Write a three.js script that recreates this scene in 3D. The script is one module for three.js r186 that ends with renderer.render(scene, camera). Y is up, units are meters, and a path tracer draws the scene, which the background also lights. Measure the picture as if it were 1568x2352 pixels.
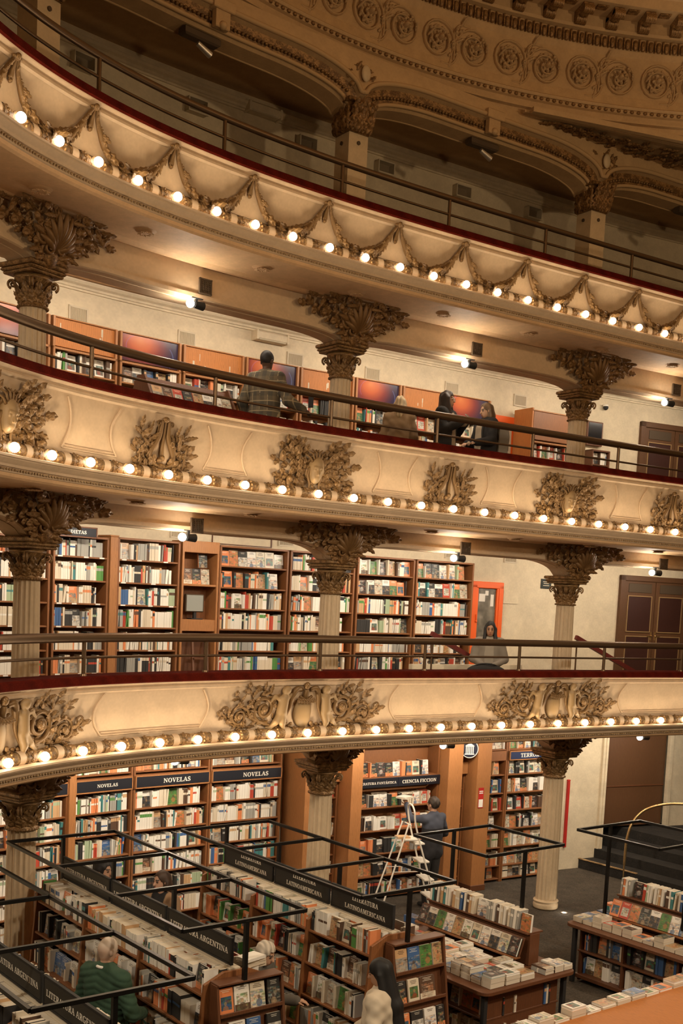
import * as THREE from 'three';
import { mergeGeometries } from 'three/addons/utils/BufferGeometryUtils.js';
import { RectAreaLightUniformsLib } from 'three/addons/lights/RectAreaLightUniformsLib.js';

// ------------------------------------------------------------------ camera, exposure
RectAreaLightUniformsLib.init();
const renderer = new THREE.WebGLRenderer();
renderer.toneMapping = THREE.LinearToneMapping;
renderer.toneMappingExposure = 1.06;
renderer.shadowMap.enabled = true;
const scene = new THREE.Scene();
scene.background = new THREE.Color(0x000000);
const EYE = 4.838;
const camera = new THREE.PerspectiveCamera(48.74335, 1568 / 2352, 0.1, 80);
camera.position.set(0, EYE, 0);
camera.rotation.order = 'YXZ';
camera.rotation.set(-0.0955405, 0, 0.0481328);
camera.setViewOffset(1568, 2352, 0, -436, 1568, 2352);
scene.add(camera);

// light levels (candela for bulbs, nits for tubes), lamps of the house and added fill lamps
const WARM = new THREE.Color().setRGB(1.0, 0.76, 0.48), FILL_GLOBEW = new THREE.Color().setRGB(1.0, 0.70, 0.39), LAMPW = new THREE.Color().setRGB(1.0, 0.87, 0.70);
const BULB_CD = 0.50, TUBE_NITS = [105, 70, 64], FILL_SPOT_CD = 75, FILL_GLOBE_CD = [36, 32, 13], SPOT_CD = 2.2;

// ------------------------------------------------------------------ helpers
function rng(seed) { let s = seed >>> 0; return () => { s = (s + 0x6d2b79f5) | 0; let t = Math.imul(s ^ (s >>> 15), 1 | s); t = (t + Math.imul(t ^ (t >>> 7), 61 | t)) ^ t; return ((t ^ (t >>> 14)) >>> 0) / 4294967296; }; }
const R = rng(7);
const rr = (a, b) => a + (b - a) * R();
const pick = (a) => a[Math.floor(R() * a.length)];
const rad = Math.PI / 180;
const used = new Map();
function numbered(n) { const k = used.get(n) || 0; used.set(n, k + 1); return k ? n + '_' + String(k).padStart(3, '0') : n; }
function tag(o, label, category, group, kind) { if (label) o.userData.label = label; if (category) o.userData.category = category; if (group) o.userData.group = group; if (kind) o.userData.kind = kind; return o; }
function thing(name, label, category, p = [0, 0, 0], turn = 0, group) {
  const o = new THREE.Group(); o.name = numbered(name); o.position.set(...p); o.rotation.y = turn; scene.add(o);
  return tag(o, label, category, group);
}
function worldUV(g) { // uv in metres by dominant axis
  const p = g.attributes.position, n = g.attributes.normal, uv = new Float32Array(p.count * 2);
  for (let i = 0; i < p.count; i++) {
    const ax = Math.abs(n.getX(i)), ay = Math.abs(n.getY(i)), az = Math.abs(n.getZ(i));
    const x = p.getX(i), y = p.getY(i), z = p.getZ(i);
    if (ay >= ax && ay >= az) { uv[2 * i] = z; uv[2 * i + 1] = x; } else if (ax >= az) { uv[2 * i] = z; uv[2 * i + 1] = y; } else { uv[2 * i] = x; uv[2 * i + 1] = y; }
  }
  g.setAttribute('uv', new THREE.BufferAttribute(uv, 2)); return g;
}
function strip(g) { // position + normal + uv only, non indexed
  let q = g.index ? g.toNonIndexed() : g.clone();
  for (const k of Object.keys(q.attributes)) if (!['position', 'normal', 'uv'].includes(k)) q.deleteAttribute(k);
  if (!q.attributes.normal) q.computeVertexNormals();
  if (!q.attributes.uv) worldUV(q);
  return q;
}
function obj(name, geos, mat, parent = scene, keepUV = false) {
  geos = (Array.isArray(geos) ? geos : [geos]).map(strip);
  const g = geos.length > 1 ? mergeGeometries(geos) : geos[0];
  if (!keepUV) worldUV(g);
  const m = new THREE.Mesh(g, mat); m.name = parent === scene ? numbered(name) : name; m.castShadow = m.receiveShadow = true;
  parent.add(m); return m;
}
function mesh(name, g, mat, parent = scene) { const m = new THREE.Mesh(g, mat); m.name = parent === scene ? numbered(name) : name; m.castShadow = m.receiveShadow = true; parent.add(m); return m; }
const _m = new THREE.Matrix4(), _q = new THREE.Quaternion(), _e = new THREE.Euler();
function xf(g, p = [0, 0, 0], r = [0, 0, 0], s = 1) {
  const q = g.clone(); _e.set(...r); _q.setFromEuler(_e);
  _m.compose(new THREE.Vector3(...p), _q, typeof s === 'number' ? new THREE.Vector3(s, s, s) : new THREE.Vector3(...s)); q.applyMatrix4(_m);
  if (_m.determinant() < 0) flip(q);
  return q;
}
function flip(g) { if (g.index) { const a = g.index.array; for (let i = 0; i < a.length; i += 3) { const t = a[i]; a[i] = a[i + 1]; a[i + 1] = t; } } else { for (const k of Object.keys(g.attributes)) { const at = g.attributes[k], n = at.itemSize, a = at.array; for (let i = 0; i < at.count; i += 3) for (let j = 0; j < n; j++) { const t = a[i * n + j]; a[i * n + j] = a[(i + 1) * n + j]; a[(i + 1) * n + j] = t; } } } return g; }
const bx = (w, h, d, x = 0, y = 0, z = 0, rx = 0, ry = 0, rz = 0) => xf(new THREE.BoxGeometry(w, h, d), [x, y, z], [rx, ry, rz]);
// box with chamfered edges, base centre at (x,y,z)
function cb(w, h, d, x = 0, y = 0, z = 0, c = 0.006) {
  c = Math.min(c, w / 2.5, h / 2.5, d / 2.5);
  const s = new THREE.Shape(), a = w / 2 - c, b = d / 2 - c;
  s.moveTo(-a, -b); s.lineTo(a, -b); s.lineTo(a, b); s.lineTo(-a, b); s.closePath();
  const g = new THREE.ExtrudeGeometry(s, { depth: h - 2 * c, bevelEnabled: true, bevelSize: c, bevelThickness: c, bevelSegments: 1 });
  g.rotateX(-Math.PI / 2); g.translate(x, y + c, z); return g;
}
const cyl = (r0, r1, h, x = 0, y = 0, z = 0, seg = 16) => xf(new THREE.CylinderGeometry(r1, r0, h, seg), [x, y + h / 2, z]);
const ball = (r, x, y, z, s = [1, 1, 1], seg = 12) => xf(new THREE.SphereGeometry(r, seg, Math.max(6, seg * 0.7 | 0)), [x, y, z], [0, 0, 0], s);
const V3 = (a) => new THREE.Vector3(...a);
// tube through points with a radius function, indexed
function tube(pts, rad_, seg = 8, closedEnds = true, n = 0) {
  const P = n ? new THREE.CatmullRomCurve3(pts.map(V3)).getPoints(n) : pts.map(V3), N = P.length;
  const pos = [], idx = []; let up = new THREE.Vector3(0, 0, 1); const T = new THREE.Vector3(), A = new THREE.Vector3(), B = new THREE.Vector3();
  for (let i = 0; i < N; i++) {
    T.subVectors(P[Math.min(N - 1, i + 1)], P[Math.max(0, i - 1)]).normalize();
    if (i === 0 && Math.abs(T.dot(up)) > 0.9) up.set(1, 0, 0);
    A.crossVectors(T, up).normalize(); B.crossVectors(A, T).normalize(); up.copy(B);
    const r = typeof rad_ === 'function' ? rad_(i / (N - 1)) : rad_;
    for (let j = 0; j < seg; j++) { const a = j / seg * Math.PI * 2; pos.push(P[i].x + r * (Math.cos(a) * A.x + Math.sin(a) * B.x), P[i].y + r * (Math.cos(a) * A.y + Math.sin(a) * B.y), P[i].z + r * (Math.cos(a) * A.z + Math.sin(a) * B.z)); }
  }
  for (let i = 0; i < N - 1; i++) for (let j = 0; j < seg; j++) { const a = i * seg + j, b = i * seg + (j + 1) % seg, c = a + seg, d = b + seg; idx.push(a, b, c, b, d, c); }
  if (closedEnds) { for (const e of [0, N - 1]) { const k = pos.length / 3; pos.push(P[e].x, P[e].y, P[e].z); for (let j = 0; j < seg; j++) { const a = e * seg + j, b = e * seg + (j + 1) % seg; e ? idx.push(a, b, k) : idx.push(b, a, k); } } }
  const g = new THREE.BufferGeometry(); g.setAttribute('position', new THREE.Float32BufferAttribute(pos, 3)); g.setIndex(idx); g.computeVertexNormals();
  g.setAttribute('uv', new THREE.Float32BufferAttribute(new Float32Array(pos.length / 3 * 2), 2)); return g;
}
const rod = (a, b, r, seg = 8) => tube([a, b], r, seg);
function bar(a, b, w, h) { // rectangular bar between two points
  const A = V3(a), B = V3(b), d = B.clone().sub(A), g = new THREE.BoxGeometry(w, h, d.length());
  const m = new THREE.Matrix4().lookAt(B, A, Math.abs(d.y) > 0.9 * d.length() ? new THREE.Vector3(1, 0, 0) : new THREE.Vector3(0, 1, 0)); g.applyMatrix4(m); g.translate((A.x + B.x) / 2, (A.y + B.y) / 2, (A.z + B.z) / 2); return g;
}
const mergeIdx = (list) => { for (const g of list) { for (const k of Object.keys(g.attributes)) if (!['position', 'normal', 'uv'].includes(k)) g.deleteAttribute(k); } return mergeGeometries(list); };

// ------------------------------------------------------------------ plan curve of the horseshoe: u counts bulbs, off is metres behind the bulb line
const S = 0.535, Q = { x0: -0.7271026, z0: 25.36735, th: 0.6796803, k0: -0.03017495, k1: 0.007134575, k2: -0.0009268899 };
const U_MIN = -14, U_MAX = 20, DU = 1 / 32;
function heading(u) {
  const f = (v) => Q.th + Q.k0 * v + Q.k1 * v * v / 2 + Q.k2 * v * v * v / 6;
  if (u > 17) return f(17);
  if (u < -9) return f(-9) + (u + 9) * -0.05;
  return f(u);
}
const CT = (() => {
  const n = Math.round((U_MAX - U_MIN) / DU), xs = new Float64Array(n + 1), zs = new Float64Array(n + 1), i0 = Math.round(-U_MIN / DU);
  xs[i0] = Q.x0; zs[i0] = Q.z0;
  for (let i = i0; i < n; i++) { const t = heading(U_MIN + (i + 0.5) * DU); xs[i + 1] = xs[i] + DU * Math.cos(t); zs[i + 1] = zs[i] + DU * Math.sin(t); }
  for (let i = i0; i > 0; i--) { const t = heading(U_MIN + (i - 0.5) * DU); xs[i - 1] = xs[i] - DU * Math.cos(t); zs[i - 1] = zs[i] - DU * Math.sin(t); }
  return { xs, zs, n };
})();
function C(u, off = 0) { // world position (three.js axes) and heading
  const f = Math.min(CT.n - 1e-6, Math.max(0, (u - U_MIN) / DU)), i = Math.floor(f), t = f - i;
  const x = CT.xs[i] + t * (CT.xs[i + 1] - CT.xs[i]), z = CT.zs[i] + t * (CT.zs[i + 1] - CT.zs[i]), th = heading(u);
  return { x: x * S - off * Math.sin(th), z: -(z * S + off * Math.cos(th)), th };
}
// sweep a profile [[off, y], ...] along u; flat across profile edges, smooth along u
function sweep(profile, u0, u1, du = 0.25, smooth = false) {
  const n = Math.max(1, Math.ceil((u1 - u0) / du - 1e-9)), pos = [], nor = [], uv = [], idx = []; let len = 0;
  const nrm = profile.slice(1).map((p, i) => { const a = profile[i], dx = p[0] - a[0], dy = p[1] - a[1], l = Math.hypot(dx, dy) || 1; return [dx / l, dy / l]; });
  for (let k = 0; k < profile.length - 1; k++) {
    const a = profile[k], b = profile[k + 1], L = Math.hypot(b[0] - a[0], b[1] - a[1]), base = pos.length / 3;
    for (let i = 0; i <= n; i++) {
      const u = u0 + (u1 - u0) * i / n, c = heading(u), T = [Math.cos(c), 0, -Math.sin(c)], B = [-Math.sin(c), 0, -Math.cos(c)];
      for (const [e, p] of [[0, a], [1, b]]) {
        const w = C(u, p[0]); pos.push(w.x, p[1], w.z); uv.push(u * S, len + e * L);
        let d = nrm[k]; if (smooth) { const o = nrm[Math.min(nrm.length - 1, Math.max(0, k + (e ? 1 : -1)))]; d = [d[0] + o[0], d[1] + o[1]]; }
        const px = d[0] * B[0], py = d[1], pz = d[0] * B[2], N = new THREE.Vector3(T[1] * pz - T[2] * py, T[2] * px - T[0] * pz, T[0] * py - T[1] * px).normalize(); nor.push(N.x, N.y, N.z);
      }
    }
    for (let i = 0; i < n; i++) { const q = base + 2 * i; idx.push(q, q + 2, q + 1, q + 1, q + 2, q + 3); }
    len += L;
  }
  const g = new THREE.BufferGeometry(); g.setAttribute('position', new THREE.Float32BufferAttribute(pos, 3)); g.setAttribute('normal', new THREE.Float32BufferAttribute(nor, 3)); g.setAttribute('uv', new THREE.Float32BufferAttribute(uv, 2)); g.setIndex(idx); return g;
}
function circProfile(o, y, r, n = 10, a0 = 0, a1 = 360) { const p = []; for (let i = 0; i <= n; i++) { const a = (a0 + (a1 - a0) * i / n) * rad; p.push([o - r * Math.cos(a), y + r * Math.sin(a)]); } return p; }
// bend a local relief (x along, y up, z towards the hall) onto the curve
function bend(g, u0, off0, y0, lean) {
  const p = g.attributes.position, th = heading(u0);
  for (let i = 0; i < p.count; i++) {
    const x = p.getX(i), y = p.getY(i), z = p.getZ(i), o = (lean ? lean(y) : off0) - z, w = C(u0 + x / S, o);
    p.setXYZ(i, w.x, y0 + y, w.z);
  }
  g.computeVertexNormals(); return g;
}
// local frame on the curve
const frameAt = (u, off, y = 0) => { const c = C(u, off); return { p: [c.x, y, c.z], turn: c.th }; };

// ------------------------------------------------------------------ textures and materials
function canvas(w, h, draw) { const c = document.createElement('canvas'); c.width = w; c.height = h; draw(c.getContext('2d'), w, h); return c; }
function canvasTex(w, h, draw) { const t = new THREE.CanvasTexture(canvas(w, h, draw)); t.colorSpace = THREE.SRGBColorSpace; t.magFilter = THREE.LinearFilter; t.minFilter = THREE.LinearFilter; return t; }
function noiseGrid(n, cells, rnd) { // tiling value noise
  const g = Array.from({ length: cells * cells }, () => rnd()), o = new Float32Array(n * n), sm = (t) => t * t * (3 - 2 * t);
  for (let y = 0; y < n; y++) for (let x = 0; x < n; x++) { const fx = x / n * cells, fy = y / n * cells, i = fx | 0, j = fy | 0, a = sm(fx - i), b = sm(fy - j), G = (p, q) => g[(q % cells) * cells + (p % cells)]; o[y * n + x] = (G(i, j) * (1 - a) + G(i + 1, j) * a) * (1 - b) + (G(i, j + 1) * (1 - a) + G(i + 1, j + 1) * a) * b; }
  return o;
}
function noiseTex(n, layers, fn, rep = 1, srgb = true) { // layers [[cells, weight]]
  const rnd = rng(n + layers.length * 17 + layers[0][0]), acc = new Float32Array(n * n); let tot = 0;
  for (const [c, w] of layers) { const g = noiseGrid(n, c, rnd); tot += w; for (let i = 0; i < acc.length; i++) acc[i] += g[i] * w; }
  const d = new Uint8Array(n * n * 4);
  for (let i = 0; i < acc.length; i++) { const c = fn(acc[i] / tot, i % n, (i / n) | 0); d[4 * i] = c[0]; d[4 * i + 1] = c[1]; d[4 * i + 2] = c[2]; d[4 * i + 3] = 255; }
  const t = new THREE.DataTexture(d, n, n); t.wrapS = t.wrapT = THREE.RepeatWrapping; t.magFilter = THREE.LinearFilter; t.repeat.set(rep, rep); if (srgb) t.colorSpace = THREE.SRGBColorSpace; t.needsUpdate = true; return t;
}
const grey = (lo, hi) => (v) => { const c = lo + (hi - lo) * v; return [c, c, c]; };
const plasterTex = noiseTex(256, [[4, 1], [16, 0.8], [64, 0.7]], (v) => { const c = 218 + 37 * v; return [c, c - 2, c - 6]; }, 0.7);
const plasterBump = noiseTex(256, [[16, 1], [64, 1]], grey(90, 170), 0.9, false);
const woodTex = noiseTex(256, [[5, 1]], (v, x, y) => { const s = Math.sin((x * 0.7 + v * 9) * 0.9) * 0.5 + 0.5, f = ((Math.imul(x * 73856093 ^ (y >> 4) * 19349663, 2654435761) >>> 24) / 255), c = 206 + 24 * s * 0.6 + 27 * f; return [c, c * 0.96, c * 0.91]; }, 1.4);
const carpetTex = noiseTex(256, [[8, 0.6], [64, 1], [128, 1.2]], (v) => { const c = 120 + 130 * v; return [c, c, c]; }, 0.9);
const velvetTex = noiseTex(128, [[8, 1], [64, 1]], grey(170, 255), 2);
const gildTex = noiseTex(256, [[10, 1], [40, 1], [90, 0.8]], (v) => { const t = Math.min(1, Math.max(0, (v - 0.35) * 3)); return [150 + 105 * t, 138 + 112 * t, 118 + 125 * t]; }, 2.2);
const std = (rgb, o = {}) => { const m = new THREE.MeshStandardMaterial({ roughness: 0.75, ...o }); m.color.setRGB(...rgb); return m; };
const M = {
  cream: std([0.67, 0.50, 0.335], { map: plasterTex, roughness: 0.6 }),
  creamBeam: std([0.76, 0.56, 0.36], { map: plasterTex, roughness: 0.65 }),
  creamSoffit: std([0.82, 0.53, 0.29], { map: plasterTex, roughness: 0.7 }),
  wall: std([0.74, 0.64, 0.47], { map: plasterTex, bumpMap: plasterBump, bumpScale: 0.002, roughness: 0.8 }),
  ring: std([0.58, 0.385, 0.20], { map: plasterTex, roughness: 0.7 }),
  gild: std([0.34, 0.21, 0.09], { map: gildTex, roughness: 0.48, metalness: 0.25 }),
  gildDark: std([0.36, 0.21, 0.085], { map: gildTex, roughness: 0.5, metalness: 0.3 }),
  gildPale: std([0.56, 0.40, 0.22], { map: gildTex, roughness: 0.55 }),
  shaft: std([0.70, 0.55, 0.365], { map: plasterTex, roughness: 0.55 }),
  velvet: Object.assign(new THREE.MeshPhysicalMaterial({ map: velvetTex, roughness: 1, specularIntensity: 0.15 }), { color: new THREE.Color().setRGB(0.115, 0.010, 0.004) }),
  rail: std([0.16, 0.10, 0.055], { roughness: 0.34, metalness: 0.75 }),
  wood: std([0.29, 0.122, 0.044], { map: woodTex, roughness: 0.5 }),
  woodLight: std([0.46, 0.215, 0.08], { map: woodTex, roughness: 0.5 }),
  woodDark: std([0.155, 0.062, 0.026], { map: woodTex, roughness: 0.5 }),
  woodOrange: std([0.56, 0.225, 0.06], { map: woodTex, roughness: 0.6 }),
  doorDark: std([0.050, 0.014, 0.009], { map: woodTex, roughness: 0.55 }),
  doorBrown: std([0.135, 0.066, 0.03], { map: woodTex, roughness: 0.5 }),
  doorGold: std([0.35, 0.22, 0.10], { roughness: 0.5, metalness: 0.3 }),
  carpet: std([0.125, 0.10, 0.070], { map: carpetTex, bumpMap: carpetTex, bumpScale: 0.004, roughness: 0.98 }),
  carpetDark: std([0.035, 0.03, 0.024], { map: carpetTex, roughness: 0.98 }),
  carpetGallery: std([0.30, 0.19, 0.11], { map: carpetTex, roughness: 0.95 }),
  black: std([0.012, 0.011, 0.010], { roughness: 0.38, metalness: 0.5 }),
  blackMatte: std([0.015, 0.014, 0.013], { roughness: 0.7 }),
  steel: std([0.62, 0.58, 0.52], { roughness: 0.35, metalness: 0.7 }),
  brass: std([0.62, 0.43, 0.2], { roughness: 0.25, metalness: 0.9 }),
  white: std([0.75, 0.70, 0.60], { roughness: 0.6 }),
  paper: std([0.76, 0.72, 0.64], { roughness: 0.85 }),
  orange: std([0.84, 0.13, 0.018], { roughness: 0.5 }),
  red: std([0.42, 0.02, 0.015], { roughness: 0.5 }),
  redDark: std([0.12, 0.014, 0.009], { roughness: 0.5 }),
  grill: std([0.09, 0.06, 0.035], { roughness: 0.6, metalness: 0.3 }),
  ventPale: std([0.55, 0.47, 0.34], { roughness: 0.6 }),
  ventDark: std([0.2, 0.15, 0.095], { roughness: 0.7 }),
  navy: std([0.012, 0.014, 0.03], { roughness: 0.5 }),
  glass: new THREE.MeshPhysicalMaterial({ color: 0xffffff, transmission: 1, roughness: 0.04, thickness: 0 }),
  bulb: new THREE.MeshStandardMaterial({ color: 0xffffff, emissive: new THREE.Color().setRGB(1.0, 0.93, 0.80), emissiveIntensity: 7, roughness: 0.3 }),
  tubeGlow: new THREE.MeshStandardMaterial({ color: 0xffffff, emissive: LAMPW, emissiveIntensity: 5 }),
};
// ------------------------------------------------------------------ fill lamps added outside the picture are built in p_lamps
// levels
const YB = [0, 3.1405, 5.9971, 8.8271];          // bulb heights of the three balconies
const YF = [0, 3.24, 6.10, 8.93];                // floors
const PL = [0, 0.745, 0.81, 0.665];              // plinth tops above the bulbs
const COLS = [-13.2, -5.5, 2.07, 10.15, 18.0];   // columns along u
const DC = 1.2, DW = 3.05;                       // column line, wall line
const UA = -13, UB = 19;
const ABAC = [2.57, 5.27, 8.08];                 // tops of the abaci
const BEAM = [2.78, 5.49, 8.18];                 // undersides of the beams
const TIER = ['ground floor', 'first gallery', 'second gallery', 'top gallery'];

// ------------------------------------------------------------------ shell
const struct = (name, g, m) => tag(obj(name, g, m, scene, true), null, null, null, 'structure');
{
  const fl = new THREE.BoxGeometry(44, 0.3, 44); fl.translate(2, -0.15, -10); worldUV(fl); struct('floor', fl, M.carpet);
  // gallery walls: one per storey, with thickness; the ground wall leaves an opening towards the stage
  const wallP = (y0, y1) => [[DW, y0], [DW, y1], [DW + 0.25, y1], [DW + 0.25, y0]];
  struct('wall_ground', [sweep(wallP(0, 3.0), UA, 15.25), sweep(wallP(0, 3.0), 17.75, UB), sweep(wallP(2.75, 3.0), 15.25, 17.75)], M.wall);
  struct('wall_first_gallery', sweep(wallP(3.0, 5.9), UA, UB), M.wall);
  struct('wall_second_gallery', sweep(wallP(5.9, 8.75), UA, UB), M.wall);
  struct('wall_top_gallery', sweep(wallP(8.75, 11.9), UA, UB), M.wall);
  // outer walls that close the hall beyond the picture
  const ow = [bx(44, 14, 0.3, 2, 7, 11.8), bx(0.3, 14, 44, -16, 7, -10), bx(0.3, 14, 44, 20, 7, -10), bx(44, 14, 0.3, 2, 7, -31.8)];
  ow.forEach((g, i) => struct(['wall_behind', 'wall_left', 'wall_right', 'wall_far'][i], worldUV(g), M.wall));
  // balcony slabs
  for (let k = 1; k <= 3; k++) {
    const yb = YB[k], P = [[0.16, YF[k]], [DW + 0.05, YF[k]], [DW + 0.05, yb - 0.2], [1.36, yb - 0.2], [1.36, yb - 0.27], [0.1, yb - 0.27]];
    const s = struct('balcony_slab', sweep([[0.16, YF[k]], [DW + 0.05, YF[k]]], UA, UB), M.carpetGallery);
    obj('soffit', sweep([[DW + 0.05, yb - 0.2], [1.36, yb - 0.2], [1.36, yb - 0.262], [0.98, yb - 0.262], [0.98, yb - 0.285], [0.92, yb - 0.285], [0.86, yb - 0.262], [0.14, yb - 0.262], [0.11, yb - 0.245], [0.09, yb - 0.205]], UA, UB), M.creamSoffit, s, true);
  }
  // beams on the column line, with rounded corners down to the columns
  for (let k = 0; k < 3; k++) {
    const top = YB[k + 1] - 0.262, geos = [];
    for (let c = 0; c < COLS.length - 1; c++) {
      const a = COLS[c], b = COLS[c + 1], n = 56, rw = 1.35, drop = BEAM[k] - ABAC[k];
      const yBot = (u) => { const d = Math.min(u - a, b - u) - 0.28; if (d < 0) return ABAC[k]; if (d < rw) { const t = 1 - d / rw; return BEAM[k] - drop * (1 - Math.sqrt(1 - t * t)); } return BEAM[k]; };
      const us = Array.from({ length: n + 1 }, (_, i) => { const t = i / n, e = 0.5 - 0.5 * Math.cos(Math.PI * t); return Math.max(UA, a + (b - a) * e); });
      const pos = [], idx = [];
      const row = (f) => us.map((u) => { const [o, y] = f(u), w = C(u, o); pos.push(w.x, y, w.z); return pos.length / 3 - 1; });
      const face = (f0, f1) => { const A = row(f0), B = row(f1); for (let i = 0; i < n; i++) idx.push(A[i], A[i + 1], B[i], A[i + 1], B[i + 1], B[i]); };
      face((u) => [1.02, top], (u) => [1.02, yBot(u) + 0.06]); face((u) => [1.02, yBot(u) + 0.06], (u) => [1.0, yBot(u) + 0.055]); face((u) => [1.0, yBot(u) + 0.055], (u) => [1.0, yBot(u) + 0.012]); face((u) => [1.0, yBot(u) + 0.012], (u) => [1.02, yBot(u)]);
      face((u) => [1.02, yBot(u)], (u) => [1.13, yBot(u)]); face((u) => [1.13, yBot(u)], (u) => [1.13, yBot(u) - 0.008]); face((u) => [1.13, yBot(u) - 0.008], (u) => [1.29, yBot(u) - 0.008]); face((u) => [1.29, yBot(u) - 0.008], (u) => [1.29, yBot(u)]); face((u) => [1.29, yBot(u)], (u) => [1.38, yBot(u)]); face((u) => [1.38, yBot(u)], (u) => [1.38, top + 0.06]);
      const g = new THREE.BufferGeometry(); g.setAttribute('position', new THREE.Float32BufferAttribute(pos, 3)); g.setIndex(idx); g.computeVertexNormals(); geos.push(worldUV(g));
    }
    struct('gallery_beam', geos, M.creamBeam);
  }
  // cornice on the walls of the upper galleries
  for (const [k, y] of [[2, 8.5], [1, 5.72], [3, 11.42]]) struct('trim_' + k, sweep([[DW, y], [DW - 0.03, y], [DW - 0.03, y + 0.025], [DW - 0.05, y + 0.03], [DW - 0.06, y + 0.055], [DW - 0.1, y + 0.075], [DW - 0.12, y + 0.1], [DW - 0.12, y + 0.115], [DW, y + 0.13]], UA, UB), M.wall);
}

// ------------------------------------------------------------------ relief vocabulary (x along, y up, z towards the hall)
function leaf(L, W, curl = 0.02, lobes = 3, dome = 0.02) {
  const nS = 14, nW = 6, pos = [], idx = [], uv = [];
  for (let i = 0; i <= nS; i++) {
    const s = i / nS, w = W / 2 * Math.pow(Math.sin(Math.PI * (0.06 + 0.94 * Math.pow(s, 0.8))), 0.62) * (0.86 - 0.16 * Math.cos(2 * lobes * Math.PI * s));
    for (let j = 0; j <= nW; j++) { const t = j / nW * 2 - 1; pos.push(t * w, s * L, dome * (1 - t * t * 1.1 + 0.22 * Math.cos(2 * lobes * Math.PI * (s - 0.25 * Math.abs(t)))) * Math.sin(Math.PI * Math.min(1, s * 0.85 + 0.1)) - (Math.abs(t) < 0.1 ? dome * 0.45 : 0) + curl * s * s); uv.push(t, s); }
  }
  for (let i = 0; i < nS; i++) for (let j = 0; j < nW; j++) { const a = i * (nW + 1) + j; idx.push(a, a + 1, a + nW + 1, a + 1, a + nW + 2, a + nW + 1); }
  const g = new THREE.BufferGeometry(); g.setAttribute('position', new THREE.Float32BufferAttribute(pos, 3)); g.setAttribute('uv', new THREE.Float32BufferAttribute(uv, 2)); g.setIndex(idx); g.computeVertexNormals(); return g;
}
const LEAF = [leaf(0.16, 0.075, 0.02, 3, 0.024), leaf(0.13, 0.1, 0.03, 2, 0.03), leaf(0.18, 0.066, 0.025, 4, 0.022)];
// a branch with alternate leaves; pts 2D or 3D control points
function branch(pts, nLeaf, size, rnd, stem = 0.008, oak = 0) {
  const P = pts.map((p) => [p[0], p[1], p[2] ?? 0.02]), c = new THREE.CatmullRomCurve3(P.map(V3)), out = [tube(c.getPoints(14).map((p) => p.toArray()), (t) => stem * (1.15 - 0.6 * t), 6)];
  for (let i = 0; i < nLeaf; i++) {
    const t = (i + 0.7) / nLeaf, p = c.getPoint(Math.min(1, t)), d = c.getTangent(Math.min(1, t)), ang = Math.atan2(d.y, d.x) - Math.PI / 2, side = i === nLeaf - 1 ? 0 : (i % 2 ? 1 : -1) * (0.65 + 0.35 * rnd());
    out.push(xf(LEAF[oak ? 1 : i % 3], [p.x, p.y, p.z + 0.004 * (i % 3)], [0.1 + 0.25 * rnd(), 0, ang + side], size * (0.8 + 0.4 * rnd())));
  }
  return out;
}
function spiral(cx, cy, r0, turns, a0, dir, rT, z = 0.025) { const pts = []; const n = Math.ceil(turns * 16); for (let i = 0; i <= n; i++) { const t = i / n, a = a0 + dir * t * turns * Math.PI * 2, r = r0 * (1 - 0.86 * t); pts.push([cx + r * Math.cos(a), cy + r * Math.sin(a), z + 0.02 * t]); } return tube(pts, (t) => rT * (1 - 0.35 * t), 7); }
const mir = (g) => xf(g, [0, 0, 0], [0, 0, 0], [-1, 1, 1]);

// ---- signed distance modelling (figures, masks): surface nets on a grid
const smin = (a, b, k) => { const h = Math.max(k - Math.abs(a - b), 0) / k; return Math.min(a, b) - h * h * k * 0.25; };
function cap(x, y, z, a, b, ra, rb) { const bax = b[0] - a[0], bay = b[1] - a[1], baz = b[2] - a[2], px = x - a[0], py = y - a[1], pz = z - a[2], l = bax * bax + bay * bay + baz * baz || 1e-9; let h = (px * bax + py * bay + pz * baz) / l; h = h < 0 ? 0 : h > 1 ? 1 : h; return Math.hypot(px - bax * h, py - bay * h, pz - baz * h) - (ra + (rb - ra) * h); }
function ell(x, y, z, c, r) { const px = (x - c[0]) / r[0], py = (y - c[1]) / r[1], pz = (z - c[2]) / r[2], k0 = Math.hypot(px, py, pz), k1 = Math.hypot(px / r[0], py / r[1], pz / r[2]); return k1 < 1e-9 ? -Math.min(...r) : k0 * (k0 - 1) / k1; }
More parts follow.
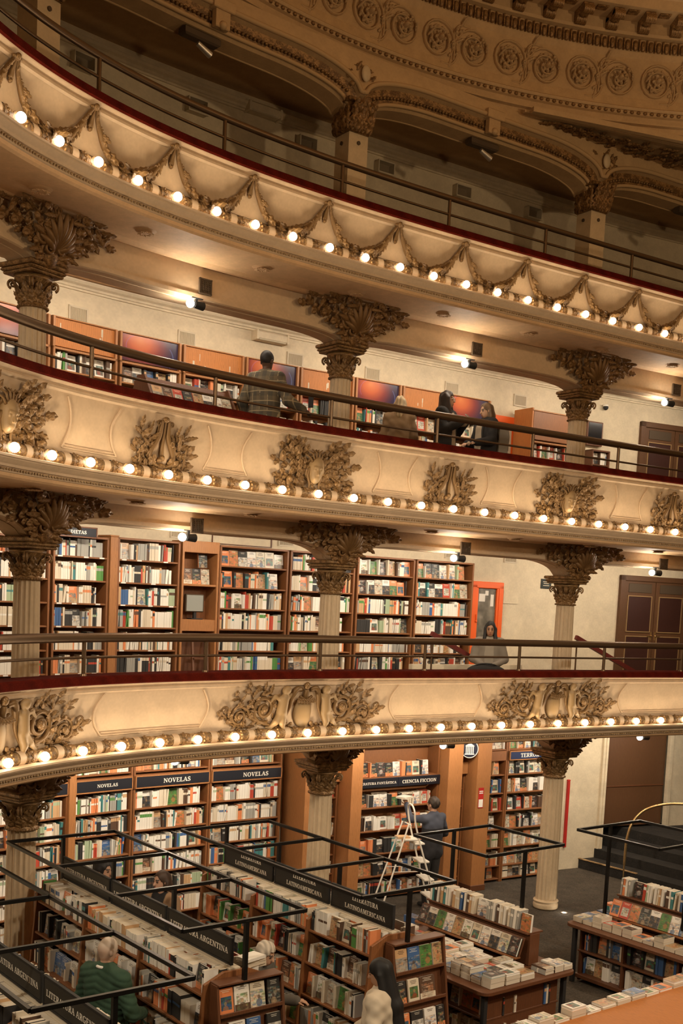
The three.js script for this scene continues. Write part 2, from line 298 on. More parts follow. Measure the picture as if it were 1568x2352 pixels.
function sdfMesh(f, lo, hi, h) {
  const nx = Math.ceil((hi[0] - lo[0]) / h) + 1, ny = Math.ceil((hi[1] - lo[1]) / h) + 1, nz = Math.ceil((hi[2] - lo[2]) / h) + 1, F = new Float32Array(nx * ny * nz), id = new Int32Array(nx * ny * nz).fill(-1), pos = [], idx = [];
  const at = (i, j, k) => (k * ny + j) * nx + i;
  for (let k = 0; k < nz; k++) for (let j = 0; j < ny; j++) for (let i = 0; i < nx; i++) F[at(i, j, k)] = f(lo[0] + i * h, lo[1] + j * h, lo[2] + k * h);
  for (let k = 0; k < nz - 1; k++) for (let j = 0; j < ny - 1; j++) for (let i = 0; i < nx - 1; i++) {
    let neg = 0, cx = 0, cy = 0, cz = 0, n = 0; const v = [];
    for (let c = 0; c < 8; c++) { v[c] = F[at(i + (c & 1), j + (c >> 1 & 1), k + (c >> 2))]; if (v[c] < 0) neg++; }
    if (neg === 0 || neg === 8) continue;
    for (let c = 0; c < 8; c++) for (const b of [1, 2, 4]) if (!(c & b)) { const d = c | b; if ((v[c] < 0) !== (v[d] < 0)) { const t = v[c] / (v[c] - v[d]); cx += (c & 1) + (b === 1 ? t : 0); cy += (c >> 1 & 1) + (b === 2 ? t : 0); cz += (c >> 2) + (b === 4 ? t : 0); n++; } }
    id[at(i, j, k)] = pos.length / 3; pos.push(lo[0] + (i + cx / n) * h, lo[1] + (j + cy / n) * h, lo[2] + (k + cz / n) * h);
  }
  const quad = (a, b, c, d, fl) => { if (a < 0 || b < 0 || c < 0 || d < 0) return; fl ? idx.push(a, c, b, b, c, d) : idx.push(a, b, c, b, d, c); };
  for (let k = 0; k < nz - 1; k++) for (let j = 0; j < ny - 1; j++) for (let i = 0; i < nx - 1; i++) {
    const s = F[at(i, j, k)] < 0;
    if (j > 0 && k > 0 && s !== (F[at(i + 1, j, k)] < 0)) quad(id[at(i, j - 1, k - 1)], id[at(i, j, k - 1)], id[at(i, j - 1, k)], id[at(i, j, k)], !s);
    if (i > 0 && k > 0 && s !== (F[at(i, j + 1, k)] < 0)) quad(id[at(i - 1, j, k - 1)], id[at(i, j, k - 1)], id[at(i - 1, j, k)], id[at(i, j, k)], s);
    if (i > 0 && j > 0 && s !== (F[at(i, j, k + 1)] < 0)) quad(id[at(i - 1, j - 1, k)], id[at(i, j - 1, k)], id[at(i - 1, j, k)], id[at(i, j, k)], !s);
  }
  const g = new THREE.BufferGeometry(); g.setAttribute('position', new THREE.Float32BufferAttribute(pos, 3)); g.setIndex(idx); g.computeVertexNormals(); g.setAttribute('uv', new THREE.Float32BufferAttribute(new Float32Array(pos.length / 3 * 2), 2)); return g;
}
// a human head, chin at about -0.115, crown at 0.125, face towards +z
function headF(x, y, z) {
  let d = ell(x, y, z, [0, 0.03, -0.012], [0.074, 0.095, 0.094]);
  d = smin(d, ell(x, y, z, [0, -0.05, 0.022], [0.054, 0.066, 0.064]), 0.04);
  d = smin(d, cap(x, y, z, [0, 0.022, 0.082], [0, -0.024, 0.104], 0.009, 0.014), 0.014);
  d = smin(d, cap(x, y, z, [-0.034, 0.03, 0.078], [0.034, 0.03, 0.078], 0.009, 0.009), 0.014);
  const ax = Math.abs(x);
  d = -smin(-d, Math.hypot(ax - 0.03, y - 0.010, z - 0.098) - 0.017, 0.012);
  d = smin(d, Math.hypot(ax - 0.029, y - 0.010, z - 0.072) - 0.012, 0.004);
  d = smin(d, cap(x, y, z, [-0.018, -0.056, 0.079], [0.018, -0.056, 0.079], 0.007, 0.007), 0.008);
  d = smin(d, cap(x, y, z, [-0.014, -0.067, 0.076], [0.014, -0.067, 0.076], 0.008, 0.008), 0.008);
  d = smin(d, ell(ax, y, z, [0.078, 0.0, -0.012], [0.012, 0.032, 0.02]), 0.01);
  return d;
}
// ------------------------------------------------------------------ balcony fronts
const faceOff = (k) => (y) => { // face of the balcony front: offset behind the bulb line at height y above the bulbs
  const P = k === 3 ? [[0.0, 0.15], [0.07, 0.17], [0.22, 0.175], [0.4, 0.14], [0.5, 0.09], [0.6, 0.06]] : [[0.0, 0.14], [0.07, 0.16], [0.2, 0.165], [0.42, 0.135], [0.56, 0.1], [0.7, 0.08]];
  if (y <= P[0][0]) return P[0][1];
  for (let i = 1; i < P.length; i++) if (y <= P[i][0]) { const t = (y - P[i - 1][0]) / (P[i][0] - P[i - 1][0]); return P[i - 1][1] + t * (P[i][1] - P[i - 1][1]); }
  return P[P.length - 1][1];
};
const FRONTLABEL = [null, 'cream curved balcony front of the lowest gallery with cherub and shield reliefs', 'cream curved balcony front of the middle gallery with mask and lyre reliefs', 'cream curved balcony front of the top gallery hung with garlands'];
const fronts = [];
for (let k = 1; k <= 3; k++) {
  const yb = YB[k], pt = PL[k], F = faceOff(k), fr = thing('balcony_front', FRONTLABEL[k], 'balcony front', [0, 0, 0], 0, 'balcony fronts');
  fronts[k] = fr;
  const face = []; const yTopF = pt - 0.165; for (let i = 0; i <= 10; i++) { const y = 0.05 + (yTopF - 0.05) * i / 10; face.push([F(y), yb + y]); }
  const yc = pt - 0.155;
  mesh('face', sweep(face, UA, UB, 0.25, true), M.cream, fr);
  mesh('cornice', sweep([[F(yc) + 0.004, yb + yc - 0.03], [F(yc) - 0.02, yb + yc - 0.012], [F(yc) - 0.02, yb + yc + 0.012], [F(yc) - 0.008, yb + yc + 0.02], [F(yc) - 0.012, yb + yc + 0.035], [F(yc) - 0.05, yb + yc + 0.055], [F(yc) - 0.06, yb + yc + 0.075], [F(yc) - 0.06, yb + yc + 0.095], [0.3, yb + yc + 0.1]], UA, UB), M.cream, fr);
  mesh('back_face', sweep([[0.3, YF[k]], [0.3, yb + yc + 0.1]], UA, UB), M.cream, fr);
  // padded ledge
  const e = F(yc) - 0.065; mesh('velvet_ledge', sweep([[e + 0.01, yb + yc + 0.062], [e - 0.014, yb + yc + 0.075], [e - 0.01, yb + pt - 0.012], [e + 0.01, yb + pt], [0.3, yb + pt], [0.32, yb + pt - 0.02], [0.32, yb + yc + 0.08]], UA, UB), M.velvet, fr);
  // roll that carries the bulbs, lower fillets and the bead string
  mesh('roll', sweep(circProfile(0.1, yb, 0.06, 12, -100, 110), UA, UB, 0.25, true), M.gildPale, fr);
  mesh('lower_band', sweep([[0.12, yb - 0.058], [-0.005, yb - 0.062], [-0.018, yb - 0.068], [-0.018, yb - 0.088], [0.0, yb - 0.095], [0.002, yb - 0.104], [0.028, yb - 0.128], [0.05, yb - 0.145], [0.055, yb - 0.168], [0.075, yb - 0.172], [0.08, yb - 0.212], [0.12, yb - 0.225]], UA, UB), M.cream, fr);
  // bands that wrap the roll
  const bands = [], cores = [];
  const vis0 = -10, vis1 = 17.6;
  for (let i = Math.ceil(vis0); i <= vis1; i++) for (const [d, w, r] of [[0.17, 0.05, 0.066], [0.31, 0.035, 0.069], [0.69, 0.035, 0.069], [0.83, 0.05, 0.066]]) bands.push(sweep(circProfile(0.1, yb, r, 8, -100, 110), i + d - w, i + d + w, 0.2, true));
  for (let i = Math.ceil(vis0); i <= vis1; i++) for (const d of [0.24, 0.76]) for (let j = 0; j < 5; j++) { const a = (-60 + j * 38) * rad, c = C(i + d, 0.1 - 0.064 * Math.cos(a)); bands.push(ball(0.016, c.x, yb + 0.064 * Math.sin(a), c.z, [1, 1, 1], 7)); }
  tag(obj('roll_bands', bands, M.gild, fr), null, null, null, 'stuff');
  for (let i = Math.ceil(vis0); i <= vis1; i++) mesh('roll_boss', sweep(circProfile(0.1, yb, 0.07, 8, -95, 105), i + 0.42, i + 0.58, 0.08, true), M.cream, fr);
  
  const beads = [], bs = 0.075; let q = 0;
  for (let u = -9.6; u < 17.4; u += bs, q++) { const c = C(u, 0.07); beads.push(ball(0.013, c.x, yb - 0.19, c.z, q % 5 === 4 ? [1.7, 0.9, 1.7] : [1, 1, 1], 6)); }
  tag(obj('bead_string', beads, M.gildPale, fr), null, null, null, 'stuff');
  // bulbs
  const glob = new THREE.SphereGeometry(0.047, 12, 8), cup = new THREE.LatheGeometry([[0.03, 0], [0.046, 0.006], [0.05, 0.02], [0.058, 0.03], [0.056, 0.036], [0.03, 0.034]].map((p) => new THREE.Vector2(...p)), 18);
  cup.rotateX(Math.PI / 2);
  for (let u = -10; u <= 16; u++) {
    const c = C(u, 0.0), b = thing('light_bulb', ['', 'round lit bulb below the cherub reliefs of the lowest balcony front', 'round lit bulb below the mask and lyre reliefs of the middle balcony front', 'round lit bulb below the garlands of the top balcony front'][k], 'bulb', [c.x, yb, c.z], c.th, 'bulbs along the ' + ['', 'lowest', 'middle', 'top'][k] + ' balcony front');
    mesh('globe', glob, M.bulb, b);
    const s = mesh('socket', cup, M.gild, b); s.position.set(0, 0, -0.078);
    const l = new THREE.PointLight(WARM, BULB_CD, 0, 2); l.castShadow = true; l.shadow.radius = 2.5; l.name = 'bulb_light'; b.add(l);
  }
  // off-picture continuation keeps its bulbs as well: they light the hall from the sides
}
// raised panel frames between the reliefs (middle and lowest fronts)
function panelFrame(k, ua, ub, y0, y1, bulge) {
  const F = faceOff(k), pts = [], N = 14, out = [];
  const P = (u, y) => { const w = C(u, F(y) - 0.008); return [w.x, YB[k] + y, w.z]; };
  const side = (u, s) => Array.from({ length: N + 1 }, (_, i) => { const t = i / N; return P(u + s * bulge * Math.sin(Math.PI * t) * 0.5, y0 + (y1 - y0) * t); });
  const lin = (y) => Array.from({ length: N + 1 }, (_, i) => P(ua + (ub - ua) * i / N, y));
  return [tube(side(ua, 1), 0.011, 6), tube(side(ub, -1), 0.011, 6), tube(lin(y0), 0.010, 6), tube(lin(y0 + 0.03), 0.006, 6)];
}
for (const [ua, ub] of [[-10.9, -9.9], [-6.45, -5.1], [-2.9, -1.75], [1.75, 2.95], [5.1, 6.3], [9.7, 10.95], [13.1, 14.3]]) obj('panel_moulding', panelFrame(2, ua, ub, 0.12, 0.6, 0.35), M.cream, fronts[2]);
for (const [ua, ub] of [[-5.3, -2.75], [2.75, 5.3], [10.7, 13.2]]) obj('panel_moulding', panelFrame(1, ua, ub, 0.11, 0.55, -0.4), M.cream, fronts[1]);

// ---- lyre relief (middle front)
function lyreRelief() {
  const g = [], rnd = rng(31), H = 0.6;
  const arm = [[0.045, 0.54, 0.03], [0.05, 0.46, 0.035], [0.06, 0.38, 0.035], [0.11, 0.28, 0.035], [0.15, 0.19, 0.035], [0.125, 0.1, 0.035], [0.035, 0.06, 0.035]];
  const a = tube(arm, (t) => 0.017 + 0.014 * Math.sin(Math.PI * t), 8, true, 20), a2 = tube(arm.map(([x, y, z]) => [x + 0.028, y, z - 0.01]), 0.008, 6, true, 20);
  const hook = spiral(0.085, 0.505, 0.032, 1.1, Math.PI * 0.8, -1, 0.01);
  for (const p of [a, a2, hook]) g.push(p, mir(p));
  g.push(tube([[0, 0.55, 0.03], [0, 0.3, 0.03], [0, 0.17, 0.035]], (t) => 0.014 + 0.012 * t, 8));
  g.push(ball(0.04, 0, 0.55, 0.03, [1.1, 0.8, 0.7]), ball(0.036, 0, 0.155, 0.045, [1, 1, 0.8]), ball(0.03, -0.045, 0.13, 0.045), ball(0.05, 0, 0.055, 0.03, [1.2, 1, 0.7]));
  g.push(tube([[-0.07, 0.075, 0.04], [0, 0.045, 0.05], [0.07, 0.075, 0.04]], 0.014, 7, true, 10));
  for (const s of [1, -1]) {
    const b = [...branch([[0.04, 0.03], [0.17, 0.13], [0.25, 0.28], [0.3, 0.44]], 10, 0.9, rnd), ...branch([[0.04, 0.02], [0.2, 0.08], [0.3, 0.15], [0.35, 0.24]], 8, 0.85, rnd), ...branch([[0.03, 0.0], [0.14, -0.01], [0.24, 0.03], [0.32, 0.07]], 7, 0.75, rnd), ...branch([[0.13, 0.18], [0.17, 0.28], [0.18, 0.4]], 6, 0.85, rnd)];
    for (const p of b) g.push(s > 0 ? p : mir(p));
  }
  return mergeIdx(g);
}
// ---- mask relief with oak branches and grapes
const maskHead = sdfMesh(headF, [-0.1, -0.13, -0.02], [0.1, 0.14, 0.13], 0.006);
function maskRelief() {
  const g = [], rnd = rng(57);
  for (const s of [1, -1]) {
    for (const pts of [[[0.08, 0.2], [0.2, 0.34], [0.34, 0.44], [0.47, 0.5]], [[0.08, 0.16], [0.25, 0.25], [0.42, 0.33], [0.58, 0.36]], [[0.08, 0.12], [0.24, 0.16], [0.4, 0.2], [0.52, 0.18]], [[0.06, 0.25], [0.12, 0.38], [0.22, 0.5], [0.27, 0.57]], [[0.1, 0.1], [0.25, 0.06], [0.42, 0.06], [0.58, 0.02]], [[0.12, 0.26], [0.22, 0.3], [0.3, 0.4], [0.4, 0.55]]]) for (const p of branch(pts, 8, 0.92, rnd, 0.008, 1)) g.push(s > 0 ? p : mir(p));
    for (let i = 0; i < 16; i++) { const x = 0.42 + 0.16 * rnd(), y = 0.0 + 0.12 * rnd(); g.push(ball(0.02, s * x, y, 0.035 + 0.02 * rnd(), [1, 1, 1], 8)); }
    for (let i = 0; i < 2; i++) g.push(ball(0.04, s * (0.33 + 0.02 * i), 0.05 + 0.09 * i, 0.05));
    const horn = tube([[0.3, 0.2, 0.03], [0.37, 0.14, 0.045], [0.36, 0.05, 0.05], [0.28, 0.01, 0.04]], (t) => 0.014 + 0.03 * t, 8, true, 14); g.push(s > 0 ? horn : mir(horn));
    const lock = tube([[0.075, 0.3, 0.06], [0.095, 0.2, 0.06], [0.07, 0.1, 0.06], [0.085, 0.02, 0.05]], (t) => 0.02 * (1 - 0.4 * t), 7, true, 12); g.push(s > 0 ? lock : mir(lock));
    for (let i = 0; i < 6; i++) { const a = (35 + i * 22) * rad, t = tube([[s * 0.08 * Math.cos(a), 0.31 + 0.09 * Math.sin(a), 0.09], [s * 0.12 * Math.cos(a), 0.32 + 0.15 * Math.sin(a), 0.08], [s * (0.05 + 0.14 * Math.cos(a)), 0.36 + 0.15 * Math.sin(a), 0.05]], (q) => 0.015 * (1 - 0.5 * q), 6, true, 8); g.push(t); }
  }
  for (let i = 0; i < 14; i++) g.push(ball(0.018, 0.09 * (rnd() - 0.5), 0.02 + 0.1 * rnd(), 0.05 + 0.02 * rnd(), [1, 1, 1], 7));
  g.push(ball(0.13, 0, 0.26, 0.0, [1, 1.1, 0.6], 16));
  return mergeIdx(g);
}
// ---- cherubs holding a shield, between acanthus scrolls (lowest front)
function cherubScrolls() {
  const g = [], rnd = rng(91);
  for (const s of [1, -1]) {
    const add = (p) => g.push(s > 0 ? p : mir(p));
    add(spiral(0.58, 0.28, 0.17, 1.9, -0.6 * Math.PI, 1, 0.026)); add(spiral(0.93, 0.2, 0.12, 1.8, 0.55 * Math.PI, -1, 0.02)); add(spiral(1.13, 0.28, 0.06, 1.5, -0.5 * Math.PI, 1, 0.012));
    add(tube([[0.3, 0.05, 0.02], [0.45, 0.07, 0.03], [0.58, 0.11, 0.03]], 0.024, 7, true, 8)); add(tube([[0.6, 0.12, 0.02], [0.75, 0.18, 0.03], [0.82, 0.28, 0.03], [0.92, 0.32, 0.03]], 0.02, 7, true, 10)); add(tube([[0.9, 0.08, 0.02], [1.05, 0.12, 0.02], [1.13, 0.22, 0.02]], 0.014, 7, true, 10));
    for (const pts of [[[0.5, 0.1], [0.66, 0.24], [0.74, 0.4], [0.82, 0.55]], [[0.62, 0.1], [0.8, 0.2], [0.9, 0.36], [0.98, 0.46]], [[0.7, 0.08], [0.9, 0.08], [1.05, 0.18], [1.18, 0.24]], [[0.4, 0.3], [0.46, 0.42], [0.58, 0.5], [0.68, 0.54]]]) for (const p of branch(pts, 8, 0.75, rnd, 0.01)) add(p);
    for (let i = 0; i < 9; i++) { const a = i * 0.7; add(xf(LEAF[i % 3], [0.58 + 0.15 * Math.cos(a), 0.28 + 0.15 * Math.sin(a), 0.03], [0.5, 0, a - Math.PI / 2 + 0.9], 0.6)); add(xf(LEAF[(i + 1) % 3], [0.93 + 0.1 * Math.cos(a), 0.2 + 0.1 * Math.sin(a), 0.03], [0.5, 0, a - Math.PI / 2 + 0.9], 0.5)); }
    add(ball(0.045, 0.58, 0.28, 0.05, [1, 1, 0.7])); add(ball(0.034, 0.93, 0.2, 0.05, [1, 1, 0.7]));
    add(tube([[0.06, 0.5, 0.04], [0.14, 0.52, 0.05], [0.2, 0.42, 0.05], [0.22, 0.28, 0.05], [0.3, 0.12, 0.05], [0.36, 0.03, 0.04]], (t) => 0.026 + 0.012 * Math.sin(6 * t), 8, true, 22));
    for (let i = 0; i < 8; i++) add(ball(0.022, 0.1 + 0.2 * rnd(), 0.02 + 0.08 * rnd(), 0.04, [1.2, 1, 0.8], 7));
  }
  g.push(ball(0.05, 0, 0.55, 0.05, [0.8, 1, 0.8]), tube([[-0.09, 0.42, 0.06], [0, 0.38, 0.075], [0.09, 0.42, 0.06]], 0.02, 7, true, 10), tube([[0, 0.5, 0.05], [0, 0.4, 0.06]], 0.035, 8));
  for (let i = -3; i <= 3; i++) g.push(xf(LEAF[1], [i * 0.03, 0.4, 0.075], [-0.4, 0, Math.PI + i * 0.25], 0.6));
  return mergeIdx(g);
}
function cherubFigures() {
  const f = (x, y, z) => {
    let d = ell(x, y, z, [0, 0.22, 0.02], [0.13, 0.19, 0.06]);
    for (const s of [1, -1]) {
      const c = (a, b, ra, rb) => { d = smin(d, cap(x * s, y, z, a, b, ra, rb), 0.02); };
      c([0.3, 0.5, 0.06], [0.3, 0.505, 0.06], 0.055, 0.055); c([0.3, 0.44, 0.05], [0.32, 0.4, 0.05], 0.03, 0.05);
      c([0.31, 0.4, 0.05], [0.33, 0.24, 0.055], 0.062, 0.066); c([0.27, 0.4, 0.05], [0.18, 0.47, 0.05], 0.03, 0.022); c([0.37, 0.4, 0.04], [0.44, 0.43, 0.04], 0.03, 0.024); c([0.44, 0.43, 0.04], [0.5, 0.36, 0.04], 0.024, 0.018);
      c([0.34, 0.22, 0.06], [0.42, 0.12, 0.07], 0.05, 0.038); c([0.42, 0.12, 0.07], [0.5, 0.05, 0.05], 0.034, 0.022); c([0.5, 0.05, 0.05], [0.55, 0.06, 0.05], 0.02, 0.014);
      c([0.31, 0.21, 0.06], [0.33, 0.1, 0.08], 0.05, 0.038); c([0.33, 0.1, 0.08], [0.3, 0.0, 0.06], 0.032, 0.02);
    }
    return d;
  };
  return sdfMesh(f, [-0.62, -0.05, -0.03], [0.62, 0.6, 0.15], 0.012);
}
// ---- garland between two knots (top front)
function garland() {
  const g = [], rnd = rng(11), W = 2 * S, H = 0.44, P = (t) => { const x = (t - 0.5) * (W - 0.05), q = (2 * t - 1); return [x, 0.5 - H * (1 - Math.pow(Math.abs(q), 2.3)), 0.03 + 0.02 * (1 - q * q)]; };
  const pts = Array.from({ length: 25 }, (_, i) => P(i / 24)); g.push(tube(pts, (t) => 0.016 + 0.032 * Math.sin(Math.PI * t), 8));
  for (let i = 0; i < 60; i++) { const t = (i + 0.5) / 60, p = P(t), d = P(t + 0.01), a = Math.atan2(d[1] - p[1], d[0] - p[0]) - Math.PI / 2, s = t < 0.5 ? 1 : -1; g.push(xf(LEAF[i % 3], [p[0] + 0.02 * (rnd() - 0.5), p[1] + 0.02 * (rnd() - 0.5), p[2] + 0.012 + 0.02 * rnd()], [0.15 + 0.35 * rnd(), (rnd() - 0.5) * 1.2, a + (s > 0 ? 0 : Math.PI) + (rnd() - 0.5) * 1.3], (0.34 + 0.9 * Math.pow(Math.sin(Math.PI * t), 0.8)) * (0.8 + 0.4 * rnd()))); }
  for (let i = 0; i < 7; i++) g.push(ball(0.022, 0.16 * (rnd() - 0.5), 0.08 + 0.05 * rnd(), 0.07, [1, 1, 1], 7));
  return mergeIdx(g);
}
function knot() {
  const g = [ball(0.032, 0, 0.51, 0.04), ball(0.026, 0.035, 0.5, 0.035, [1.3, 0.8, 0.7]), ball(0.026, -0.035, 0.5, 0.035, [1.3, 0.8, 0.7])];
  for (const s of [1, -1]) g.push(tube([[0, 0.5, 0.03], [s * 0.008, 0.42, 0.035], [s * 0.012, 0.34, 0.03]], (t) => 0.01 + 0.01 * t, 6, true, 8), xf(LEAF[2], [s * 0.008, 0.4, 0.035], [0.1, 0, Math.PI + s * 0.12], 0.5));
  g.push(ball(0.02, 0, 0.32, 0.03)); return mergeIdx(g);
}
{
  const lyre = lyreRelief(), mask = maskRelief(), cs = cherubScrolls(), cf = cherubFigures(), gl = garland(), kn = knot();
  for (const u of [-4, 4, 12]) mesh('lyre_relief', bend(lyre.clone(), u, 0, YB[2] + 0.02, (y) => faceOff(2)(y + 0.02)), M.gild, fronts[2]);
  for (const u of [-8, 0, 8, 16]) {
    const m = mesh('mask_relief', bend(mask.clone(), u, 0, YB[2] + 0.01, (y) => faceOff(2)(y)), M.gild, fronts[2]);
    mesh('face', bend(xf(maskHead, [0.01, 0.27, 0.055], [0.2, -0.28, -0.06], 1.35), u, 0, YB[2] + 0.01, (y) => faceOff(2)(0.25)), M.gildPale, m);
  }
  for (const u of [-8, 0, 8, 16]) {
    const m = mesh('cherub_relief', bend(cs.clone(), u, 0, YB[1] + 0.015, (y) => faceOff(1)(y)), M.gild, fronts[1]);
    mesh('cherub_pair_with_shield', bend(cf.clone(), u, 0, YB[1] + 0.015, (y) => faceOff(1)(y)), M.gildPale, m);
  }
  for (let u = -10; u <= 14; u += 2) mesh('garland', bend(gl.clone(), u + 1, 0, YB[3] - 0.0, (y) => faceOff(3)(y)), M.gild, fronts[3]);
  for (let u = -10; u <= 16; u += 2) mesh('garland_knot', bend(kn.clone(), u, 0, YB[3] - 0.0, (y) => faceOff(3)(y)), M.gild, fronts[3]);
}
// ------------------------------------------------------------------ railings
{
  const specs = [null, [4.27, 0.048, 4.07, 0.014, 'brown metal railing along the lowest gallery, in front of tall bookcases'], [7.17, 0.047, 6.93, 0.014, 'brown metal railing along the middle gallery where four people stand'], [9.86, 0.034, 9.66, 0.016, 'thin dark metal railing along the empty top gallery']];
  for (let k = 1; k <= 3; k++) {
    const [y, r, y2, r2, label] = specs[k], t = thing('railing', label, 'railing', [0, 0, 0], 0, 'gallery railings'), m = M.rail, O = 0.12;
    const line = (h) => { const p = []; for (let u = UA; u <= UB; u += 0.25) { const c = C(u, O); p.push([c.x, h, c.z]); } return p; };
    mesh('top_rail', tube(line(y), r, 12), m, t); mesh('lower_rail', tube(line(y2), r2, 8), m, t);
    for (let i = -4; i <= 6; i++) { const u = 0.42 + 3.12 * i, c = C(u, O); obj('post', [cyl(0.022, 0.022, y - YB[k] - PL[k] + 0.01, c.x, YB[k] + PL[k] - 0.01, c.z, 10), cyl(0.036, 0.03, 0.02, c.x, YB[k] + PL[k], c.z, 12)], m, t); }
  }
}
// ------------------------------------------------------------------ columns
function flutedShaft(r0, r1, h, n = 16) {
  const rows = 8, seg = n * 6, pos = [], idx = [], uv = [];
  for (let j = 0; j <= rows; j++) { const t = j / rows, r = (r0 + (r1 - r0) * t) * (1 + 0.02 * Math.sin(Math.PI * t)); const fl = t > 0.985 ? 0 : 0.0; for (let i = 0; i <= seg; i++) { const a = i / seg * Math.PI * 2, w = Math.abs(Math.sin(a * n / 2)), d = 0.14 * Math.pow(w, 0.7); const q = r * (1 - d * (j === 0 || j === rows ? 0 : 1)); pos.push(q * Math.cos(a), h * (j === 0 ? 0 : j === rows ? 1 : 0.012 + 0.976 * (j - 1) / (rows - 2)), q * Math.sin(a)); uv.push(a * r, t * h); } }
  for (let j = 0; j < rows; j++) for (let i = 0; i < seg; i++) { const a = j * (seg + 1) + i; idx.push(a, a + seg + 1, a + 1, a + 1, a + seg + 1, a + seg + 2); }
  const g = new THREE.BufferGeometry(); g.setAttribute('position', new THREE.Float32BufferAttribute(pos, 3)); g.setAttribute('uv', new THREE.Float32BufferAttribute(uv, 2)); g.setIndex(idx); g.computeVertexNormals(); return g;
}
const lathe = (pts, seg = 32) => new THREE.LatheGeometry(pts.map((p) => new THREE.Vector2(...p)), seg);
function capital(r, H) { // Corinthian capital, base at y=0
  const g = [lathe([[r, 0], [r * 1.12, 0.0], [r * 1.14, 0.016], [r * 1.05, 0.03], [r * 0.98, 0.05], [r * 0.98, H * 0.5], [r * 1.08, H * 0.75], [r * 1.36, H * 0.86], [r * 1.42, H], [0, H]], 28)];
  for (let i = 0; i < 28; i++) { const a = i / 28 * Math.PI * 2; g.push(ball(0.014, r * 1.1 * Math.cos(a), 0.012, r * 1.1 * Math.sin(a), [1, 1, 1], 6)); }
  const big = leaf(H * 0.62, r * 0.95, 0.07, 3, 0.035), small = leaf(H * 0.42, r * 0.8, 0.06, 3, 0.03);
  for (let i = 0; i < 8; i++) { const a = i / 8 * Math.PI * 2; g.push(xf(small, [r * 0.98 * Math.sin(a), 0.035, r * 0.98 * Math.cos(a)], [0, a, 0])); const b = a + Math.PI / 8; g.push(xf(big, [r * 0.97 * Math.sin(b), 0.05, r * 0.97 * Math.cos(b)], [0, b, 0])); }
  for (let i = 0; i < 4; i++) { const a = Math.PI / 4 + i * Math.PI / 2; for (const s of [1, -1]) { const v = spiral(0, 0, 0.05, 1.5, -0.4 * Math.PI, 1, 0.013, 0); g.push(xf(v, [r * 1.5 * Math.sin(a) + s * 0.012 * Math.cos(a), H * 0.74, r * 1.5 * Math.cos(a) - s * 0.012 * Math.sin(a)], [0, a - Math.PI / 2, 0])); } g.push(tube([[r * 1.0 * Math.sin(a), H * 0.45, r * 1.0 * Math.cos(a)], [r * 1.2 * Math.sin(a), H * 0.66, r * 1.2 * Math.cos(a)], [r * 1.5 * Math.sin(a), H * 0.82, r * 1.5 * Math.cos(a)]], 0.018, 6, true, 8)); }
  return g;
}
function abacus(w, h) { return [cb(w * 0.86, h * 0.28, w * 0.86, 0, 0, 0, 0.01), cb(w * 0.94, h * 0.3, w * 0.94, 0, h * 0.26, 0, 0.014), cb(w, h * 0.4, w, 0, h * 0.58, 0, 0.012)]; }
function cartouche(W, H, rnd) { // shell bracket with acanthus sprays, base centre at the abacus, flares towards the soffit
  const g = [], out = (x, y) => 0.02 + 0.24 * Math.pow(y / H, 1.4) * Math.exp(-x * x / 0.25);
  // scallop shell
  for (let i = -4; i <= 4; i++) { const a = i * 0.27, L = H * 0.75 * (1 - 0.03 * i * i * 0.5); const pts = []; for (let j = 0; j <= 8; j++) { const t = j / 8, x = 0.02 + L * t * Math.sin(a) * 0.95, y = H * 0.2 + L * t * Math.cos(a); pts.push([x, y, 0.03 + out(x, Math.min(H, y)) + 0.05 * Math.sin(Math.PI * t)]); } g.push(tube(pts, (t) => 0.012 + 0.03 * Math.sin(Math.PI * Math.min(1, t * 0.85 + 0.1)), 7)); }
  for (const s of [1, -1]) {
    g.push(spiral(s * 0.16, H * 0.42, 0.1, 1.5, s > 0 ? 0.9 * Math.PI : 0.1 * Math.PI, s > 0 ? -1 : 1, 0.024, 0.12), spiral(s * 0.08, H * 0.24, 0.06, 1.3, 0, s, 0.018, 0.12));
    const L = W / 2;
    const b = [...branch([[0.05, 0.06, 0.06], [0.2, H * 0.4, 0.1], [L * 0.55, H * 0.72, 0.08], [L, H * 0.74, 0.05]], 11, 1.15, rnd, 0.014, 1), ...branch([[0.05, 0.1, 0.08], [0.16, H * 0.55, 0.16], [L * 0.4, H * 0.92, 0.18], [L * 0.82, H * 0.98, 0.12]], 10, 1.15, rnd, 0.014), ...branch([[0.04, 0.02, 0.05], [0.15, H * 0.2, 0.08], [0.26, H * 0.4, 0.08], [L * 0.6, H * 0.56, 0.05]], 8, 1.0, rnd, 0.012), ...branch([[0.02, 0.3, 0.16], [0.1, H * 0.8, 0.24], [0.2, H * 0.98, 0.3], [0.42, H, 0.26]], 7, 1.0, rnd, 0.012)];
    for (const p of b) g.push(s > 0 ? p : mir(p));
  }
  for (let i = 0; i < 6; i++) g.push(xf(LEAF[i % 3], [0.05 * (i - 2.5), 0.0, 0.06], [-0.2, 0, (i - 2.5) * -0.35], 1.0));
  g.push(ball(0.13, 0, H * 0.3, 0.02, [1.1, 1.6, 0.7], 14), xf(new THREE.BoxGeometry(0.3, H * 0.5, 0.1), [0, H * 0.3, 0.0]));
  return mergeIdx(g);
}
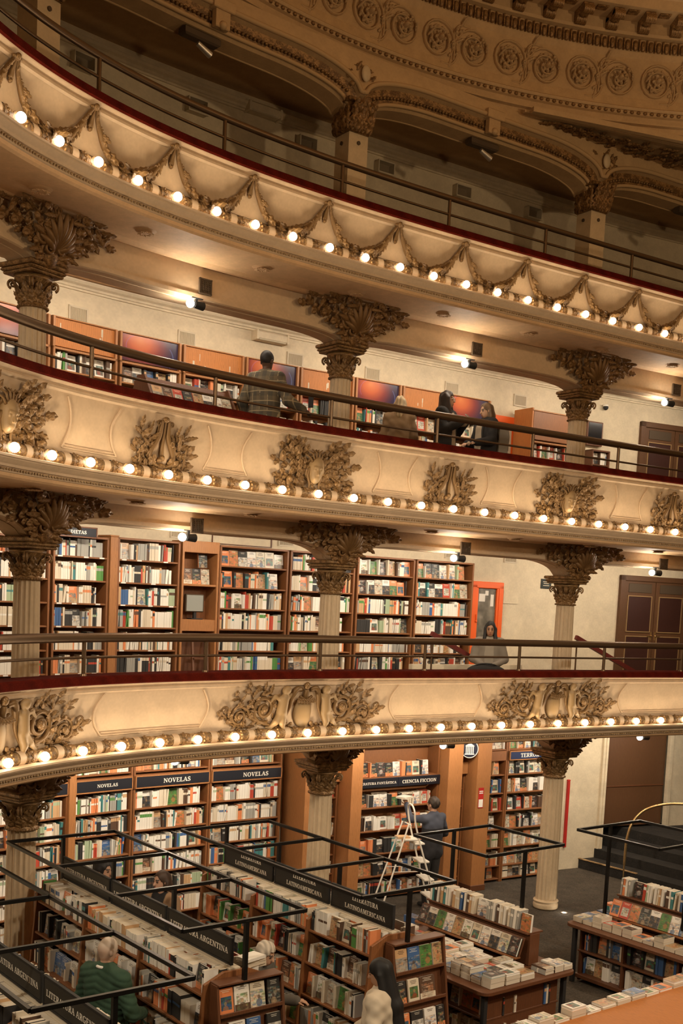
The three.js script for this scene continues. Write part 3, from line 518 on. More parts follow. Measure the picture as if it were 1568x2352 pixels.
{
  const shafts = new Map();
  const names = ['beside the left bookcases', 'in the middle, between the bookcases', 'near the doors towards the stage'];
  const colLabel = [
    ['cream fluted column on the ground floor beside the Novelas bookcases', 'cream fluted column on the ground floor behind the long island shelves', 'cream fluted column on the open carpet next to the Terror shelves'],
    ['cream fluted column of the lowest gallery beside the Dietas sign', 'cream fluted column of the lowest gallery before the bookcases', 'cream fluted column of the lowest gallery next to the small green wall sign'],
    ['cream fluted column of the middle gallery in front of the purple posters', 'cream fluted column of the middle gallery between plaid-shirted man and blonde woman', 'cream fluted column of the middle gallery beside the dark screen']];
  for (let k = 0; k < 3; k++) {
    const H = ABAC[k] - YF[k], r = k === 0 ? 0.168 : 0.15, ch = 0.33, ah = 0.12, cart = cartouche(k === 0 ? 0.95 : 1.6, YB[k + 1] - 0.27 - ABAC[k], rng(100 + k)), capG = capital(r * 0.93, ch), shaftG = flutedShaft(r, r * 0.9, H - ch - ah - 0.14), abaG = abacus(r * 3.35, ah);
    const base = [cb(r * 2.7, 0.05, r * 2.7, 0, 0, 0, 0.008), lathe([[0, 0.05], [r * 1.14, 0.0], [r * 1.17, 0.03], [r * 1.18, 0.07], [r * 1.15, 0.09], [r * 1.08, 0.1], [r * 1.12, 0.115], [r * 1.2, 0.125], [r * 1.18, 0.14], [r, 0.15], [0, 0.15]], 32)];
    let first = null;
    for (let c = 1; c <= 3; c++) {
      const f = frameAt(COLS[c], DC, YF[k]), label = colLabel[k][c - 1];
      if (!first) {
        const t = thing('column', label, 'column', f.p, f.turn, 'fluted columns'); first = t;
        obj('base', k === 0 ? base.slice(1) : base, M.shaft, t); const s = mesh('shaft', shaftG, M.shaft, t); s.position.y = 0.14; const cp = obj('capital', capG, M.gild, t); cp.position.y = H - ch - ah; const ab = obj('abacus', abaG, M.gild, t); ab.position.y = H - ah; const b = mesh('leaf_bracket', cart, M.gildDark, t); b.position.set(0, H, 0.2);
      } else { const t = first.clone(); t.name = numbered('column'); scene.add(t); t.position.set(...f.p); t.rotation.y = f.turn; t.userData = { ...first.userData, label }; }
    }
  }
}
// ------------------------------------------------------------------ top gallery: piers, moulded arches, keystones
{
  const yPier = 10.70, yCap = 11.10, top = 11.66, yIn = 11.22, yOut = 11.45;
  const pierL = ['square pale pier of the top gallery above the far left column', 'square pale pier of the top gallery with a carved bracket, between two arches', 'square pale pier of the top gallery at the end towards the stage'];
  for (let c = 1; c <= 3; c++) {
    const f = frameAt(COLS[c], DC, YF[3]), t = thing('pier', pierL[c - 1], 'pier', f.p, f.turn, 'piers of the top gallery'), h = yPier - YF[3];
    obj('shaft', cb(0.3, h, 0.3, 0, 0, 0, 0.01), M.shaft, t);
    obj('bolt', [xf(new THREE.CylinderGeometry(0.025, 0.025, 0.02, 14), [0, h - 0.12, 0.155], [Math.PI / 2, 0, 0]), xf(new THREE.CylinderGeometry(0.025, 0.025, 0.02, 14), [-0.155, h - 0.12, 0], [0, 0, Math.PI / 2])], M.grill, t);
    const rnd = rng(200 + c), g = [cb(0.36, yCap - yPier, 0.36, 0, h, 0, 0.02), cb(0.46, 0.05, 0.46, 0, h + 0.34, 0, 0.01)];
    for (let i = 0; i < 6; i++) { g.push(xf(LEAF[i % 3], [(i - 2.5) * 0.055, h, 0.19], [0.25, 0, 0], 1.7)); g.push(xf(LEAF[i % 3], [-0.19, h, (i - 2.5) * 0.055], [0.25, -Math.PI / 2, 0], 1.7)); g.push(xf(LEAF[i % 3], [(i - 2.5) * 0.055, h + 0.16, 0.2], [0.45, 0, 0], 1.5)); }
    g.push(spiral(0.08, h + 0.25, 0.07, 1.4, 0, 1, 0.02, 0.22), spiral(-0.08, h + 0.25, 0.07, 1.4, Math.PI, -1, 0.02, 0.22)); obj('capital', g, M.gildDark, t);
    const md = thing; const m = obj('medallion', [ball(0.085, 0, 0, 0, [0.8, 1.2, 0.4], 16)], M.shaft, t); m.position.set(0, 11.4 - YF[3], 0.25);
    const sp = []; for (let i = 0; i < 14; i++) { const a = rnd() * 6.28, q = 0.1 + 0.16 * rnd(); sp.push(xf(LEAF[i % 3], [q * Math.cos(a), 11.4 - YF[3] + 0.08 * Math.sin(a), 0.185], [0.2, 0, rnd() * 6.28], 0.9)); }
    obj('spandrel_leaves', sp, M.gildDark, t);
  }
  // arches: face, underside and two mouldings per bay
  for (let c = 0; c < COLS.length - 1; c++) {
    const a = COLS[c], b = COLS[c + 1], n = 64, rw = 2.0, arch = (yTop, drop, ins) => (u) => { const d = Math.min(u - a, b - u) - ins; if (d <= 0) return yTop - drop; if (d < rw) { const t = 1 - d / rw; return yTop - drop * (1 - Math.sqrt(Math.max(0, 1 - t * t))); } return yTop; };
    const inn = arch(yIn, yIn - yCap + 0.12, 0.35), out = arch(yOut, yOut - yCap - 0.06, 0.1);
    const us = Array.from({ length: n + 1 }, (_, i) => Math.max(UA, a + (b - a) * (0.5 - 0.5 * Math.cos(Math.PI * i / n)))), t = tag(new THREE.Group(), null, null, null, 'structure'); t.name = numbered('gallery_arch'); scene.add(t);
    const pos = [], idx = [], row = (f) => us.map((u) => { const [o, y] = f(u), w = C(u, o); pos.push(w.x, y, w.z); return pos.length / 3 - 1; }), face = (f0, f1) => { const A = row(f0), B = row(f1); for (let i = 0; i < n; i++) idx.push(A[i], A[i + 1], B[i], A[i + 1], B[i + 1], B[i]); };
    face((u) => [1.0, top], (u) => [1.0, out(u)]); face((u) => [1.0, out(u)], (u) => [1.06, out(u) - 0.02]); face((u) => [1.1, inn(u) + 0.04], (u) => [1.14, inn(u)]); face((u) => [1.14, inn(u)], (u) => [1.42, inn(u) - 0.02]); face((u) => [1.42, inn(u) - 0.02], (u) => [1.42, top + 0.1]);
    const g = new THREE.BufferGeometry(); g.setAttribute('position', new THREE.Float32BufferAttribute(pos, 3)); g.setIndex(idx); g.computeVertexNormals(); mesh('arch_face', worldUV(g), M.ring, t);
    { const ps = [], ix = []; us.forEach((u) => { for (const [o, y] of [[1.06, out(u) - 0.02], [1.1, inn(u) + 0.04]]) { const w = C(u, o); ps.push(w.x, y, w.z); } }); for (let i = 0; i < n; i++) ix.push(2 * i, 2 * i + 2, 2 * i + 1, 2 * i + 1, 2 * i + 2, 2 * i + 3); const g2 = new THREE.BufferGeometry(); g2.setAttribute('position', new THREE.Float32BufferAttribute(ps, 3)); g2.setIndex(ix); g2.computeVertexNormals(); mesh('carved_ground', worldUV(g2), M.gildDark, t); }
    const line = (f, o, dy) => us.filter((u) => u > UA + 0.01).map((u) => { const w = C(u, o); return [w.x, f(u) + dy, w.z]; });
    mesh('outer_moulding', tube(line(out, 0.985, 0.03), 0.032, 8), M.ring, t); mesh('inner_moulding', tube(line(inn, 1.08, 0.05), 0.026, 8), M.ring, t); mesh('inner_moulding', tube(line(inn, 1.4, -0.01), 0.02, 8), M.ring, t);
    const mid = arch((yIn + yOut) / 2, (yIn + yOut) / 2 - yCap + 0.03, 0.2), bd = []; for (let u = Math.max(a, -9) + 0.4; u < Math.min(b - 0.3, 13); u += 0.1) { const w = C(u, 1.06); bd.push(ball(0.024, w.x, mid(u), w.z, [1, 0.9, 1], 6)); }
    if (bd.length) tag(obj('carved_band', bd, M.gild, t), null, null, null, 'stuff');
    const um = (a + b) / 2, k = frameAt(um, 0.98, 0), key = new THREE.Group(); key.name = 'keystone';
    const kk = obj('keystone', [cb(0.3, 0.12, 0.1, 0, yOut - 0.02, 0, 0.01), cb(0.2, 0.2, 0.08, 0, yIn + 0.02, -0.02, 0.01), ball(0.05, 0, yIn + 0.05, 0.02)], M.ring, t); kk.position.set(...k.p); kk.rotation.y = k.turn;
  }
  for (const u of [-1.97, 6.1, 13.9]) { const f = frameAt(u, 1.2, yIn - 0.14), t = thing('spotlight', 'small dark unlit spotlight under an arch of the top gallery', 'lamp', f.p, f.turn, 'unlit spotlights of the top gallery'); obj('bracket', [cb(0.5, 0.1, 0.14, 0, 0.03, 0, 0.02), cyl(0.015, 0.015, 0.08, 0, -0.02, 0)], M.grill, t); obj('housing', xf(new THREE.CylinderGeometry(0.03, 0.04, 0.2, 14), [0.02, -0.06, 0.06], [0, 0, 1.2]), M.steel, t); }
}
// ------------------------------------------------------------------ ceiling with the round cornice over the hall
const RING = { x: 4.99, z: -8.42, r: 8.65, y: 11.65 };
function ringSweep(profile, a0, a1, n) { // profile [[inward, y]]
  const pos = [], nor = [], uv = [], idx = []; let len = 0;
  for (let k = 0; k < profile.length - 1; k++) {
    const p = profile[k], q = profile[k + 1], L = Math.hypot(q[0] - p[0], q[1] - p[1]) || 1, base = pos.length / 3, nr = [-(q[1] - p[1]) / L, (q[0] - p[0]) / L];
    for (let i = 0; i <= n; i++) { const a = a0 + (a1 - a0) * i / n, c = Math.cos(a), s = Math.sin(a); for (const [e, w] of [[0, p], [1, q]]) { const r = RING.r - w[0]; pos.push(RING.x + r * c, w[1], RING.z - r * s); nor.push(nr[0] * c, -nr[1], -nr[0] * s); uv.push(a * RING.r, len + e * L); } }
    for (let i = 0; i < n; i++) { const b = base + 2 * i; idx.push(b, b + 1, b + 2, b + 1, b + 3, b + 2); }
    len += L;
  }
  const g = new THREE.BufferGeometry(); g.setAttribute('position', new THREE.Float32BufferAttribute(pos, 3)); g.setAttribute('normal', new THREE.Float32BufferAttribute(nor, 3)); g.setAttribute('uv', new THREE.Float32BufferAttribute(uv, 2)); g.setIndex(idx); g.computeVertexNormals(); return g;
}
{
  const y = RING.y, sh = new THREE.Shape(); sh.moveTo(-16, -32); sh.lineTo(20, -32); sh.lineTo(20, 12); sh.lineTo(-16, 12); sh.closePath();
  const hole = new THREE.Path(); hole.absarc(RING.x, RING.z, RING.r, 0, Math.PI * 2, true); sh.holes.push(hole);
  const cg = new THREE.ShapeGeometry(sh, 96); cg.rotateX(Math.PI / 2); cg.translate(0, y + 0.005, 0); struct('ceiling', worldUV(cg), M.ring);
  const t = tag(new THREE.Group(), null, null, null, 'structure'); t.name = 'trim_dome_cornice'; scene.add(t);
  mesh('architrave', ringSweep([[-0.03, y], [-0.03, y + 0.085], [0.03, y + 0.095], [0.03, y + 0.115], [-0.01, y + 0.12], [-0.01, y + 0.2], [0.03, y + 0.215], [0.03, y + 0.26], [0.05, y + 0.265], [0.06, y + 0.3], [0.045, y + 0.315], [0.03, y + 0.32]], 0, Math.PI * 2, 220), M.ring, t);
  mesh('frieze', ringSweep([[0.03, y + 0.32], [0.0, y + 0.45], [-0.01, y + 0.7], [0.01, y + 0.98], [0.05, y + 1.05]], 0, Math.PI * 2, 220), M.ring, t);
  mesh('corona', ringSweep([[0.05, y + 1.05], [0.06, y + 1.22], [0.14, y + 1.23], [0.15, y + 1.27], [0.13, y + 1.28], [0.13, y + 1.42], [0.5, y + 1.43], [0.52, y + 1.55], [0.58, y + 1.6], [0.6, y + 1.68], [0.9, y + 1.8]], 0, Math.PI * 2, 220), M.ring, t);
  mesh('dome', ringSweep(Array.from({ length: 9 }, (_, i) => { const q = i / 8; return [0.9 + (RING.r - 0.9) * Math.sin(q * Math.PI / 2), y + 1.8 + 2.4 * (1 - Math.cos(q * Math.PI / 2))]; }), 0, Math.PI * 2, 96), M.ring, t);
  const A0 = 66 * rad, A1 = 162 * rad, at = (a, inw, yy) => [RING.x + (RING.r - inw) * Math.cos(a), yy, RING.z - (RING.r - inw) * Math.sin(a)], face = (a) => a - Math.PI / 2; // rotation.y so that local z points to the centre
  const put = (g, a, inw, yy) => xf(g, at(a, inw, yy), [0, face(a) , 0]);
  // bead row, egg row, modillions, scrolls
  const beads = []; for (let a = A0; a < A1; a += 0.0115) beads.push(put(xf(new THREE.SphereGeometry(0.024, 6, 5), [0, 0, 0], [0, 0, 0], [1.3, 1, 1]), a, 0.04, y + 0.238)); tag(obj('bead_row', beads, M.gildDark, t), null, null, null, 'stuff');
  const eggG = mergeIdx([xf(new THREE.SphereGeometry(0.05, 8, 6), [0, -0.01, 0.02], [0, 0, 0], [0.8, 1.5, 0.7]), new THREE.BoxGeometry(0.018, 0.15, 0.05).toNonIndexed().translate(0.058, 0, 0.02)].map((g) => g.index ? g.toNonIndexed() : g));
  const eggs = []; for (let a = A0; a < A1; a += 0.0135) eggs.push(put(eggG, a, 0.06, y + 1.135)); tag(obj('egg_row', eggs, M.gildDark, t), null, null, null, 'stuff');
  const modG = mergeIdx([cb(0.15, 0.1, 0.3, 0, 0.03, 0.17, 0.012), xf(new THREE.CylinderGeometry(0.06, 0.06, 0.15, 14), [0, 0.04, 0.3], [0, 0, Math.PI / 2]), xf(new THREE.CylinderGeometry(0.075, 0.075, 0.15, 14), [0, 0.02, 0.06], [0, 0, Math.PI / 2]), xf(LEAF[1], [0, 0.02, 0.33], [Math.PI * 0.55, 0, Math.PI], 1.6)].map((g) => g.index ? g.toNonIndexed() : g).map(strip));
  const coffer = cb(0.16, 0.02, 0.12, 0, 0.12, 0.25, 0.005);
  for (let a = A0; a < A1; a += 0.056) { const m = mesh('modillion', modG, M.gildDark, t); m.position.set(...at(a, 0.12, y + 1.3)); m.rotation.y = face(a); const c = obj('coffer_rosette', coffer, M.gildDark, t); c.position.set(...at(a + 0.028, 0.12, y + 1.29)); c.rotation.y = face(a); }
  const rnd = rng(5), sc = (s) => { const g = [spiral(0, 0, 0.27, 2.3, s > 0 ? Math.PI : 0, s > 0 ? -1 : 1, 0.017, 0.0), tube(s > 0 ? [[-0.27, 0, 0], [-0.25, -0.12, 0], [-0.33, -0.26, 0], [-0.5, -0.27, 0]] : [[0.27, 0, 0], [0.25, 0.12, 0], [0.33, 0.26, 0], [0.5, 0.27, 0]], 0.016, 7, true, 12)]; for (let i = 0; i < 14; i++) { const q = i * 0.62, r = 0.22 - 0.012 * i; g.push(xf(LEAF[i % 3], [r * Math.cos(q), r * Math.sin(q), 0.005], [0.3, 0, q + (s > 0 ? 0.5 : Math.PI - 0.5)], 0.62)); } for (let i = 0; i < 6; i++) { const q = i * 1.05; g.push(xf(LEAF[1], [0.02 * Math.cos(q), 0.02 * Math.sin(q), 0.03], [0.5, 0, q - Math.PI / 2], 0.55)); } g.push(ball(0.035, 0, 0, 0.04)); g.push(...branch([[-0.3 * s, -0.2 * s, 0], [-0.28 * s, 0.05, 0], [-0.2 * s, 0.27 * s, 0]], 6, 0.6, rnd, 0.014)); return mergeIdx(g); };
  const SA = sc(1), SB = sc(-1); let i = 0;
  for (let a = A0; a < A1; a += 0.0655, i++) { const m = mesh('scroll_relief', i % 2 ? SA : SB, M.ring, t); m.scale.z = 2.2; m.position.set(...at(a, 0.005, y + 0.67)); m.rotation.y = face(a); }
  // carved straight border on the flat ceiling next to the stage side of the arches
  const w0 = C(7.0, 0.75), w1 = C(19, -0.6); const s = tag(new THREE.Group(), null, null, null, 'structure'); s.name = 'trim_stage_border'; scene.add(s);
  obj('border_moulding', [bar([w0.x, y - 0.03, w0.z], [w1.x, y - 0.03, w1.z], 0.09, 0.07), bar([w0.x - 0.1, y - 0.015, w0.z - 0.1], [w1.x - 0.25, y - 0.015, w1.z - 0.25], 0.06, 0.035)], M.ring, s);
  const lf = []; for (let q = 0.08; q < 0.72; q += 0.022) for (let j = 0; j < 4; j++) { const e = q * (0.15 + 0.22 * j); const c0 = C(7 + 12 * q, 0.75 - 1.35 * q + 0.25 + e * 1.2); lf.push(xf(LEAF[j % 3], [c0.x, y - 0.012, c0.z], [Math.PI / 2 + 0.1, 0, rnd() * 6.28], 1.3)); }
  obj('border_leaves', lf, M.gildDark, s);
}
// ------------------------------------------------------------------ lamps
const LAMPU = [-2.25, 5.6, 13.13], LAMPY = [2.73, 5.41, 8.1];
{
  const globe = new THREE.SphereGeometry(0.05, 12, 8);
  for (let k = 0; k < 3; k++) for (const u of [...LAMPU]) {
    const f = frameAt(u, 0.98, LAMPY[k]), t = thing('spot_lamp', 'small round lit lamp under the arch beam of the ' + ['ground floor', 'lowest gallery', 'middle gallery'][k], 'lamp', f.p, f.turn, 'beam lamps of the ' + ['ground floor', 'lowest gallery', 'middle gallery'][k]);
    mesh('globe', globe, M.bulb, t);
    obj('housing', [xf(new THREE.CylinderGeometry(0.04, 0.05, 0.13, 16), [0.12, 0.0, 0], [0, 0, Math.PI / 2]), xf(new THREE.CylinderGeometry(0.025, 0.025, 0.1, 12), [0.04, 0.0, -0.0], [0, 0, Math.PI / 2]), cb(0.03, BEAM[k] - LAMPY[k] + 0.02, 0.03, 0.12, 0, -0.05, 0.005), cb(0.16, 0.02, 0.08, 0.12, BEAM[k] - LAMPY[k], -0.06, 0.004)], M.blackMatte, t);
    const l = new THREE.PointLight(LAMPW, SPOT_CD, 0, 2); l.castShadow = true; l.shadow.radius = 2.5; l.name = 'lamp_light'; t.add(l);
  }
  // fluorescent battens behind the beams, one pair per bay and storey
  const tubeY = [2.86, 5.66, 8.46];
  for (let k = 0; k < 3; k++) for (let c = 0; c < COLS.length - 1; c++) for (const e of [-1, 1]) {
    const um = (COLS[c] + COLS[c + 1]) / 2 + e * 1.75; if (um < UA + 2) continue;
    const f = frameAt(um, 1.62, tubeY[k]), t = thing('batten_lamp', 'white fluorescent batten on the ceiling behind the beam of the ' + ['ground floor', 'lowest gallery', 'middle gallery'][k], 'lamp', f.p, f.turn, 'battens of the ' + ['ground floor', 'lowest gallery', 'middle gallery'][k]);
    obj('housing', cb(1.5, 0.05, 0.1, 0, 0.02, 0, 0.01), M.white, t); obj('tube', xf(new THREE.CylinderGeometry(0.016, 0.016, 1.44, 10), [0, 0.0, 0], [0, 0, Math.PI / 2]), M.tubeGlow, t);
    const w = frameAt(um, 1.64, tubeY[k] - 0.03), aim = frameAt(um, 1.64 + 0.6, tubeY[k] - 0.5), l = new THREE.RectAreaLight(LAMPW, TUBE_NITS[k], 1.4, 0.06);
    l.position.set(...w.p); l.lookAt(...aim.p); l.name = 'batten_light'; scene.add(l);
  }
  // fill globes added outside the picture for a dim general light
  [[7.6, 9.6, -8.5], [4.6, 7.0, -4.6], [-4.4, 7.2, -4.0]].forEach(([x, y, z], i) => {
    const t = thing('added_fill_globe', 'added white fill globe hung unseen over the hall', 'lamp', [x, y, z], 0, 'added fill globes'); mesh('globe', new THREE.SphereGeometry(0.16, 12, 8), M.bulb, t); obj('rod', cyl(0.012, 0.012, Math.max(0.5, 11.6 - y), 0, 0.14, 0), M.brass, t);
    const l = new THREE.PointLight(FILL_GLOBEW, FILL_GLOBE_CD[i], 0, 2); l.castShadow = true; l.shadow.radius = 8; l.name = 'fill_globe_light'; t.add(l);
  });
  // unseen spotlights added as fill for the floor and the lower fronts
  for (const [x, y, z, ax, ay, az] of [[4.8, 8.3, -5.0, 0.2, 1.0, -11.5], [8.2, 7.6, -9.0, 2.6, 1.2, -14.5], [-4.2, 8.0, -3.0, -0.8, 1.6, -12.0]]) {
    const t = thing('added_fill_spotlight', 'added black fill spotlight turned down to the shop floor', 'lamp', [x, y, z], 0, 'added fill spotlights'); t.lookAt(ax, ay, az);
    obj('housing', [xf(lathe([[0.1, -0.3], [0.13, -0.2], [0.14, 0.12], [0.15, 0.14], [0.13, 0.14], [0.12, -0.1], [0, -0.1]], 24), [0, 0, 0], [Math.PI / 2, 0, 0]), bx(0.34, 0.03, 0.04, 0, 0.17, 0), bx(0.03, 0.2, 0.04, 0.165, 0.08, 0), bx(0.03, 0.2, 0.04, -0.165, 0.08, 0)], M.blackMatte, t); obj('lens', xf(new THREE.CylinderGeometry(0.12, 0.12, 0.01, 24), [0, 0, 0.1], [Math.PI / 2, 0, 0]), M.bulb, t); obj('hanger', rod([0, 0.17, 0], [0, 0.6, 0], 0.014), M.blackMatte, t);
    const l = new THREE.SpotLight(LAMPW, FILL_SPOT_CD, 0, 46 * rad, 0.85, 2), d = new THREE.Vector3(ax - x, ay - y, az - z).normalize().multiplyScalar(0.2); l.position.set(x + d.x, y + d.y, z + d.z); l.target.position.set(ax, ay, az); l.castShadow = true; l.shadow.radius = 7; l.name = 'fill_spot_light'; scene.add(l, l.target);
  }
}
// ------------------------------------------------------------------ grilles, medallions, small fittings
{
  // dark square grilles on the beams
  for (let k = 0; k < 3; k++) for (const u of [-1.88, 6.0, 13.6]) { if (k === 0) continue; const f = frameAt(u, 1.0, [0, 5.56, 8.335][k]), t = thing('beam_grille', 'small dark square grille on the beam of the ' + TIER[k].replace('first', 'lowest').replace('second', 'middle'), 'grille', f.p, f.turn, 'square beam grilles'); const g = []; for (let i = 0; i < 6; i++) g.push(bx(0.15, 0.008, 0.014, 0, -0.06 + i * 0.024, 0.01)); for (let i = 0; i < 6; i++) g.push(bx(0.008, 0.15, 0.014, -0.06 + i * 0.024, 0, 0.012)); obj('grid', g, M.grill, t); obj('frame', [bx(0.18, 0.016, 0.024, 0, 0.08, 0.01), bx(0.18, 0.016, 0.024, 0, -0.08, 0.01), bx(0.016, 0.18, 0.024, 0.08, 0, 0.01), bx(0.016, 0.18, 0.024, -0.08, 0, 0.01)], M.grill, t); obj('backing', bx(0.16, 0.16, 0.006, 0, 0, 0.002), M.ventDark, t); }
  const vent = (u, y, k, label, grp, mt, mb) => { const f = frameAt(u, DW, y), t = thing('wall_vent', label, 'vent', f.p, f.turn, grp); const g = []; for (let i = 0; i < 15; i++) g.push(bx(0.008, 0.15, 0.014, -0.105 + i * 0.015, 0, 0.014, 0, 0.5)); obj('slats', g, mt, t); obj('frame', [bx(0.28, 0.022, 0.02, 0, 0.087, 0.01), bx(0.28, 0.022, 0.02, 0, -0.087, 0.01), bx(0.022, 0.18, 0.02, 0.128, 0, 0.01), bx(0.022, 0.18, 0.02, -0.128, 0, 0.01)], mt, t); obj('backing', bx(0.25, 0.17, 0.004, 0, 0, 0.002), mb, t); };
  for (const u of [-2.62, -0.12, 2.88, 5.38, 8.25, 10.93]) vent(u, 8.21, 2, 'pale slatted air vent on the wall above the purple posters', 'vents of the middle gallery', M.ventPale, M.ventDark);
  for (const u of [-0.15, 2.85, 8.6, 10.93]) vent(u, 5.59, 1, 'pale slatted air vent above the bookcases of the lowest gallery', 'vents of the lowest gallery', M.ventPale, M.ventDark);
  for (const u of [-2.7, -0.12, 2.9, 5.38, 8.15, 10.9]) { // vents without slats, hood added so the inside falls dark
    const f = frameAt(u, DW, 11.24), t = thing('shade_hooded_vent', 'air vent on the wall of the top gallery in an added hood that shades it', 'vent', f.p, f.turn, 'hooded vents of the top gallery');
    obj('hood', [bx(0.3, 0.014, 0.12, 0, 0.083, 0.06), bx(0.3, 0.014, 0.12, 0, -0.083, 0.06), bx(0.014, 0.166, 0.12, 0.143, 0, 0.06), bx(0.014, 0.166, 0.12, -0.143, 0, 0.06)], M.ventPale, t); obj('backing', bx(0.28, 0.16, 0.004, 0, 0, 0.002), M.ventDark, t); obj('lower_lip', bx(0.31, 0.02, 0.02, 0, -0.09, 0.12), M.ventPale, t);
  }
  // ceiling medallions
  const med = mergeGeometries([lathe([[0, -0.03], [0.03, -0.03], [0.05, -0.018], [0.07, -0.02], [0.08, -0.008], [0.1, -0.012], [0.115, 0]], 28), ...Array.from({ length: 10 }, (_, i) => xf(LEAF[1], [0, -0.012, 0], [Math.PI / 2, 0, i * 0.628], 0.7))].map(strip));
  for (let k = 1; k <= 3; k++) for (const u of [-6.45, -4.0, -1.1, 1.5, 4.12, 6.9, 9.68, 12.4]) { if (k === 1) continue; const f = frameAt(u, 0.5, YB[k] - 0.262), t = tag(mesh('ceiling_medallion', med, M.creamSoffit), 'round plaster rosette under the ' + ['', '', 'middle', 'top'][k] + ' balcony', 'rosette', 'rosettes under the ' + ['', '', 'middle', 'top'][k] + ' balcony'); t.position.set(...f.p); t.rotation.y = f.turn; }
  // air conditioners
  for (const [u, y, mt, label] of [[2.05, 8.42, M.wall, 'white wall air conditioner above the posters of the middle gallery'], [1.6, 11.46, M.wall, 'wall air conditioner on the dim wall of the top gallery']]) { const f = frameAt(u, DW, y), t = thing('air_conditioner', label, 'air conditioner', f.p, f.turn); obj('body', cb(0.5, 0.13, 0.16, 0, -0.05, 0.08, 0.025), mt, t); obj('outlet_flap', cb(0.44, 0.014, 0.06, 0, -0.052, 0.13, 0.004), M.ventPale, t); obj('end_cap', [cb(0.03, 0.14, 0.17, -0.255, -0.055, 0.08, 0.01), cb(0.03, 0.14, 0.17, 0.255, -0.055, 0.08, 0.01)], mt, t); }
  // cable along the top gallery wall
  { const p = []; for (let u = -4; u <= 13; u += 0.5) { const c = C(u, DW - 0.02); p.push([c.x, 11.5 + 0.02 * Math.sin(u * 0.9), c.z]); } tag(mesh('wall_cable', tube(p, 0.012, 6), M.blackMatte), 'dark cable running along the wall of the top gallery', 'cable'); }
  // camera by the column, middle gallery
  { const f = frameAt(14.25, DW, 8.36), t = thing('security_camera', 'small white dome camera on the wall beside the dark screen', 'camera', f.p, f.turn); obj('base', cyl(0.05, 0.05, 0.03, 0, -0.01, 0.05), M.white, t); mesh('dome', new THREE.SphereGeometry(0.045, 16, 12).translate(0, -0.03, 0.06), M.blackMatte, t); }
  // slim frame over the bookcases of the lowest gallery
  { const f = frameAt(1.56, DW, 5.52), t = thing('wall_panel_frame', 'thin dark frame on the wall above the bookcases', 'frame', f.p, f.turn); obj('frame_bars', [bx(1.0, 0.014, 0.02, 0, 0.06, 0.01), bx(1.0, 0.014, 0.02, 0, -0.06, 0.01), bx(0.014, 0.13, 0.02, 0.5, 0, 0.01), bx(0.014, 0.13, 0.02, -0.5, 0, 0.01)], M.woodDark, t); obj('panel', bx(0.98, 0.11, 0.006, 0, 0, 0.004), M.wall, t); }
}
// ------------------------------------------------------------------ lettered boards
function signTex(lines, w, h, opt = {}) {
  return canvasTex(w, h, (c) => {
    c.fillStyle = opt.bg || '#10121c'; c.fillRect(0, 0, w, h); c.fillStyle = opt.fg || '#e9e2d2'; c.textAlign = 'center'; c.textBaseline = 'middle';
    const n = lines.length; lines.forEach((s, i) => { let px = opt.px || h / n * 0.72; c.font = 'bold ' + px + 'px serif'; const m = c.measureText(s).width; if (m > w * 0.94) { px *= w * 0.94 / m; c.font = 'bold ' + px + 'px serif'; } c.fillText(s, w * (opt.cx || 0.5), h * (i + 0.5) / n + h * 0.02); });
    if (opt.split) { c.fillStyle = '#3a2a1c'; c.fillRect(w / 2 - 1, 0, 2, h); }
  });
}
function signBoard(name, label, lines, p, turn, w, h, opt = {}, parentFrame = true) {
  const t = thing(name, label, 'sign', p, turn, opt.group);
  obj('board', cb(w, h, 0.018, 0, -h / 2, 0, 0.003), opt.boardMat || M.navy, t);
  const mt = new THREE.MeshStandardMaterial({ map: opt.tex || signTex(lines, opt.tw || 512, Math.round((opt.tw || 512) * h / w), opt), roughness: 0.5 });
  const l = mesh('lettering', new THREE.PlaneGeometry(w * 0.985, h * 0.94), mt, t); l.position.z = 0.0105;
  if (opt.double) { const b = mesh('lettering', new THREE.PlaneGeometry(w * 0.985, h * 0.94), mt, t); b.position.z = -0.0105; b.rotation.y = Math.PI; }
  if (opt.trim) obj('trim', [bx(w + 0.03, 0.016, 0.026, 0, h / 2 + 0.008, 0), bx(w + 0.03, 0.016, 0.026, 0, -h / 2 - 0.008, 0), bx(0.016, h + 0.03, 0.026, w / 2 + 0.008, 0, 0), bx(0.016, h + 0.03, 0.026, -w / 2 - 0.008, 0, 0)], opt.trim, t);
  return t;
}
// ------------------------------------------------------------------ books: every book is a record; the largest in view become things, the others one mass per place
const TONES = [ // name, rgb, weight
  ['white', [0.78, 0.74, 0.65], 34], ['cream', [0.66, 0.57, 0.43], 16], ['grey', [0.36, 0.35, 0.31], 9], ['orange', [0.70, 0.24, 0.09], 9], ['red', [0.46, 0.06, 0.03], 4], ['black', [0.028, 0.026, 0.024], 13], ['dark brown', [0.10, 0.055, 0.032], 5], ['tan', [0.55, 0.34, 0.17], 8], ['green', [0.09, 0.26, 0.06], 2.5], ['teal', [0.06, 0.22, 0.22], 3], ['blue', [0.05, 0.12, 0.28], 2.5], ['pale green', [0.36, 0.44, 0.28], 2]];
const TW = TONES.reduce((s, t) => s + t[2], 0);
const DARKB = new Map([['black', 1.9], ['red', 1.8], ['orange', 1.3], ['white', 0.75]]);
function tone(rnd, dark) { let tot = 0; const w = TONES.map((t) => { const q = t[2] * (dark ? (DARKB.get(t[0]) ?? 1) : 1); tot += q; return q; }); let x = rnd() * tot; for (let i = 0; i < w.length; i++) { x -= w[i]; if (x < 0) return i; } return 0; }
const BOOKS = [];
const NC = 24; // printed covers in the atlas
const coverTone = [];
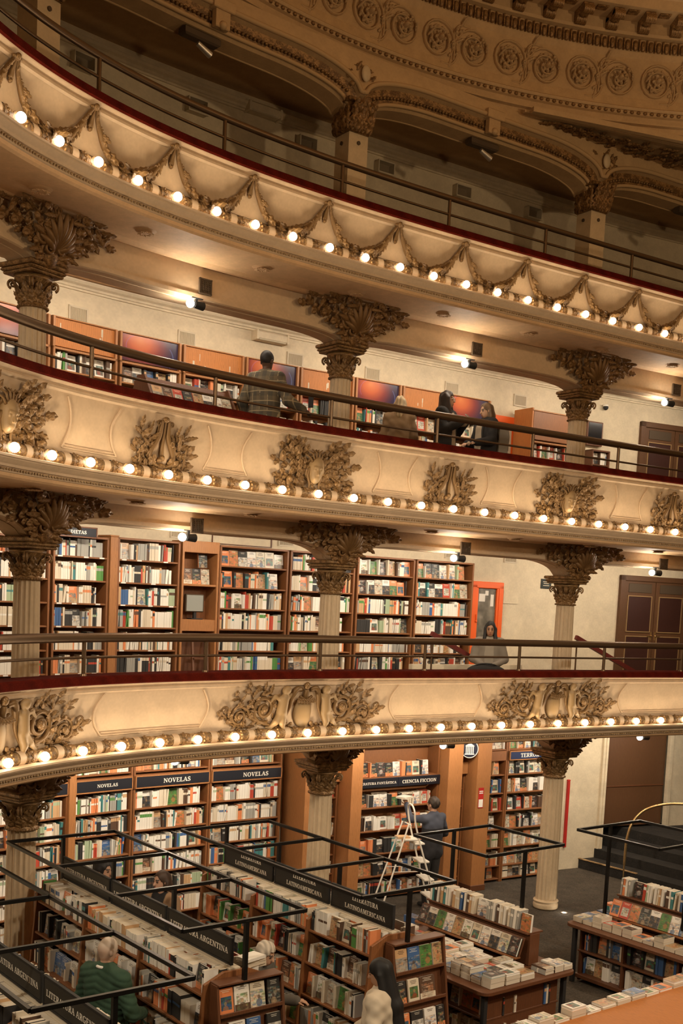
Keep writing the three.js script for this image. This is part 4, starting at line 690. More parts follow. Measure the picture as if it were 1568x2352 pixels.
const coverAtlas = canvasTex(1020, 1024, (c, W, H) => {
  const rnd = rng(404), cols = 6, rows = 4, cw = W / cols, ch = H / rows;
  const css = (i, k = 1) => { const t = TONES[i][1]; return 'rgb(' + t.map((v) => Math.round(255 * Math.pow(Math.min(1, v * k), 1 / 2.2))).join(',') + ')'; };
  for (let i = 0; i < NC; i++) {
    const x = (i % cols) * cw, y = Math.floor(i / cols) * ch, bg = [0, 1, 3, 5, 0, 7, 2, 1, 0, 6, 3, 0, 4, 1, 5, 0, 9, 1, 0, 3, 5, 2, 0, 10][i], fg = bg < 2 ? [5, 3, 4, 10, 6][i % 5] : [0, 1, 3, 7][i % 4]; coverTone[i] = bg;
    c.save(); c.beginPath(); c.rect(x, y, cw, ch); c.clip(); c.fillStyle = css(bg); c.fillRect(x, y, cw, ch);
    const kind = i % 5, pal = [fg, (fg + 5) % 12, (bg + 7) % 12, (fg + 2) % 12], y0 = kind === 1 ? 0 : 0.3 + 0.1 * rnd(), y1 = kind === 2 ? 0.84 : 1.0, xa = kind === 2 || kind === 4 ? 0.14 : 0, xb = 1 - xa; // a picture of soft shapes
    if (kind === 4) { c.fillStyle = css(fg); c.fillRect(x, y + ch * 0.72, cw, ch * 0.28); } else if (kind !== 3) { c.fillStyle = css(pal[i % 3], 0.8); c.fillRect(x + cw * xa, y + ch * y0, cw * (xb - xa), ch * (y1 - y0)); }
    const cx = 0.35 + 0.3 * rnd(), cy = (y0 + y1) / 2 + 0.1 * rnd();
    c.save(); c.beginPath(); c.rect(x + cw * xa, y + ch * y0, cw * (xb - xa), ch * (y1 - y0)); c.clip();
    for (let j = 0; j < 130; j++) { c.globalAlpha = 0.12 + 0.25 * rnd(); c.fillStyle = css(pal[Math.floor(rnd() * 4)], 0.3 + 1.0 * rnd()); c.fillRect(x + cw * (rnd() - 0.1), y + ch * (y0 + (y1 - y0) * rnd() - 0.05), cw * (0.04 + 0.3 * rnd()), ch * (0.01 + 0.09 * rnd())); }
    c.globalAlpha = 0.6; c.fillStyle = css(kind % 2 ? 6 : 7, 0.8); c.beginPath(); c.ellipse(x + cw * cx, y + ch * (cy - 0.08), cw * 0.1, ch * 0.075, 0, 0, 7); c.fill(); c.fillStyle = css(fg, 0.7); c.beginPath(); c.ellipse(x + cw * cx, y + ch * (cy + 0.14), cw * 0.2, ch * 0.15, 0.1, 0, 7); c.fill(); c.restore();
    c.globalAlpha = 1;
    c.fillStyle = bg < 2 || bg === 7 || bg === 11 ? '#2a2018' : '#e6ddca'; // blocks where the titles stand, too small to read
    for (let j = 0; j < 2 + (i % 2); j++) { const w = cw * (0.35 + 0.35 * rnd()); c.globalAlpha = 0.8; c.fillRect(x + (cw - w) / 2, y + ch * (0.08 + 0.06 * j), w, ch * 0.022); c.globalAlpha = 1; }
    c.restore();
  }
});
const coverMat = new THREE.MeshStandardMaterial({ map: coverAtlas, roughness: 0.35 });
const cellUV = (i) => { const c = i % 6, r = Math.floor(i / 6), e = 0.004; return [c / 6 + e, 1 - (r + 1) / 4 + e, (c + 1) / 6 - e, 1 - r / 4 - e]; };
const _pp = new THREE.Vector3(), camInv = new THREE.Matrix4();
camera.updateMatrixWorld(true); camera.updateProjectionMatrix(); const PV = new THREE.Matrix4().multiplyMatrices(camera.projectionMatrix, camera.matrixWorld.clone().invert());
// canonical book: thickness x, height y (base at 0), depth z with the spine towards +z; front cover on +x
function addBook(M4, w, h, d, ti, o = {}) { BOOKS.push({ m: M4, w, h, d, ti, acc: o.acc ?? 0, print: o.print ?? -1, place: o.place, pose: o.pose || 'upright', boost: o.boost || 1, band: o.band ?? 0 }); }
const LM = (p, r) => new THREE.Matrix4().compose(V3(p), new THREE.Quaternion().setFromEuler(new THREE.Euler(...r)), new THREE.Vector3(1, 1, 1));
// fill a shelf between x0 and x1 in a frame; zf is the front line of the books
function fillShelf(FM, x0, x1, y, zf, hAvail, o) {
  const rnd = o.rnd; let x = x0 + 0.004 + 0.02 * rnd(); const end = x1 - (rnd() < 0.25 ? 0.12 * rnd() : 0.01);
  let run = 0, ti = 0, bw = 0, bh = 0, dd = 0, ac = 0, bd = 0;
  while (x < end) {
    if (rnd() < (o.face || 0)) { // face-out book
      const w = 0.135 + 0.02 * rnd(), h = Math.min(hAvail - 0.01, 0.2 + 0.03 * rnd()), ci = Math.floor(rnd() * NC); if (x + w > end) break;
      const n = 1 + Math.floor(rnd() * 2.4); let z = zf - 0.02; for (let k = 0; k < n; k++) { const th = 0.02; addBook(FM.clone().multiply(LM([x, y, z - (n - 1 - k) * th - 0.03], [-0.12, -Math.PI / 2, 0])), th, h, w, coverTone[ci], { print: k === n - 1 ? ci : -1, place: o.place, pose: 'face-out' }); }
      x += w + 0.006; continue;
    }
    if (run <= 0) { ti = tone(rnd, o.dark); run = rnd() < 0.35 ? 2 + Math.floor(rnd() * (ti < 3 || ti === 5 ? 6 : 3)) : 1; bw = 0.011 + 0.026 * Math.pow(rnd(), 1.4); bh = Math.min(hAvail - 0.012, 0.185 + 0.055 * rnd()); dd = 0.13 + 0.02 * rnd(); ac = rnd() < 0.6 ? Math.floor(rnd() * 12) : ti; bd = rnd(); }
    run--; const w = bw * (0.96 + 0.08 * rnd()); if (x + w > end) break;
    const lean = rnd() < 0.06 ? -0.14 * rnd() : 0; addBook(FM.clone().multiply(LM([x + w / 2, y, zf - 0.012 * rnd()], [0, 0, lean])), w, bh, dd, ti, { acc: ac, band: bd, place: o.place });
    x += w + 0.0012 + (lean ? 0.02 : 0);
  }
}
// ------------------------------------------------------------------ bookcases on the curve
function bookcase(u0, u1, D, yBase, shelves, top, o) {
  const A = C(u0, D), B = C(u1, D), w = Math.hypot(B.x - A.x, B.z - A.z), turn = Math.atan2(-(B.z - A.z), B.x - A.x), cx = (A.x + B.x) / 2, cz = (A.z + B.z) / 2, dep = o.depth || 0.3;
  const t = thing(o.name || 'bookcase', o.label, 'bookcase', [cx, yBase, cz], turn, o.group), mt = o.mat || M.wood, th = 0.028;
  obj('side_panel', cb(th, top - yBase, dep, -w / 2 + th / 2, 0, -dep / 2, 0.003), mt, t); obj('side_panel', cb(th, top - yBase, dep, w / 2 - th / 2, 0, -dep / 2, 0.003), mt, t);
  obj('back_panel', cb(w - 2 * th, top - yBase, 0.014, 0, 0, -dep + 0.007, 0.002), mt, t);
  if (!o.noTop) obj('top_board', cb(w, th, dep, 0, top - yBase - th, -dep / 2, 0.003), mt, t);
  t.updateMatrixWorld(true); const FM = t.matrixWorld.clone();
  shelves.forEach((y, i) => {
    obj('shelf', cb(w - 2 * th, 0.022, dep - 0.02, 0, y - yBase - 0.022, -dep / 2 + 0.0, 0.003), mt, t);
    const next = i ? shelves[i - 1] - 0.022 : (o.topOpen ? y + 0.3 : top - th), skip = o.skip && o.skip(i);
    if (!skip) fillShelf(FM, -w / 2 + th, w / 2 - th, y - yBase, -0.035, Math.min(0.275, next - y), { rnd: o.rnd, place: o.place, face: o.face ? o.face(i) : 0.015, dark: o.dark });
    if (o.tickets && o.rnd() < 0.8) { const g = []; for (let q = -w / 2 + 0.1; q < w / 2 - 0.08; q += 0.16 + 0.3 * o.rnd()) g.push(bx(0.07, 0.018, 0.004, q, y - yBase - 0.01, -0.008)); if (g.length) tag(obj('price_tickets', g, M.paper, t), null, null, null, 'stuff'); }
  });
  return { t, w, FM };
}
const bcR = rng(2024);
// --- lowest gallery
{
  const sh = [5.15, 4.85, 4.555, 4.26, 3.955, 3.655, 3.36], mk = (u0, u1, label, o = {}) => bookcase(u0, u1, 2.7, YF[1], o.shelves || sh, o.top || 5.43, { rnd: bcR, place: 'wooden bookcases of the lowest gallery', label, group: 'bookcases of the lowest gallery', tickets: u1 < 0, mat: M.wood, ...o });
  mk(-5.0, -3.38, 'brown wooden bookcase of the lowest gallery partly behind the left column', { top: 5.36 });
  mk(-3.32, -2.12, 'brown wooden bookcase of the lowest gallery right under the Dietas sign', { top: 5.41 });
  mk(-1.92, -0.42, 'brown wooden bookcase of the lowest gallery left of the niche with a screen');
  mk(0.62, 2.58, 'brown lowest gallery bookcase right of the screen niche, covers on its top shelf', { face: (i) => (i === 0 ? 0.85 : i === 1 ? 0.4 : 0.02) });
  mk(2.64, 4.7, 'brown wooden bookcase of the lowest gallery partly behind the middle column', { face: (i) => (i > 4 ? 0.35 : 0.05) });
  mk(4.78, 6.78, 'brown wooden bookcase of the lowest gallery with colourful covers on its upper shelves', { face: (i) => (i < 2 ? 0.5 : 0.03) });
  mk(6.84, 9.0, 'brown wooden bookcase of the lowest gallery next to the orange door', { face: (i) => (i < 2 ? 0.45 : 0.03), shelves: sh.slice(0, 6) });
  { const f = frameAt(-2.02, 2.68, YF[1]), t = thing('wood_pilaster', 'plain brown wooden upright between the bookcases of the lowest gallery', 'pilaster', f.p, f.turn); obj('post', cb(0.11, 2.19, 0.3, 0, 0, -0.15, 0.006), M.woodLight, t); obj('cap', cb(0.13, 0.02, 0.31, 0, 2.19, -0.15, 0.004), M.woodLight, t); }
  // niche with the monitor
  const A = C(-0.36, 2.7), B = C(0.6, 2.7), w = Math.hypot(B.x - A.x, B.z - A.z), t = thing('screen_niche', 'tall open wooden niche between bookcases, holding a small screen', 'cabinet', [(A.x + B.x) / 2, YF[1], (A.z + B.z) / 2], Math.atan2(-(B.z - A.z), B.x - A.x));
  obj('side_panel', cb(0.03, 2.22, 0.3, -w / 2 + 0.015, 0, -0.15, 0.003), M.woodLight, t); obj('side_panel', cb(0.03, 2.22, 0.3, w / 2 - 0.015, 0, -0.15, 0.003), M.woodLight, t); obj('back_panel', cb(w - 0.06, 2.22, 0.014, 0, 0, -0.29, 0.002), M.wood, t);
  obj('top_panel', cb(w - 0.06, 0.16, 0.28, 0, 2.06, -0.14, 0.004), M.woodLight, t); obj('shelf', cb(w - 0.06, 0.03, 0.28, 0, 1.6, -0.15, 0.004), M.woodLight, t); obj('lower_panel', cb(w - 0.06, 0.16, 0.26, 0, 0.98, -0.14, 0.004), M.woodLight, t); obj('base_panel', cb(w - 0.06, 0.9, 0.02, 0, 0, -0.2, 0.004), M.woodDark, t);
  t.updateMatrixWorld(true); const FM = t.matrixWorld.clone(); for (let i = 0; i < 3; i++) addBook(FM.clone().multiply(LM([-0.2 + i * 0.14, 1.63, -0.12], [-0.12, -Math.PI / 2, 0])), 0.02, 0.21, 0.135, [8, 7, 3][i], { print: [9, 14, 21][i], place: 'niche of the lowest gallery', pose: 'face-out' }); addBook(FM.clone().multiply(LM([0.02, 1.86, -0.1], [-0.12, -Math.PI / 2, 0])), 0.02, 0.19, 0.14, 3, { print: 3, place: 'niche of the lowest gallery', pose: 'face-out' });
  const mon = thing('monitor', 'small grey screen standing in the wooden niche', 'monitor', [0, 0, 0], 0); t.getWorldPosition(mon.position); mon.rotation.y = t.rotation.y; mon.position.y = YF[1] + 1.14;
  obj('screen_frame', cb(0.29, 0.25, 0.05, -0.02, 0.1, -0.12, 0.012), M.grill, mon); obj('screen', bx(0.26, 0.22, 0.004, -0.02, 0.225, -0.093), std([0.30, 0.31, 0.28], { roughness: 0.15 }), mon); obj('foot', [cb(0.04, 0.1, 0.04, 0, 0.01, -0.13, 0.004), cb(0.18, 0.014, 0.14, 0, 0, -0.12, 0.004)], M.blackMatte, mon);
  const ld = thing('step_stool', 'dark narrow folding step leaning inside the wooden niche', 'step stool', [t.position.x, YF[1], t.position.z], t.rotation.y); obj('rail', [bar([0.12, 0, 0.1], [0.2, 0.85, -0.1], 0.03, 0.03), bar([-0.1, 0, 0.1], [-0.04, 0.85, -0.1], 0.03, 0.03)], M.woodDark, ld); obj('tread', [bar([-0.08, 0.3, 0.03], [0.14, 0.3, 0.03], 0.1, 0.02), bar([-0.06, 0.6, -0.04], [0.17, 0.6, -0.04], 0.1, 0.02)], M.woodDark, ld);
  { const f = frameAt(-3.0, 2.5, 5.445); signBoard('shelf_sign', 'dark sign reading DIETAS above the bookcase', ['DIETAS'], f.p, f.turn, 0.52, 0.105, { trim: M.woodDark, px: 62 }); }
  // low wall ends, notice and doors on the right
  { const f = frameAt(10.07, DW, YF[1]), t2 = thing('framed_door', 'bright orange framed glass door behind the seated woman', 'door', f.p, f.turn); const h = 1.86, W2 = 0.58;
    obj('frame', [cb(0.09, h, 0.06, -W2 / 2, 0, 0.02, 0.01), cb(0.09, h, 0.06, W2 / 2, 0, 0.02, 0.01), cb(W2 + 0.09, 0.11, 0.06, 0, h - 0.06, 0.02, 0.01), cb(0.05, h - 0.05, 0.04, -W2 / 2 + 0.06, 0, 0.02, 0.006), cb(0.05, h - 0.05, 0.04, W2 / 2 - 0.06, 0, 0.02, 0.006)], M.orange, t2); obj('pane_backing', bx(0.4, h - 0.06, 0.01, 0, h / 2, 0.005), std([0.42, 0.38, 0.30], { map: noiseTex(128, [[3, 1], [7, 1], [20, 0.4]], grey(70, 255), 1.3), roughness: 0.3 }), t2); obj('notice', [bx(0.13, 0.13, 0.002, -0.1, h - 0.22, 0.013), bx(0.07, 0.08, 0.002, 0.0, h - 0.14, 0.013), bx(0.07, 0.2, 0.002, 0.12, h - 0.26, 0.013)], M.paper, t2); obj('handle', [cyl(0.012, 0.012, 0.12, -0.24, h - 0.62, 0.06), ball(0.02, -0.24, h - 0.62, 0.06)], M.orange, t2); }
  { const f = frameAt(12.43, DW, 5.175); const t2 = signBoard('wall_sign', 'small dark green sign on the wall beside the column', [''], f.p, f.turn, 0.24, 0.17, { bg: '#141d16', fg: '#141d16', boardMat: M.blackMatte, tw: 64 }); obj('print_lines', [bx(0.15, 0.012, 0.002, 0, 0.035, 0.012), bx(0.12, 0.012, 0.002, 0, 0.005, 0.012), bx(0.14, 0.012, 0.002, 0, -0.03, 0.012)], M.ventPale, t2); }
  { const f = frameAt(11.05, DW, 4.92), t2 = thing('wall_notice', 'pale sheet of paper on the wall right of the orange door', 'notice', f.p, f.turn); obj('sheet', bx(0.33, 0.22, 0.006, 0, 0, 0.003), M.wall, t2); obj('lower_edge', bx(0.34, 0.012, 0.012, 0, -0.115, 0.006), M.ventPale, t2); }
}
// --- double doors towards the stage
function doubleDoor(n, u0, u1, y0, h) {
  const A = C(u0, DW), B = C(u1, DW), w = Math.hypot(B.x - A.x, B.z - A.z), t = new THREE.Group(); t.name = 'door_' + n; scene.add(t); tag(t, null, null, null, 'structure'); t.position.set((A.x + B.x) / 2, y0, (A.z + B.z) / 2); t.rotation.y = Math.atan2(-(B.z - A.z), B.x - A.x);
  obj('door_frame', [cb(0.1, h + 0.1, 0.09, -w / 2, 0, 0.02, 0.01), cb(0.1, h + 0.1, 0.09, w / 2, 0, 0.02, 0.01), cb(w + 0.1, 0.1, 0.09, 0, h, 0.02, 0.01)], M.doorBrown, t);
  for (const s of [-1, 1]) {
    const lw = w / 2 - 0.06, cx = s * (lw / 2 + 0.006), leafD = obj('door_leaf', cb(lw, h, 0.05, cx, 0, 0.02, 0.006), M.doorBrown, t);
    for (const [y0p, y1p, mt] of [[h * 0.56, h * 0.865, M.doorDark], [0.12, h * 0.51, M.doorDark], [h * 0.9, h * 0.98, M.grill]]) { obj('door_panel', cb(lw * 0.74, y1p - y0p, 0.02, cx, y0p, 0.045, 0.006), mt, leafD); const pw = lw * 0.74, ph = y1p - y0p, b = 0.018; if (mt !== M.grill) obj('panel_bead', [bx(pw + 2 * b, b, 0.024, cx, y0p - b / 2, 0.05), bx(pw + 2 * b, b, 0.024, cx, y1p + b / 2, 0.05), bx(b, ph, 0.024, cx - pw / 2 - b / 2, (y0p + y1p) / 2, 0.05), bx(b, ph, 0.024, cx + pw / 2 + b / 2, (y0p + y1p) / 2, 0.05)], M.doorGold, leafD); }
    obj('door_handle', [cb(0.03, 0.16, 0.012, s * 0.05, h * 0.48, 0.05, 0.003), rod([s * 0.05, h * 0.52, 0.07], [s * 0.15, h * 0.52, 0.075], 0.009), ball(0.016, s * 0.05, h * 0.52, 0.065)], M.brass, leafD);
  }
}
doubleDoor(1, 15.4, 18.0, YF[1], 2.08); doubleDoor(2, 15.75, 18.3, YF[2], 2.0);
// --- middle gallery: cases with panels and posters above
const posterTex = canvasTex(256, 128, (c, w, h) => {
  c.fillStyle = '#3a2030'; c.fillRect(0, 0, w, h); const g = c.createRadialGradient(w * 0.32, h * 0.12, 4, w * 0.36, h * 0.3, w * 0.55); g.addColorStop(0, '#c9784c'); g.addColorStop(0.3, '#b8603f'); g.addColorStop(0.6, '#7d3a38'); g.addColorStop(1, '#2e2440'); c.fillStyle = g; c.fillRect(0, 0, w, h);
  c.strokeStyle = 'rgba(120,150,220,0.55)'; c.lineWidth = 3; c.beginPath(); c.ellipse(w * 0.42, h * 0.6, w * 0.5, h * 0.75, 0.1, -0.6, 0.9); c.stroke(); c.strokeStyle = 'rgba(150,110,200,0.4)'; c.beginPath(); c.ellipse(w * 0.5, h * 0.5, w * 0.42, h * 0.6, 0.2, 2.6, 4.0); c.stroke();
});
const posterMat = new THREE.MeshStandardMaterial({ map: posterTex, roughness: 0.22 });
{
  const bounds = [-6.3, -4.95, -3.45, -2.02, -0.52, 1.12, 2.69, 4.42, 6.02, 7.6, 9.32], sh = [7.42, 7.1, 6.78, 6.46, 6.2];
  for (let i = 0; i < bounds.length - 1; i++) {
    const poster = i % 2 === 1, where = ['', 'behind the left column', 'left of the second poster', 'under the poster nearest the display stand', 'above the display stand', 'behind the plaid-shirted man', 'left of the middle column', 'right of the middle column', 'behind the blonde woman', 'behind the woman with a phone'][i] || 'at the far left';
    const b = bookcase(bounds[i] + 0.03, bounds[i + 1] - 0.03, 2.7, YF[2], sh, 7.68, { rnd: bcR, place: 'light wooden bookcases of the middle gallery', label: 'light wooden gallery bookcase topped by a ' + (poster ? 'purple poster, ' : 'wood panel, ') + where, group: 'bookcases of the middle gallery', mat: M.woodLight, face: () => 0.22 });
    const hP = 0.34, y = 7.7 - YF[2]; obj('upper_frame', [cb(0.03, hP + 0.03, 0.28, -b.w / 2 + 0.015, y - 0.02, -0.15, 0.004), cb(0.03, hP + 0.03, 0.28, b.w / 2 - 0.015, y - 0.02, -0.15, 0.004), cb(b.w, 0.016, 0.26, 0, y + hP, -0.16, 0.004)], M.woodLight, b.t);
    if (poster) { const p = obj('poster', cb(b.w - 0.06, hP, 0.02, 0, y, -0.06, 0.003), M.woodDark, b.t); const q = mesh('poster_print', new THREE.PlaneGeometry(b.w - 0.07, hP - 0.01), posterMat, p); q.position.set(0, y + hP / 2, -0.0485); }
    else { const p = obj('wood_panel', cb(b.w - 0.06, hP, 0.02, 0, y, -0.06, 0.003), M.woodOrange, b.t); const sc = []; for (let j = 0; j < 4; j++) sc.push(bx(0.008 + 0.02 * bcR(), 0.02 + 0.08 * bcR(), 0.001, (bcR() - 0.5) * b.w * 0.8, y + hP * (0.2 + 0.6 * bcR()), -0.0493)); obj('worn_spots', sc, M.ventPale, p); }
  }
  // separate case right of the group
  const b = bookcase(10.72, 12.3, 2.55, YF[2], [7.24, 6.92, 6.6, 6.28], 7.5, { rnd: bcR, place: 'separate case of the middle gallery', label: 'tall wooden bookcase with a red-brown upper panel beside the right column', group: 'bookcases of the middle gallery', mat: M.woodLight, depth: 0.45, face: () => 0.3 });
  obj('upper_panel', cb(b.w - 0.02, 0.46, 0.4, 0, 7.52 - YF[2], -0.2, 0.006), M.wood, b.t); obj('side_board', cb(0.03, 1.93, 0.45, -b.w / 2 - 0.012, 0, -0.225, 0.004), M.woodOrange, b.t); obj('top_cap', cb(b.w + 0.04, 0.02, 0.44, 0, 7.98 - YF[2], -0.21, 0.004), M.woodLight, b.t);
  { const f = frameAt(13.88, DW - 0.02, 7.64), t = thing('wall_screen', 'black screen on the wall right of the right column', 'screen', f.p, f.turn); obj('frame', cb(0.36, 0.42, 0.04, 0, 0, 0.03, 0.006), M.woodDark, t); obj('glass', bx(0.31, 0.37, 0.004, 0, 0.21, 0.052), std([0.01, 0.01, 0.012], { roughness: 0.15 }), t); }
  { const c = bookcase(13.55, 14.25, 2.8, YF[2], [7.3, 6.98, 6.66, 6.34], 7.55, { rnd: bcR, place: 'narrow case below the dark screen', label: 'narrow dark bookcase under the black wall screen', group: 'bookcases of the middle gallery', mat: M.woodDark, face: () => 0.2 }); }
  { const f = frameAt(10.35, DW, YF[2]), t = thing('framed_door', 'bright orange door frame behind the people of the middle gallery', 'door', f.p, f.turn); obj('frame', [cb(0.09, 1.76, 0.06, -0.29, 0, 0.02, 0.01), cb(0.09, 1.76, 0.06, 0.29, 0, 0.02, 0.01), cb(0.67, 0.11, 0.06, 0, 1.7, 0.02, 0.01)], M.orange, t); obj('door_leaf', bx(0.5, 1.7, 0.02, 0, 0.85, 0.01), M.orange, t); obj('pane', bx(0.32, 1.3, 0.01, 0, 0.95, 0.022), M.ventPale, t); }
  // dark display stand left of the plaid-shirted man
  { const f = frameAt(-1.4, 1.75, YF[2]), t = thing('display_stand', 'dark stained display stand with slanted shelves left of the plaid-shirted man', 'display stand', f.p, f.turn + 0.05); const W = 1.25;
    obj('side_panel', xf(new THREE.ExtrudeGeometry((() => { const s = new THREE.Shape(); s.moveTo(-0.35, 0); s.lineTo(0.35, 0); s.lineTo(0.35, 0.75); s.lineTo(0.05, 1.25); s.lineTo(-0.1, 1.25); s.lineTo(-0.35, 0.8); s.closePath(); return s; })(), { depth: 0.03, bevelEnabled: false }), [-W / 2, 0, 0], [0, -Math.PI / 2, 0]), M.woodDark, t);
    obj('side_panel', xf(new THREE.ExtrudeGeometry((() => { const s = new THREE.Shape(); s.moveTo(-0.35, 0); s.lineTo(0.35, 0); s.lineTo(0.35, 0.75); s.lineTo(0.05, 1.25); s.lineTo(-0.1, 1.25); s.lineTo(-0.35, 0.8); s.closePath(); return s; })(), { depth: 0.03, bevelEnabled: false }), [W / 2 + 0.03, 0, 0], [0, -Math.PI / 2, 0]), M.woodDark, t);
    obj('shelf', [cb(W, 0.03, 0.36, 0, 0.72, 0.12, 0.004), cb(W, 0.03, 0.5, 0, 0.35, 0.05, 0.004)], M.woodDark, t); obj('slanted_board', bx(W, 0.03, 0.5, 0, 1.0, 0.1, 1.1), M.woodDark, t); obj('back_board', cb(W, 1.2, 0.02, 0, 0, -0.2, 0.004), M.woodDark, t);
    t.updateMatrixWorld(true); const FM = t.matrixWorld.clone(), rnd = rng(66); for (let i = 0; i < 8; i++) addBook(FM.clone().multiply(LM([-0.6 + i * 0.152, 0.93, 0.2], [-0.45, -Math.PI / 2, 0])), 0.02, 0.21, 0.14, tone(rnd, true), { print: [5, 9, 12, 14, 11, 15, 18, 21][i], place: 'display stand of the middle gallery', pose: 'face-out' }); fillShelf(FM, -W / 2 + 0.04, W / 2 - 0.04, 0.75, 0.25, 0.2, { rnd, place: 'display stand of the middle gallery', face: 0.2 }); fillShelf(FM, -W / 2 + 0.04, W / 2 - 0.04, 0.38, 0.25, 0.28, { rnd, place: 'display stand of the middle gallery', face: 0.2 }); }
}
// --- ground floor wall
{
  const sh = [2.3, 1.78, 1.475, 1.17, 0.865, 0.56, 0.25], nov = [[-4.6, -2.84, 'Novelas bookcase partly behind the left column'], [-2.72, -1.36, 'Novelas bookcase next to the light wooden upright'], [-1.34, 0.61, 'wide Novelas bookcase in the middle of the row'], [0.63, 2.7, 'Novelas bookcase beside the wide wooden pilaster']];
  nov.forEach(([a, b, n], i) => {
    const c = bookcase(a, b, 2.75, 0, sh, 2.62, { rnd: bcR, place: 'Novelas bookcases', label: 'brown ' + n, group: 'Novelas bookcases', mat: M.wood, face: (j) => (j === 0 ? 0.15 : 0.03), noTop: true });
    const A = C(a, 2.75), B = C(b, 2.75); obj('sign_board_backing', cb(c.w, 0.2, 0.05, 0, 2.05, -0.02, 0.004), M.wood, c.t);
    const p = new THREE.Vector3(0, 2.15, 0.016).applyMatrix4(c.FM); signBoard('shelf_sign', 'dark sign reading NOVELAS on the ' + n.replace(/^Novelas /, ''), ['NOVELAS'], p.toArray(), c.t.rotation.y, c.w - 0.06, 0.145, { trim: M.woodLight, px: 50, tw: 640, group: 'Novelas signs', cx: i === 3 ? 0.62 : 0.55 });
  });
  { const f = frameAt(-2.78, 2.72, 0), t = thing('wood_pilaster', 'light wooden upright left of the Novelas bookcases', 'pilaster', f.p, f.turn); obj('post', cb(0.1, 2.66, 0.32, 0, 0, -0.14, 0.006), M.woodLight, t); obj('cap', cb(0.12, 0.03, 0.33, 0, 2.6, -0.14, 0.004), M.woodLight, t); }
  // projecting wooden frame: pilasters
  const pil = (u0, u1, D, dep, label) => { const A = C(u0, D), B = C(u1, D), w = Math.hypot(B.x - A.x, B.z - A.z), t = thing('wood_pilaster', label, 'pilaster', [(A.x + B.x) / 2, 0, (A.z + B.z) / 2], Math.atan2(-(B.z - A.z), B.x - A.x), 'ground floor pilasters'); obj('post', cb(w, 2.8, dep, 0, 0, -dep / 2, 0.006), M.woodLight, t); obj('foot', cb(w + 0.02, 0.1, dep + 0.02, 0, 0, -dep / 2, 0.004), M.woodDark, t); return t; };
  pil(3.05, 3.42, 2.4, 0.62, 'wide light wooden pilaster right of the Novelas bookcases, behind the middle column'); pil(4.55, 4.92, 2.4, 0.6, 'light wooden pilaster left of the Literatura Fantástica shelves'); pil(8.08, 8.62, 2.45, 0.6, 'light wooden pilaster right of the Ciencia Ficción shelves'); const pr = pil(9.2, 9.74, 2.45, 0.6, 'light wooden pilaster left of the Terror shelves, with a red poster');
  { const t = thing('small_poster', 'small red and white poster on the light wooden pilaster', 'poster', [pr.position.x, 1.58, pr.position.z], pr.rotation.y); obj('sheet', bx(0.11, 0.34, 0.004, -0.04, 0, 0.004), M.red, t); obj('print_lines', [bx(0.08, 0.016, 0.002, -0.04, 0.11, 0.007), bx(0.08, 0.016, 0.002, -0.04, 0.08, 0.007), bx(0.09, 0.13, 0.002, -0.04, -0.09, 0.007)], M.paper, t); }
  const f1 = [1.98, 1.5, 1.125, 0.75, 0.39, 0.06];
  const fa = bookcase(4.94, 8.06, 2.68, 0, f1, 2.5, { rnd: bcR, place: 'Literatura Fantástica shelves', label: 'wide bookcase under the Literatura Fantástica and Ciencia Ficción signs', group: 'bookcases of the projecting wooden frame', dark: true, mat: M.wood, face: (j) => (j === 0 ? 0.5 : 0.16) });
  obj('lintel', cb(fa.w, 0.2, 0.4, 0, 2.58, -0.1, 0.006), M.woodLight, fa.t);
  for (const [s, txt, q] of [[-1, 'LITERATURA FANTÁSTICA', 'the Literatura Fantástica'], [1, 'CIENCIA FICCION', 'the Ciencia Ficción']]) { const p = new THREE.Vector3(s * fa.w / 4, 1.9, 0.03).applyMatrix4(fa.FM); signBoard('shelf_sign', 'dark sign reading ' + txt + ' over the shelves', [txt], p.toArray(), fa.t.rotation.y, fa.w / 2 - 0.01, 0.15, { px: 60, tw: 640 }); }
  const nI = (u0, u1, label) => bookcase(u0, u1, 2.75, 0, [1.7, 1.4, 1.1, 0.8, 0.5, 0.2], 1.95, { rnd: bcR, place: 'narrow niches of the wooden frame', label, group: 'bookcases of the projecting wooden frame', mat: M.wood, face: () => 0.1 });
  const n1 = nI(3.44, 4.53, 'narrow bookcase niche behind the middle ground floor column'), n2 = nI(8.64, 9.18, 'narrow bookcase niche under the round temple emblem');
  for (const n of [n1, n2]) { obj('head_panel', cb(n.w, 0.2, 0.34, 0, 1.95, -0.1, 0.006), M.woodLight, n.t); obj('niche_back', cb(n.w, 0.5, 0.02, 0, 2.15, -0.28, 0.004), M.wood, n.t); obj('lintel', cb(n.w, 0.14, 0.34, 0, 2.62, -0.1, 0.006), M.woodLight, n.t); }
